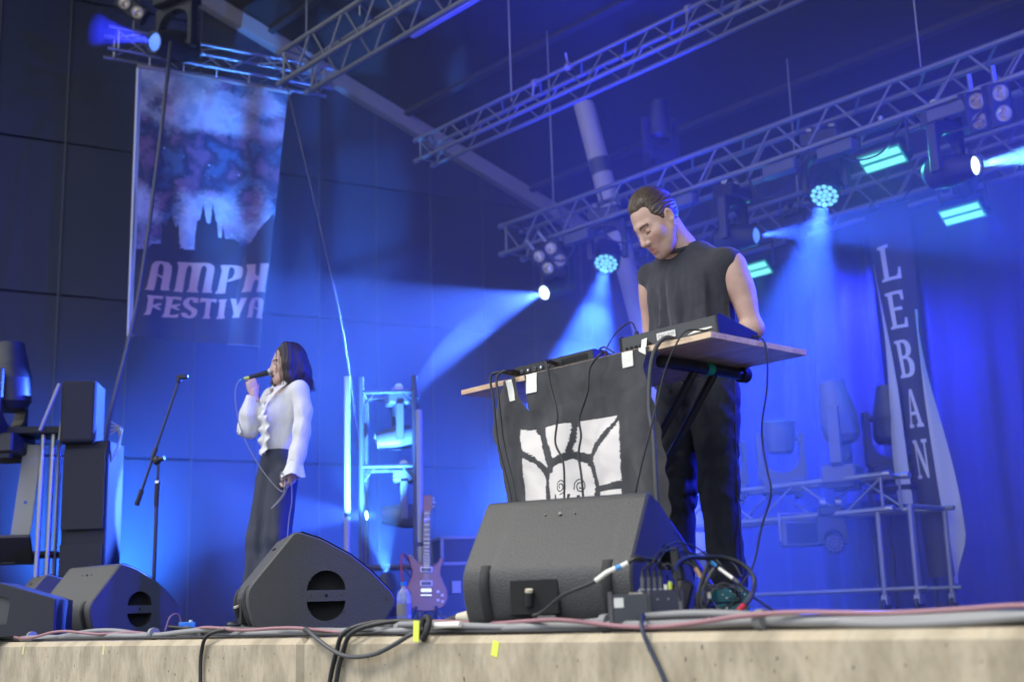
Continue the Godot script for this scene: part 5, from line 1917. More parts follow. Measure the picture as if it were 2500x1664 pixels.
	bf.cone(Vector3(-0.085, 1.37, 0.09), Vector3(-0.125, 1.27, 0.13), 0.045, 0.012, 0.01, true)
	# open cuffs
	bf.cone(Vector3(0.10, 0.9, 0.185), Vector3(0.085, 0.84, 0.195), 0.042, 0.06, 0.004, true)
	bf.cone(Vector3(-0.185, 1.335, 0.083), Vector3(-0.175, 1.40, 0.085), 0.034, 0.05, 0.004, true)
	var bs := BodyMesh.new()
	bs.add(bf, func(_p: Vector3) -> Color: return Color(0.70, 0.69, 0.70))
	var bm := painted("blouse", 0.8)
	bm.backlight_enabled = true
	bm.backlight = Color(0.25, 0.25, 0.25)
	var blouse := part("blouse", bs.mesh(), bm, t)
	var front := Vector3(-0.66, 0, 0.75)
	var rm := mat("ruffle", Color(0.72, 0.71, 0.71), 0.8)
	rm.backlight_enabled = true
	rm.backlight = Color(0.3, 0.3, 0.3)
	var vee := curve([Vector3(0.045, 1.40, 0.085), Vector3(-0.02, 1.345, 0.115), Vector3(-0.075, 1.275, 0.135), Vector3(-0.10, 1.2, 0.145)], 8)
	part("collar_ruffle", ruffle(vee, front, 0.034, 26.0, 0.012), rm, blouse)
	var vee2 := curve([Vector3(-0.085, 1.40, -0.03), Vector3(-0.105, 1.35, 0.02), Vector3(-0.118, 1.28, 0.085), Vector3(-0.105, 1.2, 0.142)], 8)
	part("collar_ruffle", ruffle(vee2, front, -0.034, 26.0, 0.012), rm, blouse)
	for s in [-1.0, 1.0]:
		var down := curve([Vector3(-0.10, 1.2, 0.148), Vector3(-0.10, 1.12, 0.13), Vector3(-0.105, 1.05, 0.115), Vector3(-0.115 + 0.02 * s, 0.985, 0.10)], 8)
		part("front_ruffle", ruffle(down, front, 0.042 * s, 22.0, 0.014), rm, blouse)
	var cuff := shape()
	cuff.sheet(func(u: float, v: float):
		var a := TAU * u
		var r := 0.046 + 0.03 * v + 0.006 * v * sin(a * 6.0)
		return Vector3(0.102 - 0.012 * v + r * cos(a), 0.925 - 0.085 * v - 0.012 * v * sin(a * 3.0), 0.182 + r * sin(a)), 36, 4)
	part("cuff", cuff, rm, blouse)
	var cuff2 := shape()
	cuff2.sheet(func(u: float, v: float):
		var a := PI * 1.1 * u + 1.9
		var r := 0.058 + 0.012 * sin(u * 21.0) * v
		return Vector3(-0.222 + r * cos(a), 1.20 - 0.085 * v - 0.012 * sin(u * 17.0) * v, 0.06 + r * sin(a) * 0.9), 30, 4)
	part("cuff", cuff2, rm, blouse)
	var chain := []
	for k in 13:
		var v := float(k) / 12
		chain.append(Vector3(lerpf(-0.062, 0.045, v), 1.372 - 0.03 * sin(PI * v), lerpf(0.028, 0.05, v) + 0.03 * sin(PI * v)))
	part("necklace", shape().tube(chain, 0.0016, 5), M.gold, t)
	part("pendant", shape().box(chain[5] + Vector3(0, -0.004, 0.004), Vector3(0.022, 0.008, 0.003), 0.001, Basis(Vector3.BACK, -0.1) * Basis(Vector3.UP, -0.6)), M.gold, t)

	# wide trousers
	var tf := Field.new(Vector3(-0.33, 0.02, -0.22), Vector3(0.18, 1.06, 0.26), 0.011)
	tf.egg(Vector3(-0.03, 0.95, 0.01), Vector3(0.115, 0.11, 0.11), 0.05)
	tf.chain([[Vector3(-0.09, 0.87, -0.03), 0.092], [Vector3(-0.145, 0.50, 0.0), 0.085], [Vector3(-0.165, 0.06, -0.01), 0.10]], 0.03)
	tf.chain([[Vector3(0.01, 0.87, 0.05), 0.092], [Vector3(-0.03, 0.50, 0.075), 0.082], [Vector3(-0.065, 0.06, 0.06), 0.10]], 0.03)
	tf.slice(Vector3(0, 1.015, 0), Vector3(0, 1, 0), 0.006)
	tf.slice(Vector3(0, 0.045, 0), Vector3(0, -1, 0), 0.006)
	tf.ripple(func(p: Vector3) -> float:
		return 0.012 * cloth.get_noise_3d(p.x * 0.7, p.y * 0.3, p.z * 0.7) + 0.007 * sin(p.x * 60.0 + p.z * 40.0 + p.y * 9.0) * smoothstep(0.85, 0.5, p.y))
	part("trousers", BodyMesh.new().add(tf, func(_p: Vector3) -> Color: return Color(0.028, 0.032, 0.058)).mesh(), painted("singer_trousers", 0.75), t)
	for p in [Vector3(-0.165, 0, 0.02), Vector3(-0.065, 0, 0.09)]:
		var shoe := Field.new(p + Vector3(-0.2, -0.01, -0.1), p + Vector3(0.1, 0.11, 0.16), 0.009)
		shoe.egg(p + Vector3(0.0, 0.045, -0.01), Vector3(0.05, 0.045, 0.045), 0.03)
		shoe.egg(p + Vector3(-0.09, 0.03, 0.06), Vector3(0.08, 0.03, 0.05), 0.04, Basis(Vector3.UP, 0.6))
		shoe.slice(p + Vector3(0, 0.002, 0), Vector3(0, -1, 0), 0.004)
		part("shoe", BodyMesh.new().add(shoe, func(_p: Vector3) -> Color: return Color(0.015, 0.015, 0.016)).mesh(), painted("singer_shoe", 0.4), t)

	# microphone and its cable
	var mt := thing("microphone", "handheld microphone at the singer's mouth with green cable marks", "microphone", at, slim)
	part("handle", shape().rod(mic_a, mic_b - along * 0.025, [0.0115, 0.0165], 14), M.black_metal, mt)
	part("grille", shape().ball(mic_b, Vector3(0.026, 0.026, 0.026), 16, 12), M.mic_grille, mt)
	part("ring", shape().rod(mic_b - along * 0.006, mic_b + along * 0.002, 0.0268, 16), M.steel, mt)
	part("plug", shape().rod(mic_a - along * 0.03, mic_a, 0.0095, 12), M.yellow_tape, mt)
	var cab := curve([mic_a - along * 0.03, Vector3(-0.268, 1.42, 0.09), Vector3(-0.29, 1.37, 0.11), Vector3(-0.275, 1.22, 0.13), Vector3(-0.235, 1.1, 0.14), Vector3(-0.16, 0.96, 0.15), Vector3(-0.06, 0.83, 0.17), Vector3(0.03, 0.755, 0.2), Vector3(0.055, 0.80, 0.235), Vector3(0.03, 0.86, 0.24), Vector3(0.02, 0.83, 0.23), Vector3(0.045, 0.76, 0.22), Vector3(0.0, 0.70, 0.2), Vector3(-0.04, 0.66, 0.2), Vector3(0.03, 0.72, 0.21), Vector3(0.085, 0.80, 0.24), Vector3(0.09, 0.70, 0.22), Vector3(0.07, 0.6, 0.2), Vector3(0.055, 0.4, 0.2), Vector3(0.04, 0.1, 0.22), Vector3(0.1, 0.01, 0.26)], 6)
	var mc := solo("microphone_cable", "thin cable running from the microphone through the singer's lowered hand", "cable", shape().tube(cab, 0.0035, 6), M.cable_grey)
	mc.transform = Transform3D(slim, at)
	part("cable_mark", shape().rod(cab[4], cab[7], 0.006, 8), M.green_tape, mc)


# ---------------------------------------------------------------- the table and what is on it
func cloth_print() -> Image:
	var w := 660
	var h := 396
	var im := Image.create_empty(w, h, false, Image.FORMAT_RGBA8)
	var n := FastNoiseLite.new()
	n.seed = 2
	n.frequency = 0.02
	for y in h:
		for x in w:
			var q := 0.85 + 0.3 * n.get_noise_2d(x, y * 0.6)
			im.set_pixel(x, y, srgb(0.044 * q, 0.044 * q, 0.05 * q))
	var jag := FastNoiseLite.new()
	jag.seed = 8
	jag.frequency = 0.06
	var white := srgb(0.66, 0.62, 0.59)
	for p in PRINT:
		fill_poly(im, pairs(p, w, h), white, 4.5, jag)
	# two spiral eyes and the teeth
	for e in [[573, 701, 1.0], [638, 707, -1.0]]:
		var c := Vector2(e[0] * w / 1000.0, e[1] * h / 1000.0)
		for k in 110:
			var a := k * 0.11
			var r := 3.0 + a * 0.95
			var p := c + Vector2(cos(a * e[2] + 2.2) * r * 0.9, sin(a * e[2] + 2.2) * r * 1.15)
			im.fill_rect(Rect2i(int(p.x), int(p.y), 2, 2), srgb(0.03, 0.03, 0.03))
	for e in [[548, 745], [606, 750], [636, 762]]:
		im.fill_rect(Rect2i(int(e[0] * w / 1000.0) - 3, int(e[1] * h / 1000.0) - 2, 6, 26), srgb(0.03, 0.03, 0.03))
	return im


func table_group() -> void:
	var woods := []
	for k in 4:
		var c: Color = [Color(0.66, 0.47, 0.32), Color(0.60, 0.41, 0.27), Color(0.70, 0.52, 0.36), Color(0.64, 0.46, 0.31)][k]
		var m := mat("beech_%d" % k, c, 0.5)
		m.albedo_texture = noise_tex(256, 0.02, 60 + k, 4, [[0.0, Color(0.82, 0.8, 0.78)], [0.6, Color(1, 1, 1)], [1.0, Color(0.92, 0.88, 0.84)]])
		m.uv1_triplanar = true
		m.uv1_scale = Vector3(0.8, 9.0, 9.0)
		woods.append(m)
	var t := thing("table", "beech plank table top on a black folding stand at centre stage", "table", Vector3(-3.172, 0.02, -0.948))
	var rows := 13
	var wd := 0.531 / rows
	for k in rows:
		var z := 0.265 - wd * (k + 0.5)
		var cut := rng.randf_range(-0.35, 0.35)
		part("stave", shape().box(Vector3((-0.64 + cut) / 2, 0.91, z), Vector3(cut + 0.64 - 0.0006, 0.02, wd - 0.0006), 0.0008), woods[(k * 3 + 1) % 4], t)
		part("stave", shape().box(Vector3((0.64 + cut) / 2, 0.91, z), Vector3(0.64 - cut - 0.0006, 0.02, wd - 0.0006), 0.0008), woods[(k * 3 + 2 + k / 4) % 4], t)
	# folding stand
	for x in [-0.3, 0.36]:
		part("support_bar", shape().rod(Vector3(x, 0.875, 0.2), Vector3(x, 0.875, -0.24), 0.022, 12), M.black_metal, t)
		part("bar_cap", shape().rod(Vector3(x, 0.875, -0.24), Vector3(x, 0.875, -0.275), 0.03, 12), M.rubber, t)
		part("green_tape", shape().rod(Vector3(x, 0.875, -0.04), Vector3(x, 0.875, -0.075), 0.0228, 12), M.green_tape, t)
	for z in [0.02, -0.09]:
		for s in [-1, 1]:
			part("cross_leg", shape().tube([Vector3(s * 0.36 if s > 0 else -0.3, 0.86, z), Vector3(-s * 0.33, 0.03, z + 0.02 * s)], 0.018, 4), M.black_metal, t)
	for s in [-1, 1]:
		part("floor_bar", shape().rod(Vector3(s * 0.33, 0.02, 0.2), Vector3(s * 0.33, 0.02, -0.25), 0.018, 10), M.black_metal, t)

	# the cloth
	var cl := mat("printed_cloth", Color(1, 1, 1), 0.9)
	cl.albedo_texture = picture(cloth_print())
	cl.texture_repeat = false
	cl.rim_enabled = true
	cl.rim = 0.25
	var n := FastNoiseLite.new()
	n.seed = 14
	n.frequency = 1.6
	var hang := func(x: float, v: float) -> Vector3:
		# v below 0 lies on the table, above 0 hangs
		if v < 0.0:
			return Vector3(x, 0.9345 + 0.002, -0.684 + v)
		var y := 0.936 - v
		var ridge := 0.010 * sin(x * 31.0 + 1.3 * sin(v * 6.0)) + 0.016 * sin(x * 13.0 - v * 2.0 + 0.8)
		var z := -0.672 + 0.03 * v + ridge * smoothstep(0.02, 0.5, v) + 0.02 * n.get_noise_2d(x * 2.0, v * 2.0) * smoothstep(0.0, 0.1, v)
		z -= 0.35 * maxf(0.0, -3.53 - x)
		z -= 0.25 * maxf(0.0, x + 2.80)
		return Vector3(x, y, z)
	var sh := shape()
	var lay := func(left: Callable, right: Callable, v0: float, v1: float, nu: int, nv: int) -> void:
		sh.smooth(0)
		for i in nu:
			for j in nv:
				for q in [[0, 0], [1, 1], [1, 0], [0, 0], [0, 1], [1, 1]]:
					var v := lerpf(v0, v1, float(j + q[1]) / nv)
					var x := lerpf(left.call(v), right.call(v), float(i + q[0]) / nu)
					sh.uv = Vector2(clampf((x + 3.85) / 1.1, 0.002, 0.998), clampf((0.024 + maxf(v, 0.0)) / 0.66, 0.002, 0.998))
					sh.v(hang.call(x, v))
	var left_edge := func(v: float) -> float:
		if v < 0.19:
			return -3.552 - 0.10 * v / 0.19 + 0.006 * sin(v * 90.0)
		if v < 0.27:
			return lerpf(-3.652, -3.60, (v - 0.19) / 0.08) + 0.005 * sin(v * 160.0)
		return -3.60 + 0.08 * minf(1.0, (v - 0.27) / 0.3)
	var right_edge := func(v: float) -> float:
		return -2.80 + 0.075 * smoothstep(0.0, 0.62, v) + 0.004 * sin(v * 70.0) - 0.02 * smoothstep(0.0, 0.06, v) * (1.0 - smoothstep(0.06, 0.2, v))
	var notch_l := func(v: float) -> float:
		return lerpf(-3.475, -3.40, clampf(v / 0.14, 0.0, 1.0)) - 0.02 * sin(clampf(v / 0.14, 0.0, 1.0) * PI)
	var notch_r := func(v: float) -> float:
		return lerpf(-3.425, -3.40, clampf(v / 0.14, 0.0, 1.0))
	lay.call(left_edge, notch_l, 0.0, 0.14, 10, 8)
	lay.call(notch_r, right_edge, 0.0, 0.14, 44, 8)
	lay.call(left_edge, right_edge, 0.14, 0.64, 56, 34)
	lay.call(func(_v): return -3.42, func(_v): return -2.80, -0.03, 0.0, 40, 2)
	solo("printed_cloth", "black cloth with white ray and face print hanging from the table front", "cloth", sh, cl)

	# white tape holding it
	var names := ["far left", "second from the left", "right, largest", "far right, torn corner"]
	var tapes := [[-3.535, -3.50, 0.09, 0.03], [-3.41, -3.352, 0.075, 0.0], [-2.917, -2.866, 0.058, 0.0], [-2.838, -2.806, 0.03, 0.0]]
	for k in 4:
		var q: Array = tapes[k]
		var tp := shape()
		tp.sheet(func(u: float, v: float):
			var x: float = lerpf(q[0], q[1], u) + q[3] * v
			var d: float = lerpf(-0.022, q[2], v) * (1.0 if k < 3 else (1.0 - 0.6 * (1.0 - u)))
			var p: Vector3 = hang.call(x, d)
			return p + (Vector3(0, 0.0025, 0) if d < 0.0 else Vector3(0, 0.0015, 0.0035)), 4, 12)
		solo("tape_strip", "white tape strip holding the printed cloth, %s" % names[k], "tape", tp, M.white_tape, "tape on the table edge")
	var up := shape().box(Vector3(-2.878, 0.964, -0.742), Vector3(0.024, 0.05, 0.002), 0.0005, Basis(Vector3.RIGHT, -0.35) * Basis(Vector3.BACK, 0.15))
	solo("tape_strip", "translucent white tape strip sticking up against the synthesizer's corner", "tape", up, M.white_tape, "tape on the table edge")

	# synthesizer: tall at the audience side, sloping down to the player
	var sy := thing("synthesizer", "black desktop synthesizer with a white name label on its back", "synthesizer", Vector3(-2.778, 0.942, -0.86))
	var prof := [Vector2(0.105, 0.006), Vector2(0.11, 0.066), Vector2(0.095, 0.072), Vector2(-0.10, 0.03), Vector2(-0.11, 0.006)]
	var sb := shape()
	sb.xf = Transform3D(Basis(Vector3.UP, -PI / 2), Vector3.ZERO)
	sb.prism(prof, -0.215, 0.215, 0.002)
	part("case", sb, M.synth_grey, sy)
	for s in [-1, 1]:
		var cheek := shape()
		cheek.xf = sb.xf
		cheek.prism([Vector2(0.108, 0.002), Vector2(0.114, 0.069), Vector2(0.096, 0.076), Vector2(-0.104, 0.034), Vector2(-0.115, 0.004)], (0.216 if s > 0 else -0.224), (0.224 if s > 0 else -0.216), 0.002)
		part("end_cheek", cheek, M.black_plastic, sy)
	var lb := Image.create_empty(192, 56, false, Image.FORMAT_RGBA8)
	lb.fill(srgb(0.7, 0.69, 0.66))
	print_text(lb, "PRO-800", "Droid Serif", 400, Rect2(14, 13, 164, 30), srgb(0.06, 0.06, 0.06))
	var lm := mat("name_label", Color(1, 1, 1), 0.6)
	lm.albedo_texture = picture(lb)
	lm.texture_repeat = false
	var lab := shape()
	lab.sheet(func(u: float, v: float): return Vector3(-0.045 + 0.085 * u, 0.052 - 0.024 * v, 0.1118 - 0.002 * v), 1, 1)
	part("name_label", lab, lm, sy)
	part("torn_label", shape().prism([Vector2(0.09, 0.022), Vector2(0.15, 0.024), Vector2(0.2, 0.029), Vector2(0.195, 0.033), Vector2(0.13, 0.034)], 0.1085, 0.1098, 0.0002), M.white_tape, sy)
	for k in 6:
		part("jack", shape().rod(Vector3(-0.19 + 0.022 * k, 0.024, 0.104), Vector3(-0.19 + 0.022 * k, 0.024, 0.1105), 0.006, 10), M.cavity_shade, sy)
	for k in 4:
		part("rubber_foot", shape().rod(Vector3(-0.18 if k % 2 else 0.18, -0.006, 0.08 if k < 2 else -0.08), Vector3(-0.18 if k % 2 else 0.18, 0.007, 0.08 if k < 2 else -0.08), 0.01, 10), M.rubber, sy)
	for i in 10:
		for j in 3:
			var y := 0.066 - 0.0425 * (j + 1) / 4.0
			part("knob", shape().lathe([Vector2(0, 0.016), Vector2(0.006, 0.016), Vector2(0.008, 0.0)], 8, Transform3D(Basis(), Vector3(-0.18 + 0.04 * i, y, 0.075 - 0.05 * j))), M.black_plastic, sy)

	# flat mixer
	var mx := thing("mixer", "flat black mixer with sockets along its back at the far end of the table", "mixer", Vector3(-3.325, 0.941, -0.83))
	var mp := shape()
	mp.xf = Transform3D(Basis(Vector3.UP, -PI / 2), Vector3.ZERO)
	mp.prism([Vector2(0.11, 0.004), Vector2(0.113, 0.046), Vector2(0.10, 0.05), Vector2(-0.11, 0.028), Vector2(-0.113, 0.004)], -0.22, 0.22, 0.003)
	part("case", mp, M.black_metal, mx)
	for k in 14:
		part("vent_slot", shape().box(Vector3(0.06 + 0.01 * k, 0.026, 0.1125), Vector3(0.004, 0.02, 0.002), 0.0), M.cavity_shade, mx)
	for k in 7:
		var x := -0.195 + 0.036 * k
		var j := part("socket", shape().rod(Vector3(x, 0.024, 0.108), Vector3(x, 0.024, 0.1165), 0.0085, 12), M.grey_plastic, mx)
		part("hole", shape().rod(Vector3(x, 0.024, 0.116), Vector3(x, 0.024, 0.1172), 0.004, 10), M.chrome if k % 3 else M.cavity_shade, j)
	for i in 9:
		for j in 3:
			part("knob", shape().lathe([Vector2(0, 0.016), Vector2(0.006, 0.016), Vector2(0.008, 0.0)], 8, Transform3D(Basis(), Vector3(-0.18 + 0.045 * i, 0.044 - 0.006 * j, 0.06 - 0.05 * j))), M.grey_plastic, mx)
	# plugs at the mixer
	for k in 3:
		var x: float = [-3.53, -3.505, -3.30][k]
		var p := thing("jack_plug", ["black plug at the far corner of the mixer", "second black plug at the far corner of the mixer", "black plug in the middle of the mixer's back"][k], "plug", Vector3(x, 0.965, -0.714), Basis(Vector3.UP, 0.1 * k), "plugs in the mixer")
		part("barrel", shape().rod(Vector3(0, 0, 0), Vector3(0, 0.002, 0.05), 0.009, 10), M.black_plastic, p)
		part("sleeve", shape().rod(Vector3(0, 0.002, 0.05), Vector3(0, 0.0, 0.072), [0.006, 0.004], 8), M.cable_black, p)
	# cables that hang in front of the cloth
	var lines := [
		["thin black cable hanging from the mixer's middle down the cloth", [Vector3(-3.30, 0.966, -0.65), Vector3(-3.265, 0.955, -0.635), Vector3(-3.24, 0.86, -0.63), Vector3(-3.2, 0.75, -0.62), Vector3(-3.21, 0.65, -0.615), Vector3(-3.17, 0.58, -0.61), Vector3(-3.16, 0.46, -0.6), Vector3(-3.18, 0.3, -0.6), Vector3(-3.2, 0.03, -0.62)], 0.0042],
		["thin black cable hanging over the cloth beside the face print", [Vector3(-3.06, 0.95, -0.76), Vector3(-3.0, 0.945, -0.655), Vector3(-3.04, 0.9, -0.635), Vector3(-3.05, 0.81, -0.625), Vector3(-3.09, 0.72, -0.62), Vector3(-3.08, 0.66, -0.615), Vector3(-3.09, 0.6, -0.61), Vector3(-3.07, 0.5, -0.6), Vector3(-3.08, 0.03, -0.62)], 0.0042],
		["pair cable curving from the mixer's far corner down the cloth, outer strand", [Vector3(-3.53, 0.965, -0.645), Vector3(-3.565, 0.955, -0.63), Vector3(-3.55, 0.85, -0.625), Vector3(-3.52, 0.68, -0.615), Vector3(-3.44, 0.47, -0.6), Vector3(-3.4, 0.03, -0.62)], 0.005],
		["pair cable curving from the mixer's far corner down the cloth, inner strand", [Vector3(-3.505, 0.965, -0.645), Vector3(-3.53, 0.945, -0.63), Vector3(-3.515, 0.85, -0.62), Vector3(-3.485, 0.68, -0.612), Vector3(-3.41, 0.47, -0.597), Vector3(-3.37, 0.03, -0.62)], 0.005],
		["thick dark cable hanging at the cloth's right edge", [Vector3(-2.70, 0.946, -0.73), Vector3(-2.72, 0.95, -0.67), Vector3(-2.755, 0.9, -0.65), Vector3(-2.77, 0.72, -0.63), Vector3(-2.75, 0.62, -0.62), Vector3(-2.74, 0.41, -0.61), Vector3(-2.74, 0.03, -0.63)], 0.0075],
		["thin black cable looping from the synthesizer down past the cloth edge", [Vector3(-2.60, 0.964, -0.75), Vector3(-2.63, 0.955, -0.672), Vector3(-2.67, 0.9, -0.655), Vector3(-2.71, 0.83, -0.65), Vector3(-2.73, 0.76, -0.64), Vector3(-2.76, 0.62, -0.61), Vector3(-2.8, 0.5, -0.6), Vector3(-2.83, 0.4, -0.6), Vector3(-2.85, 0.03, -0.64)], 0.0032],
		["long thin cable hanging from the table's right end to the floor", [Vector3(-2.64, 0.965, -0.86), Vector3(-2.56, 0.96, -0.93), Vector3(-2.53, 0.945, -0.96), Vector3(-2.522, 0.8, -0.955), Vector3(-2.56, 0.64, -0.955), Vector3(-2.55, 0.51, -0.955), Vector3(-2.54, 0.43, -0.955), Vector3(-2.58, 0.31, -0.94), Vector3(-2.6, 0.18, -0.9), Vector3(-2.66, 0.05, -0.8), Vector3(-2.5, 0.03, -0.6)], 0.0035],
		["short grey cable arching behind the synthesizer", [Vector3(-3.06, 0.97, -0.75), Vector3(-3.09, 0.985, -0.74), Vector3(-3.07, 0.99, -0.74), Vector3(-3.02, 0.96, -0.74)], 0.004],
	]
	for q in lines:
		solo("table_cable", q[0], "cable", shape().tube(curve(q[1], 8), q[2], 8), M.cable_black if q[2] < 0.007 else M.cable_dark_grey, "cables at the table")
	var pl := thing("jack_plug", "upright plug with an arching cable at the synthesizer's left end", "plug", Vector3(-2.965, 0.985, -0.8), Basis(), "plugs on the synthesizer")
	part("barrel", shape().rod(Vector3(0, 0.0, 0), Vector3(0.004, 0.05, 0), 0.008, 10), M.black_plastic, pl)
	part("lead", shape().tube(curve([Vector3(0.004, 0.05, 0), Vector3(-0.01, 0.085, 0.01), Vector3(-0.06, 0.06, 0.03), Vector3(-0.1, 0.0, 0.05), Vector3(-0.11, -0.035, 0.05)], 6), 0.003, 6), M.cable_black, pl)


# ---------------------------------------------------------------- wedge monitors
func monitors() -> void:
	# side outline: x from the audience side, y up
	var raw := [Vector2(0.05, 0.0), Vector2(0.53, 0.0), Vector2(0.558, 0.03), Vector2(0.596, 0.088), Vector2(0.60, 0.11), Vector2(0.59, 0.135), Vector2(0.567, 0.162), Vector2(0.497, 0.232), Vector2(0.414, 0.297), Vector2(0.296, 0.361), Vector2(0.212, 0.388), Vector2(0.194, 0.39), Vector2(0.178, 0.383), Vector2(0.165, 0.367), Vector2(0.02, 0.19), Vector2(0.005, 0.165), Vector2(0.0, 0.135), Vector2(0.004, 0.1), Vector2(0.02, 0.045), Vector2(0.034, 0.015)]
	var t := thing("wedge_monitor", "large grey-black wedge monitor in front of the table, back to the audience", "monitor speaker", Vector3(-2.885, 0.02, -0.40), camera_basis(-0.445), "wedge monitors along the stage edge")
	var w := 0.555
	# halves of a round handle in each side
	var hc := Vector2(0.315, 0.135)
	var upper := circle(hc + Vector2(0, 0.022), 0.078, 14, 0.0, PI)
	var lower := circle(hc + Vector2(0, -0.022), 0.078, 14, PI, TAU)
	var body := shape()
	body.xf = Transform3D(Basis(Vector3.UP, PI / 2), Vector3(0, 0, 0.30))
	body.prism(raw, -w / 2, w / 2, 0.007, true, [upper, lower])
	part("cabinet", body, M.cabinet_paint, t)
	for s in [-1, 1]:
		for h in [upper, lower]:
			var cup := shape()
			cup.xf = body.xf
			var n: int = h.size()
			for k in n:
				var a: Vector2 = h[k]
				var b: Vector2 = h[(k + 1) % n]
				cup.flat()
				cup.quad(Vector3(a.x, a.y, s * w / 2), Vector3(b.x, b.y, s * w / 2), Vector3(b.x, b.y, s * (w / 2 - 0.05)), Vector3(a.x, a.y, s * (w / 2 - 0.05)))
				cup.tri(Vector3(a.x, a.y, s * (w / 2 - 0.05)), Vector3(b.x, b.y, s * (w / 2 - 0.05)), Vector3(hc.x, hc.y + (0.05 if h == upper else -0.05), s * (w / 2 - 0.058)))
			part("handle_recess", cup, M.cavity_shade, t)
		for p in [Vector2(0.22, 0.365), Vector2(0.41, 0.275), Vector2(0.56, 0.115), Vector2(0.25, 0.2), Vector2(0.385, 0.2), Vector2(0.255, 0.135), Vector2(0.375, 0.135), Vector2(0.25, 0.07), Vector2(0.385, 0.07)]:
			var sc := shape()
			sc.xf = body.xf
			sc.rod(Vector3(p.x, p.y, s * (w / 2 - 0.001)), Vector3(p.x, p.y, s * (w / 2 + 0.0012)), 0.0045, 10)
			part("screw", sc, M.steel_black, t)
		var pole := shape()
		pole.xf = body.xf
		pole.rod(Vector3(hc.x, hc.y, s * (w / 2 - 0.001)), Vector3(hc.x, hc.y, s * (w / 2 + 0.0015)), 0.007, 12)
		part("pole_socket", pole, M.cavity_shade, t)
		# rubber runners round the lower rear corner
		var run := shape()
		var path := curve([Vector3(0, 0.185, 0.284), Vector3(0, 0.135, 0.303), Vector3(0, 0.08, 0.296), Vector3(0, 0.03, 0.276), Vector3(0, 0.0, 0.25)], 4)
		run.sheet(func(u: float, v: float):
			var p: Vector3 = path[int(round(u * (path.size() - 1)))]
			var a := PI * v
			var lift := 0.010 * sin(a) * (1.0 if u > 0.05 else 0.4)
			return Vector3(s * 0.20 - 0.017 * cos(a), p.y, p.z + lift), path.size() - 1, 6)
		part("runner", run, M.rubber, t)
	# black block set on the back, its colour standing for the recess shade
	var slot := part("dark_recess_block", shape().box(Vector3(-0.035, 0.085, 0.276), Vector3(0.16, 0.105, 0.05), 0.003), M.cavity_shade, t)
	part("connector", shape().rod(Vector3(-0.05, 0.06, 0.302), Vector3(-0.045, 0.1, 0.312), 0.013, 12), M.black_plastic, slot)
	part("connector_cap", shape().rod(Vector3(-0.045, 0.1, 0.312), Vector3(-0.044, 0.108, 0.314), 0.012, 12), M.beige_plug, slot)
	part("type_plate", shape().box(Vector3(0.0, 0.025, 0.288), Vector3(0.06, 0.014, 0.01), 0.002, Basis(Vector3.RIGHT, 0.35)), M.pale_plastic, slot)
	var back_n := Vector3(0, -0.145, 0.177).normalized()
	for x in [-0.05, 0.0, 0.05]:
		var q := Vector3(x, 0.335, 0.30 - 0.139)
		part("screw", shape().rod(q, q + Vector3(0, 0.0035, 0.0045), 0.006 if x == 0.0 else 0.003, 10), M.steel_black, t)
	# steel grille over the sloping front
	var gr := shape()
	var front := [Vector2(0.58, 0.15), Vector2(0.497, 0.234), Vector2(0.414, 0.299), Vector2(0.296, 0.363), Vector2(0.215, 0.39)]
	gr.sheet(func(u: float, v: float):
		var q: Vector2 = front[int(round(v * 4))]
		return Vector3(lerpf(-w / 2 + 0.015, w / 2 - 0.015, u), q.y + 0.003, 0.30 - q.x - 0.003), 1, 4)
	part("grille", gr, M.black_metal, t)
	copy(t, "wedge monitor in front of the singer, side with split round handle facing out", Transform3D(camera_basis(-1.27), Vector3(-4.6, 0.02, -0.50)))
	copy(t, "far wedge monitor in front of the microphone stand, lit back and handle showing", Transform3D(camera_basis(-0.72), Vector3(-7.15, 0.02, -0.77)))
	copy(t, "small-looking wedge monitor peeking out behind the far wedge", Transform3D(camera_basis(-1.05), Vector3(-8.47, 0.02, -0.98)))
	# the black box at the left edge
	var bx := thing("bass_speaker", "low black speaker box cut by the left edge, with a side recess", "speaker", Vector3(-6.60, 0.02, -0.03), camera_basis(0.1))
	part("cabinet", shape().prism([Vector2(-0.4, 0.0), Vector2(0.14, 0.0), Vector2(0.14, 0.19), Vector2(-0.16, 0.285), Vector2(-0.4, 0.31)], -0.36, 0.0, 0.008, false, [[Vector2(-0.36, 0.06), Vector2(-0.105, 0.07), Vector2(-0.09, 0.19), Vector2(-0.13, 0.21), Vector2(-0.36, 0.23)]]), M.black_plastic, bx)
	part("recess_plate", shape().box(Vector3(-0.23, 0.145, -0.03), Vector3(0.3, 0.19, 0.01), 0.002), M.grey_plastic, bx)
	bx.position += Vector3(-0.05, 0, -0.06)


# ---------------------------------------------------------------- along the stage edge
func lie(from: float, to: float, z: float, y: float, wander: float, seed_: int, step := 0.12) -> Array:
	var r := RandomNumberGenerator.new()
	r.seed = seed_
	var pts := []
	var n := int(absf(to - from) / step)
	for k in n + 1:
		pts.append(Vector3(lerpf(from, to, float(k) / n), y + r.randf_range(0.0, wander * 0.35), z + r.randf_range(-wander, wander)))
	return pts


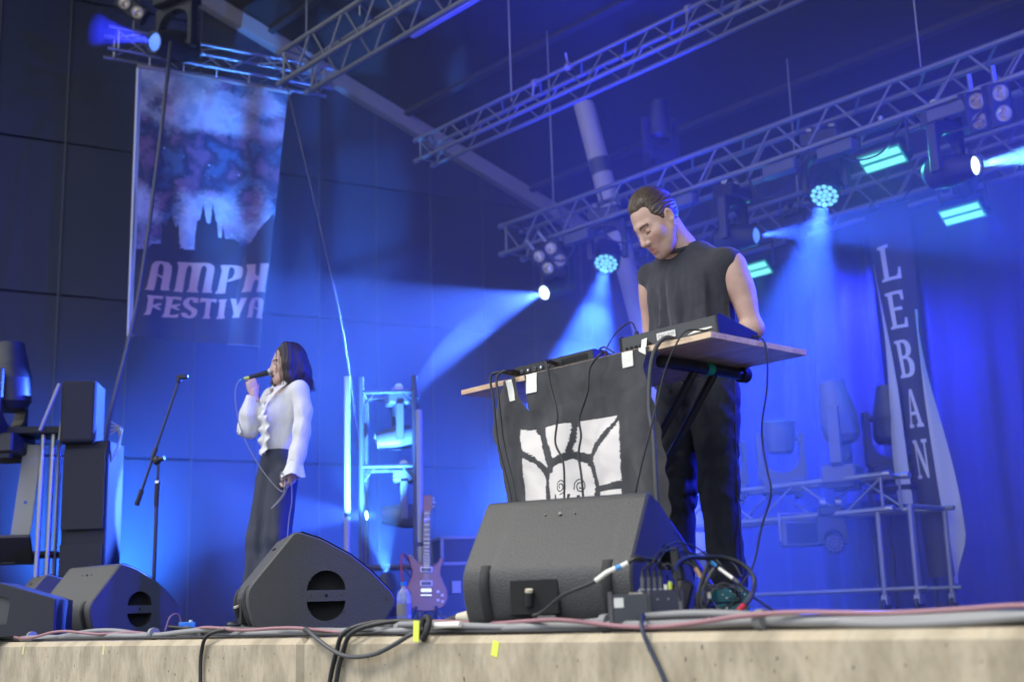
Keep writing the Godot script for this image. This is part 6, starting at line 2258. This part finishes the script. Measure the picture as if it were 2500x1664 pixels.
func cables() -> void:
	var edge := [
		["thick grey multicore cable lying along the stage edge", lie(-9.6, 0.6, -0.075, 0.013, 0.02, 1, 0.16), 0.0135, M.cable_grey],
		["second grey multicore cable, wavy, twisted round the first on the edge", [], 0.011, M.cable_grey],
		["dark grey cable lying behind the multicore on the stage edge", lie(-5.4, 0.8, -0.12, 0.014, 0.016, 3, 0.2), 0.015, M.cable_dark_grey],
		["pink cable winding along the stage edge over the grey ones", [], 0.0065, M.cable_pink],
		["thin black cable lying flat on the very edge of the concrete", lie(-7.6, -2.3, -0.045, 0.0065, 0.01, 6, 0.2), 0.0055, M.cable_black],
	]
	var wavy := []
	for k in 66:
		var x := -8.8 + 0.14 * k
		wavy.append(Vector3(x, 0.022 + 0.014 * sin(x * 5.1) + 0.012 * maxf(0.0, sin(x * 2.2 + 1.0)), -0.085 + 0.035 * sin(x * 3.7 + 0.6)))
	edge[1][1] = wavy
	var pink := []
	for k in 70:
		var x := -8.6 + 0.135 * k
		pink.append(Vector3(x, 0.030 + 0.010 * sin(x * 4.3 + 2.0) + 0.008 * sin(x * 9.0), -0.06 + 0.035 * sin(x * 3.1 + 2.4)))
	edge[3][1] = pink
	for e in edge:
		solo("edge_cable", e[0], "cable", shape().tube(curve(e[1], 5), e[2], 10), e[3], "cables along the stage edge")
	for k in 6:
		var x: float = [-6.55, -5.2, -3.42, -2.48, -1.95, -4.75][k]
		var tie := shape().tube([Vector3(x - 0.012, 0.024, -0.078), Vector3(x + 0.012, 0.024, -0.078)], 0.026, 12)
		solo("cable_wrap", "grey tape wrap round the edge cables, %s from the left" % ["first", "second", "fourth", "fifth", "sixth", "third"][k], "wrap", tie, M.cable_grey, "tape wraps on the edge cables")

	# cables going over the edge and down the concrete
	var over := [
		["black cable dropping over the edge left of the block joint", [Vector3(-4.3, 0.03, -0.10), Vector3(-4.46, 0.036, -0.04), Vector3(-4.56, 0.012, 0.012), Vector3(-4.60, -0.05, 0.014), Vector3(-4.60, -0.2, 0.014), Vector3(-4.58, -0.5, 0.014), Vector3(-4.6, -1.5, 0.02)], 0.0075, M.cable_black],
		["left one of two black cables dropping over the edge beside the middle monitor", [Vector3(-3.42, 0.04, -0.12), Vector3(-3.53, 0.045, -0.05), Vector3(-3.62, 0.012, 0.014), Vector3(-3.66, -0.05, 0.016), Vector3(-3.70, -0.15, 0.016), Vector3(-3.73, -0.4, 0.016), Vector3(-3.74, -1.5, 0.02)], 0.0085, M.cable_black],
		["right one of two black cables dropping over the edge beside the middle monitor", [Vector3(-3.32, 0.04, -0.12), Vector3(-3.45, 0.045, -0.05), Vector3(-3.57, 0.012, 0.016), Vector3(-3.62, -0.05, 0.017), Vector3(-3.66, -0.15, 0.017), Vector3(-3.68, -0.4, 0.017), Vector3(-3.69, -1.5, 0.02)], 0.0085, M.cable_black],
		["grey cable sagging in a loop over the concrete below the edge", [Vector3(-3.98, 0.028, -0.06), Vector3(-3.87, 0.026, -0.005), Vector3(-3.78, 0.0, 0.02), Vector3(-3.69, -0.036, 0.024), Vector3(-3.6, -0.06, 0.026), Vector3(-3.52, -0.064, 0.026), Vector3(-3.42, -0.054, 0.025), Vector3(-3.32, -0.025, 0.024), Vector3(-3.24, 0.004, 0.02), Vector3(-3.20, 0.02, 0.0)], 0.0075, M.cable_dark_grey],
		["dark blue cable dropping over the edge under the large wedge monitor", [Vector3(-2.36, 0.04, -0.1), Vector3(-2.30, 0.042, -0.03), Vector3(-2.265, 0.01, 0.012), Vector3(-2.24, -0.04, 0.014), Vector3(-2.2, -0.11, 0.014), Vector3(-2.15, -0.25, 0.014), Vector3(-2.13, -1.5, 0.02)], 0.0062, M.cable_blue],
	]
	for e in over:
		solo("hanging_edge_cable", e[0], "cable", shape().tube(curve(e[1], 7), e[2], 10), e[3], "cables hanging over the concrete")
	# hook-and-loop tie
	var tie := thing("cable_tie", "black fabric cable tie with a bright yellow-green tag on the stage edge", "cable tie", Vector3(-3.2, 0.012, 0.0), Basis(Vector3.UP, 0.1))
	part("loop", shape().tube(curve([Vector3(0.012, -0.022, 0.012), Vector3(0.03, 0.0, 0.016), Vector3(0.026, 0.035, 0.0), Vector3(0.0, 0.044, -0.012), Vector3(-0.014, 0.03, -0.01), Vector3(-0.008, -0.01, 0.004), Vector3(0.012, -0.022, 0.012)], 6), 0.010, 8), M.rubber, tie)
	part("tag", shape().box(Vector3(-0.012, 0.002, 0.020), Vector3(0.026, 0.064, 0.004), 0.001, Basis(Vector3.BACK, -0.06)), M.yellow_tape, tie)
	var wl := shape().tube([Vector3(-3.165, 0.03, -0.02), Vector3(-3.06, 0.032, -0.035)], 0.0095, 10)
	solo("white_sleeve", "white marking sleeve on the cable right of the yellow tag", "marker", wl, M.white_tape)
	# marks of yellow tape on the concrete
	var marks := [[-5.52, 0.02, "faint yellow tape mark near the left wedge monitor"], [-6.45, 0.02, "faint yellow tape mark at the far left of the concrete"], [-2.86, 0.028, "bright yellow tape mark under the large wedge monitor"]]
	for k in 3:
		var q: Array = marks[k]
		var tp := shape()
		tp.flat()
		var w: float = q[1]
		tp.box(Vector3(q[0], -0.040, 0.0009), Vector3(w, 0.045, 0.0012), 0.0002, Basis(Vector3.BACK, -0.25))
		solo("yellow_mark", q[2], "tape", tp, M.yellow_tape if k == 2 else M.faint_yellow, "yellow tape marks on the concrete")

	# blue mains coupling lying by the big monitor
	var plug := thing("mains_plug", "blue and beige mains coupling lying on the stage by the big wedge", "plug", Vector3(-3.16, 0.052, -0.17), Basis(Vector3.UP, 0.25))
	part("socket", shape().lathe([Vector2(0, 0), Vector2(0.03, 0), Vector2(0.031, 0.07), Vector2(0.027, 0.075), Vector2(0, 0.075)], 20, Transform3D(Basis(Vector3.BACK, -PI / 2), Vector3(0.02, 0, 0))), M.blue_plug, plug)
	part("collar", shape().lathe([Vector2(0, 0), Vector2(0.03, 0), Vector2(0.034, 0.008), Vector2(0.034, 0.02), Vector2(0, 0.02)], 20, Transform3D(Basis(Vector3.BACK, -PI / 2), Vector3(0.0, 0, 0))), M.beige_plug, plug)
	part("body", shape().lathe([Vector2(0, 0), Vector2(0.014, 0.0), Vector2(0.02, 0.03), Vector2(0.026, 0.06), Vector2(0, 0.06)], 20, Transform3D(Basis(Vector3.BACK, -PI / 2), Vector3(-0.06, 0, 0))), M.beige_plug, plug)
	part("gland", shape().rod(Vector3(-0.06, 0, 0), Vector3(-0.1, -0.01, 0.0), 0.012, 12), M.black_plastic, plug)
	part("lead", shape().tube(curve([Vector3(-0.1, -0.01, 0), Vector3(-0.2, -0.025, 0.02), Vector3(-0.35, -0.03, 0.03), Vector3(-0.5, -0.03, 0.0)], 5), 0.007, 8), M.cable_grey, plug)
	# water bottle behind the middle monitor
	var glass := mat("clear_plastic", Color(0.7, 0.8, 0.9), 0.12)
	glass.albedo_color.a = 0.25
	glass.transparency = BaseMaterial3D.TRANSPARENCY_ALPHA
	var bt := thing("water_bottle", "small clear water bottle standing behind the middle wedge monitor", "bottle", Vector3(-4.52, 0.02, -0.92))
	part("bottle", shape().lathe([Vector2(0, 0.0), Vector2(0.03, 0.0), Vector2(0.032, 0.01), Vector2(0.032, 0.12), Vector2(0.028, 0.145), Vector2(0.012, 0.165), Vector2(0.012, 0.18)], 20), glass, bt)
	part("cap", shape().rod(Vector3(0, 0.178, 0), Vector3(0, 0.194, 0), 0.0135, 14), M.blue_plug, bt)
	part("label", shape().lathe([Vector2(0.0325, 0.05), Vector2(0.0325, 0.1)], 20), M.pale_plastic, bt)
	stage_boxes()
	far_pedals()


func stage_boxes() -> void:
	# the box with four plugs, beside the big monitor
	var b := camera_basis(0.12)
	var sb := thing("stage_box", "dark blue-black socket box with four plugs standing in its top", "stage box", Vector3(-2.352, 0.02, -0.172), b)
	part("case", shape().box(Vector3(0, 0.045, -0.03), Vector3(0.125, 0.09, 0.07), 0.004), M.dark_blue_metal, sb)
	part("rail", shape().box(Vector3(-0.064, 0.047, 0.004), Vector3(0.005, 0.094, 0.008), 0.001), M.steel, sb)
	var tops := []
	for k in 4:
		var x := -0.049 + 0.0165 * k
		var pl := part("plug", shape().rod(Vector3(x, 0.09, -0.02), Vector3(x + 0.001, 0.126, -0.02), 0.0066, 12), M.grey_plastic, sb)
		part("strain_relief", shape().rod(Vector3(x + 0.001, 0.126, -0.02), Vector3(x + 0.001, 0.144, -0.02), [0.0052, 0.0036], 10), M.black_plastic, pl)
		part("socket_ring", shape().rod(Vector3(x, 0.089, -0.02), Vector3(x, 0.094, -0.02), 0.008, 12), M.steel, pl)
		tops.append(sb.transform * Vector3(x + 0.001, 0.144, -0.02))
	for k in 8:
		var p := Vector3(-0.045 + 0.03 * (k % 4), 0.025 + 0.04 * (k / 4), 0.005)
		part("screw", shape().rod(p, p + Vector3(0, 0, 0.001), 0.0025, 8), M.steel, sb)
	part("green_cap", shape().rod(Vector3(0.026, 0.09, -0.012), Vector3(0.027, 0.112, -0.012), 0.0055, 10), M.yellow_tape, sb)
	part("white_cap", shape().rod(Vector3(0.014, 0.09, -0.012), Vector3(0.014, 0.104, -0.012), 0.0055, 10), M.white_tape, sb)
	var pw := thing("power_box", "low black box with a white sticker in front of the big wedge monitor", "box", Vector3(-2.392, 0.02, -0.085), camera_basis(0.1))
	part("case", shape().box(Vector3(0, 0.04, -0.02), Vector3(0.10, 0.08, 0.05), 0.003), M.charcoal, pw)
	for s in [-1, 1]:
		part("end_plate", shape().box(Vector3(s * 0.052, 0.044, -0.02), Vector3(0.004, 0.088, 0.052), 0.001), M.grey_plastic, pw)
	part("sticker", shape().box(Vector3(-0.033, 0.058, 0.0056), Vector3(0.026, 0.026, 0.001), 0.0002), M.white_tape, pw)
	part("top_tape", shape().box(Vector3(0.02, 0.082, -0.015), Vector3(0.036, 0.003, 0.016), 0.001), M.beige_plug, pw)
	var blk := thing("black_adapter", "black power adapter lying behind the four plugs", "adapter", Vector3(-2.385, 0.02, -0.285), camera_basis(0.1))
	part("case", shape().box(Vector3(0, 0.06, 0), Vector3(0.05, 0.12, 0.045), 0.01, Basis(Vector3.BACK, -0.3)), M.black_plastic, blk)
	part("gland", shape().rod(Vector3(0.0, 0.12, 0), Vector3(-0.01, 0.21, 0.0), [0.018, 0.012], 10), M.black_plastic, blk)

	# leads that arch out of the plugs
	var leads := [[Vector3(-2.359, 0.162, -0.119), Vector3(-2.355, 0.178, -0.123), Vector3(-2.359, 0.195, -0.149), Vector3(-2.392, 0.219, -0.232), Vector3(-2.433, 0.225, -0.335), Vector3(-2.427, 0.212, -0.416), Vector3(-2.426, 0.198, -0.462), Vector3(-2.404, 0.147, -0.442)],
		[Vector3(-2.349, 0.161, -0.130), Vector3(-2.347, 0.182, -0.132), Vector3(-2.355, 0.209, -0.168), Vector3(-2.383, 0.233, -0.241), Vector3(-2.417, 0.245, -0.323), Vector3(-2.431, 0.236, -0.412), Vector3(-2.433, 0.209, -0.484), Vector3(-2.419, 0.186, -0.574), Vector3(-2.372, 0.145, -0.552)],
		[Vector3(-2.338, 0.161, -0.142), Vector3(-2.335, 0.184, -0.145), Vector3(-2.345, 0.209, -0.178), Vector3(-2.375, 0.221, -0.250), Vector3(-2.395, 0.215, -0.317), Vector3(-2.395, 0.198, -0.377), Vector3(-2.390, 0.196, -0.457), Vector3(-2.342, 0.164, -0.435)],
		[Vector3(-2.328, 0.160, -0.153), Vector3(-2.325, 0.174, -0.156), Vector3(-2.319, 0.179, -0.163), Vector3(-2.311, 0.171, -0.172), Vector3(-2.307, 0.157, -0.177), Vector3(-2.304, 0.134, -0.179)]]
	for k in 4:
		var pts: Array = leads[k]
		pts[0] = tops[k]
		solo("plug_lead", "thin black lead arching out of the %s plug of the socket box" % ["first", "second", "third", "fourth"][k], "cable", shape().tube(curve(pts, 6), 0.0026, 8), M.cable_black, "leads of the socket box")
	# the heavy lead with white and blue marks that rises across the big monitor
	var rise := curve([Vector3(-2.687, 0.050, 0.005), Vector3(-2.656, 0.059, -0.000), Vector3(-2.556, 0.104, 0.009), Vector3(-2.456, 0.136, -0.012), Vector3(-2.416, 0.161, -0.027), Vector3(-2.380, 0.177, -0.051), Vector3(-2.350, 0.194, -0.069), Vector3(-2.351, 0.192, -0.098), Vector3(-2.352, 0.192, -0.127), Vector3(-2.366, 0.184, -0.185), Vector3(-2.354, 0.164, -0.199)], 8)
	var hv := solo("loom_lead", "heavy black lead with white sleeve and blue band crossing the big wedge monitor", "cable", shape().tube(rise, 0.0052, 10), M.cable_black)
	part("white_sleeve", shape().tube(rise.slice(25, 44), 0.0066, 10), M.white_tape, hv)
	part("blue_band", shape().tube(rise.slice(36, 40), 0.0074, 10), M.blue_tape, hv)
	part("heat_shrink", shape().tube(rise.slice(47, 57), 0.0085, 10), M.rubber, hv)
	# thick loop to the right, ending in a red-collared plug
	var loop := curve([Vector3(-2.309, 0.156, -0.174), Vector3(-2.334, 0.180, -0.221), Vector3(-2.359, 0.198, -0.297), Vector3(-2.370, 0.200, -0.375), Vector3(-2.353, 0.199, -0.453), Vector3(-2.320, 0.180, -0.489), Vector3(-2.287, 0.146, -0.496), Vector3(-2.273, 0.116, -0.482), Vector3(-2.247, 0.080, -0.421), Vector3(-2.235, 0.059, -0.375), Vector3(-2.230, 0.040, -0.336)], 8)
	var lp := solo("loop_cable", "thick black cable looping high and down to a red-collared plug", "cable", shape().tube(loop, 0.0066, 10), M.cable_black)
	part("red_collar", shape().tube(loop.slice(-9, -2), 0.009, 12), M.red_plastic, lp)
	part("grey_sleeve", shape().tube(loop.slice(-20, -9), 0.0082, 12), M.cable_dark_grey, lp)
	part("plug_tip", shape().tube([loop[-3], loop[-1]], [0.008, 0.006], 12), M.steel, lp)
	# the marked lead sloping down to the right
	var slope := curve([Vector3(-2.391, 0.201, -0.381), Vector3(-2.375, 0.195, -0.399), Vector3(-2.365, 0.185, -0.410), Vector3(-2.355, 0.172, -0.421), Vector3(-2.320, 0.145, -0.430), Vector3(-2.295, 0.130, -0.428), Vector3(-2.270, 0.102, -0.440), Vector3(-2.248, 0.072, -0.465), Vector3(-2.224, 0.047, -0.491), Vector3(-2.201, 0.026, -0.517), Vector3(-2.181, 0.020, -0.613)], 8)
	var sl := solo("marked_lead", "black lead with blue band and white sleeve sloping down to the right", "cable", shape().tube(slope, 0.0036, 8), M.cable_black)
	part("blue_band", shape().tube(slope.slice(14, 23), 0.0066, 10), M.blue_tape, sl)
	part("white_sleeve", shape().tube(slope.slice(25, 37), 0.0052, 10), M.white_tape, sl)
	part("grey_end", shape().tube(slope.slice(38, 43), 0.0058, 10), M.grey_plastic, sl)
	var tan := curve([Vector3(-2.367, 0.182, -0.259), Vector3(-2.350, 0.184, -0.277), Vector3(-2.341, 0.177, -0.288), Vector3(-2.333, 0.166, -0.297), Vector3(-2.325, 0.146, -0.305), Vector3(-2.321, 0.131, -0.310), Vector3(-2.311, 0.100, -0.321), Vector3(-2.310, 0.083, -0.322), Vector3(-2.317, 0.064, -0.314), Vector3(-2.325, 0.048, -0.306)], 6)
	var tn := solo("tan_lead", "black lead with a tan sleeve curving down beside the socket box", "cable", shape().tube(tan, 0.0042, 8), M.cable_black)
	part("tan_sleeve", shape().tube(tan.slice(17, 27), 0.0058, 10), M.orange_label, tn)
	part("beige_sleeve", shape().tube(tan.slice(36, 43), 0.005, 10), M.beige_plug, tn)
	solo("standing_lead", "dark lead falling steeply from the loop, left strand", "cable", shape().tube(curve([Vector3(-2.277, 0.175, -0.283), Vector3(-2.287, 0.142, -0.273), Vector3(-2.298, 0.095, -0.260), Vector3(-2.301, 0.060, -0.257), Vector3(-2.297, 0.041, -0.261)], 6), 0.0055, 8), M.cable_black)
	solo("standing_lead", "dark lead falling steeply from the loop, right strand", "cable", shape().tube(curve([Vector3(-2.298, 0.166, -0.335), Vector3(-2.313, 0.133, -0.319), Vector3(-2.326, 0.091, -0.304), Vector3(-2.324, 0.057, -0.306), Vector3(-2.310, 0.040, -0.322)], 6), 0.0045, 8), M.cable_dark_grey)
	for k in 9:
		var r := RandomNumberGenerator.new()
		r.seed = 100 + k
		var c := Vector3(-2.40, 0.085, -0.50)
		var pts := []
		var turn := r.randf_range(0.0, TAU)
		for j in 6:
			var a := turn + j * 0.9
			pts.append(c + IMAGE_RIGHT * (0.055 * cos(a) + r.randf_range(-0.02, 0.02)) + Vector3(0, 0.032 * sin(a) + r.randf_range(-0.015, 0.015), 0) + TO_CAMERA * r.randf_range(-0.03, 0.04))
		pts.append(c + IMAGE_RIGHT * r.randf_range(-0.05, 0.11) + Vector3(0, -0.06, 0) + TO_CAMERA * r.randf_range(-0.02, 0.06))
		for j in pts.size():
			pts[j].y = maxf(pts[j].y, 0.024)
		solo("tangled_lead", "thin black lead in the tangle of cables right of the socket box", "cable", shape().tube(curve(pts, 6), [0.0014, 0.0018, 0.0024][k % 3], 7), M.cable_black if k % 3 else M.cable_dark_grey, "tangle right of the socket box")
	var dangle := curve([Vector3(-2.252, 0.154, -0.117), Vector3(-2.252, 0.132, -0.117), Vector3(-2.250, 0.104, -0.120), Vector3(-2.246, 0.077, -0.124)], 6)
	var dn := solo("dangling_lead", "short black lead standing in front of the socket box", "cable", shape().tube(dangle, 0.0032, 8), M.cable_black)
	part("plug", shape().rod(dangle[-1], Vector3(-2.244, 0.026, -0.127), 0.006, 10), M.grey_plastic, dn)
	# two teal pedals stacked by the man's feet
	for k in 2:
		var y := 0.02 + 0.05 * k
		var pd := thing("effect_pedal", ["lower teal effect pedal beside the cable tangle", "upper teal effect pedal stacked on the lower one"][k], "pedal", Vector3(-2.50 - 0.005 * k, y, -0.65), camera_basis(0.1 + 0.12 * k), "teal effect pedals")
		part("case", shape().box(Vector3(0, 0.024, 0), Vector3(0.10, 0.046, 0.09), 0.005), M.teal, pd)
		part("tread", shape().box(Vector3(0.0, 0.026, 0.046), Vector3(0.06, 0.026, 0.005), 0.002), M.teal, pd)
		for j in 7:
			var x := -0.036 + 0.012 * j
			part("white_mark", shape().box(Vector3(x, 0.016 + 0.010 * ((j * 5 + k) % 3), 0.0489 if absf(x) < 0.028 else 0.0454), Vector3(0.007 if j % 2 else 0.004, 0.003, 0.0006), 0.0001), M.white_tape, pd)
		for s in [-1, 1]:
			part("knob", shape().lathe([Vector2(0, 0.012), Vector2(0.007, 0.012), Vector2(0.009, 0.0)], 12, Transform3D(Basis(), Vector3(s * 0.03, 0.046, -0.025))), M.black_plastic, pd)
	var wp := thing("white_plug", "white plug end lying in front of the teal pedals", "plug", Vector3(-2.25, 0.03, -0.26), camera_basis(0.2))
	part("barrel", shape().rod(Vector3(-0.014, 0, 0), Vector3(0.014, 0.002, 0), 0.0075, 12), M.white_tape, wp)
	part("boot", shape().rod(Vector3(0.014, 0.002, 0), Vector3(0.036, 0.003, 0), [0.006, 0.004], 10), M.black_plastic, wp)


func far_pedals() -> void:
	var pd := thing("blue_pedal", "small blue effect pedal on the floor right of the far wedge monitor", "pedal", Vector3(-6.62, 0.02, -0.98), camera_basis(0.3))
	part("case", shape().box(Vector3(0, 0.03, 0), Vector3(0.09, 0.05, 0.07), 0.005), M.blue_tape, pd)
	part("label", shape().box(Vector3(-0.02, 0.022, 0.036), Vector3(0.04, 0.02, 0.001), 0.0002), M.white_tape, pd)
	part("knob", shape().rod(Vector3(0.02, 0.054, 0), Vector3(0.02, 0.066, 0), 0.01, 10), M.white_tape, pd)
	part("lead", shape().tube(curve([Vector3(-0.03, 0.05, 0), Vector3(-0.05, 0.1, 0.0), Vector3(-0.09, 0.09, 0.02), Vector3(-0.12, 0.01, 0.05)], 5), 0.004, 6), M.cable_pink, pd)
	var ft := thing("stand_foot", "black tubular stand foot lying on the floor by the blue pedal", "stand", Vector3(-6.55, 0.02, -0.92), camera_basis(0.0))
	part("tube", shape().rod(Vector3(-0.08, 0.03, 0), Vector3(0.1, 0.012, 0.03), 0.011, 10), M.black_metal, ft)
	part("end_cap", shape().rod(Vector3(0.09, 0.013, 0.03), Vector3(0.14, 0.012, 0.035), 0.016, 12), M.rubber, ft)
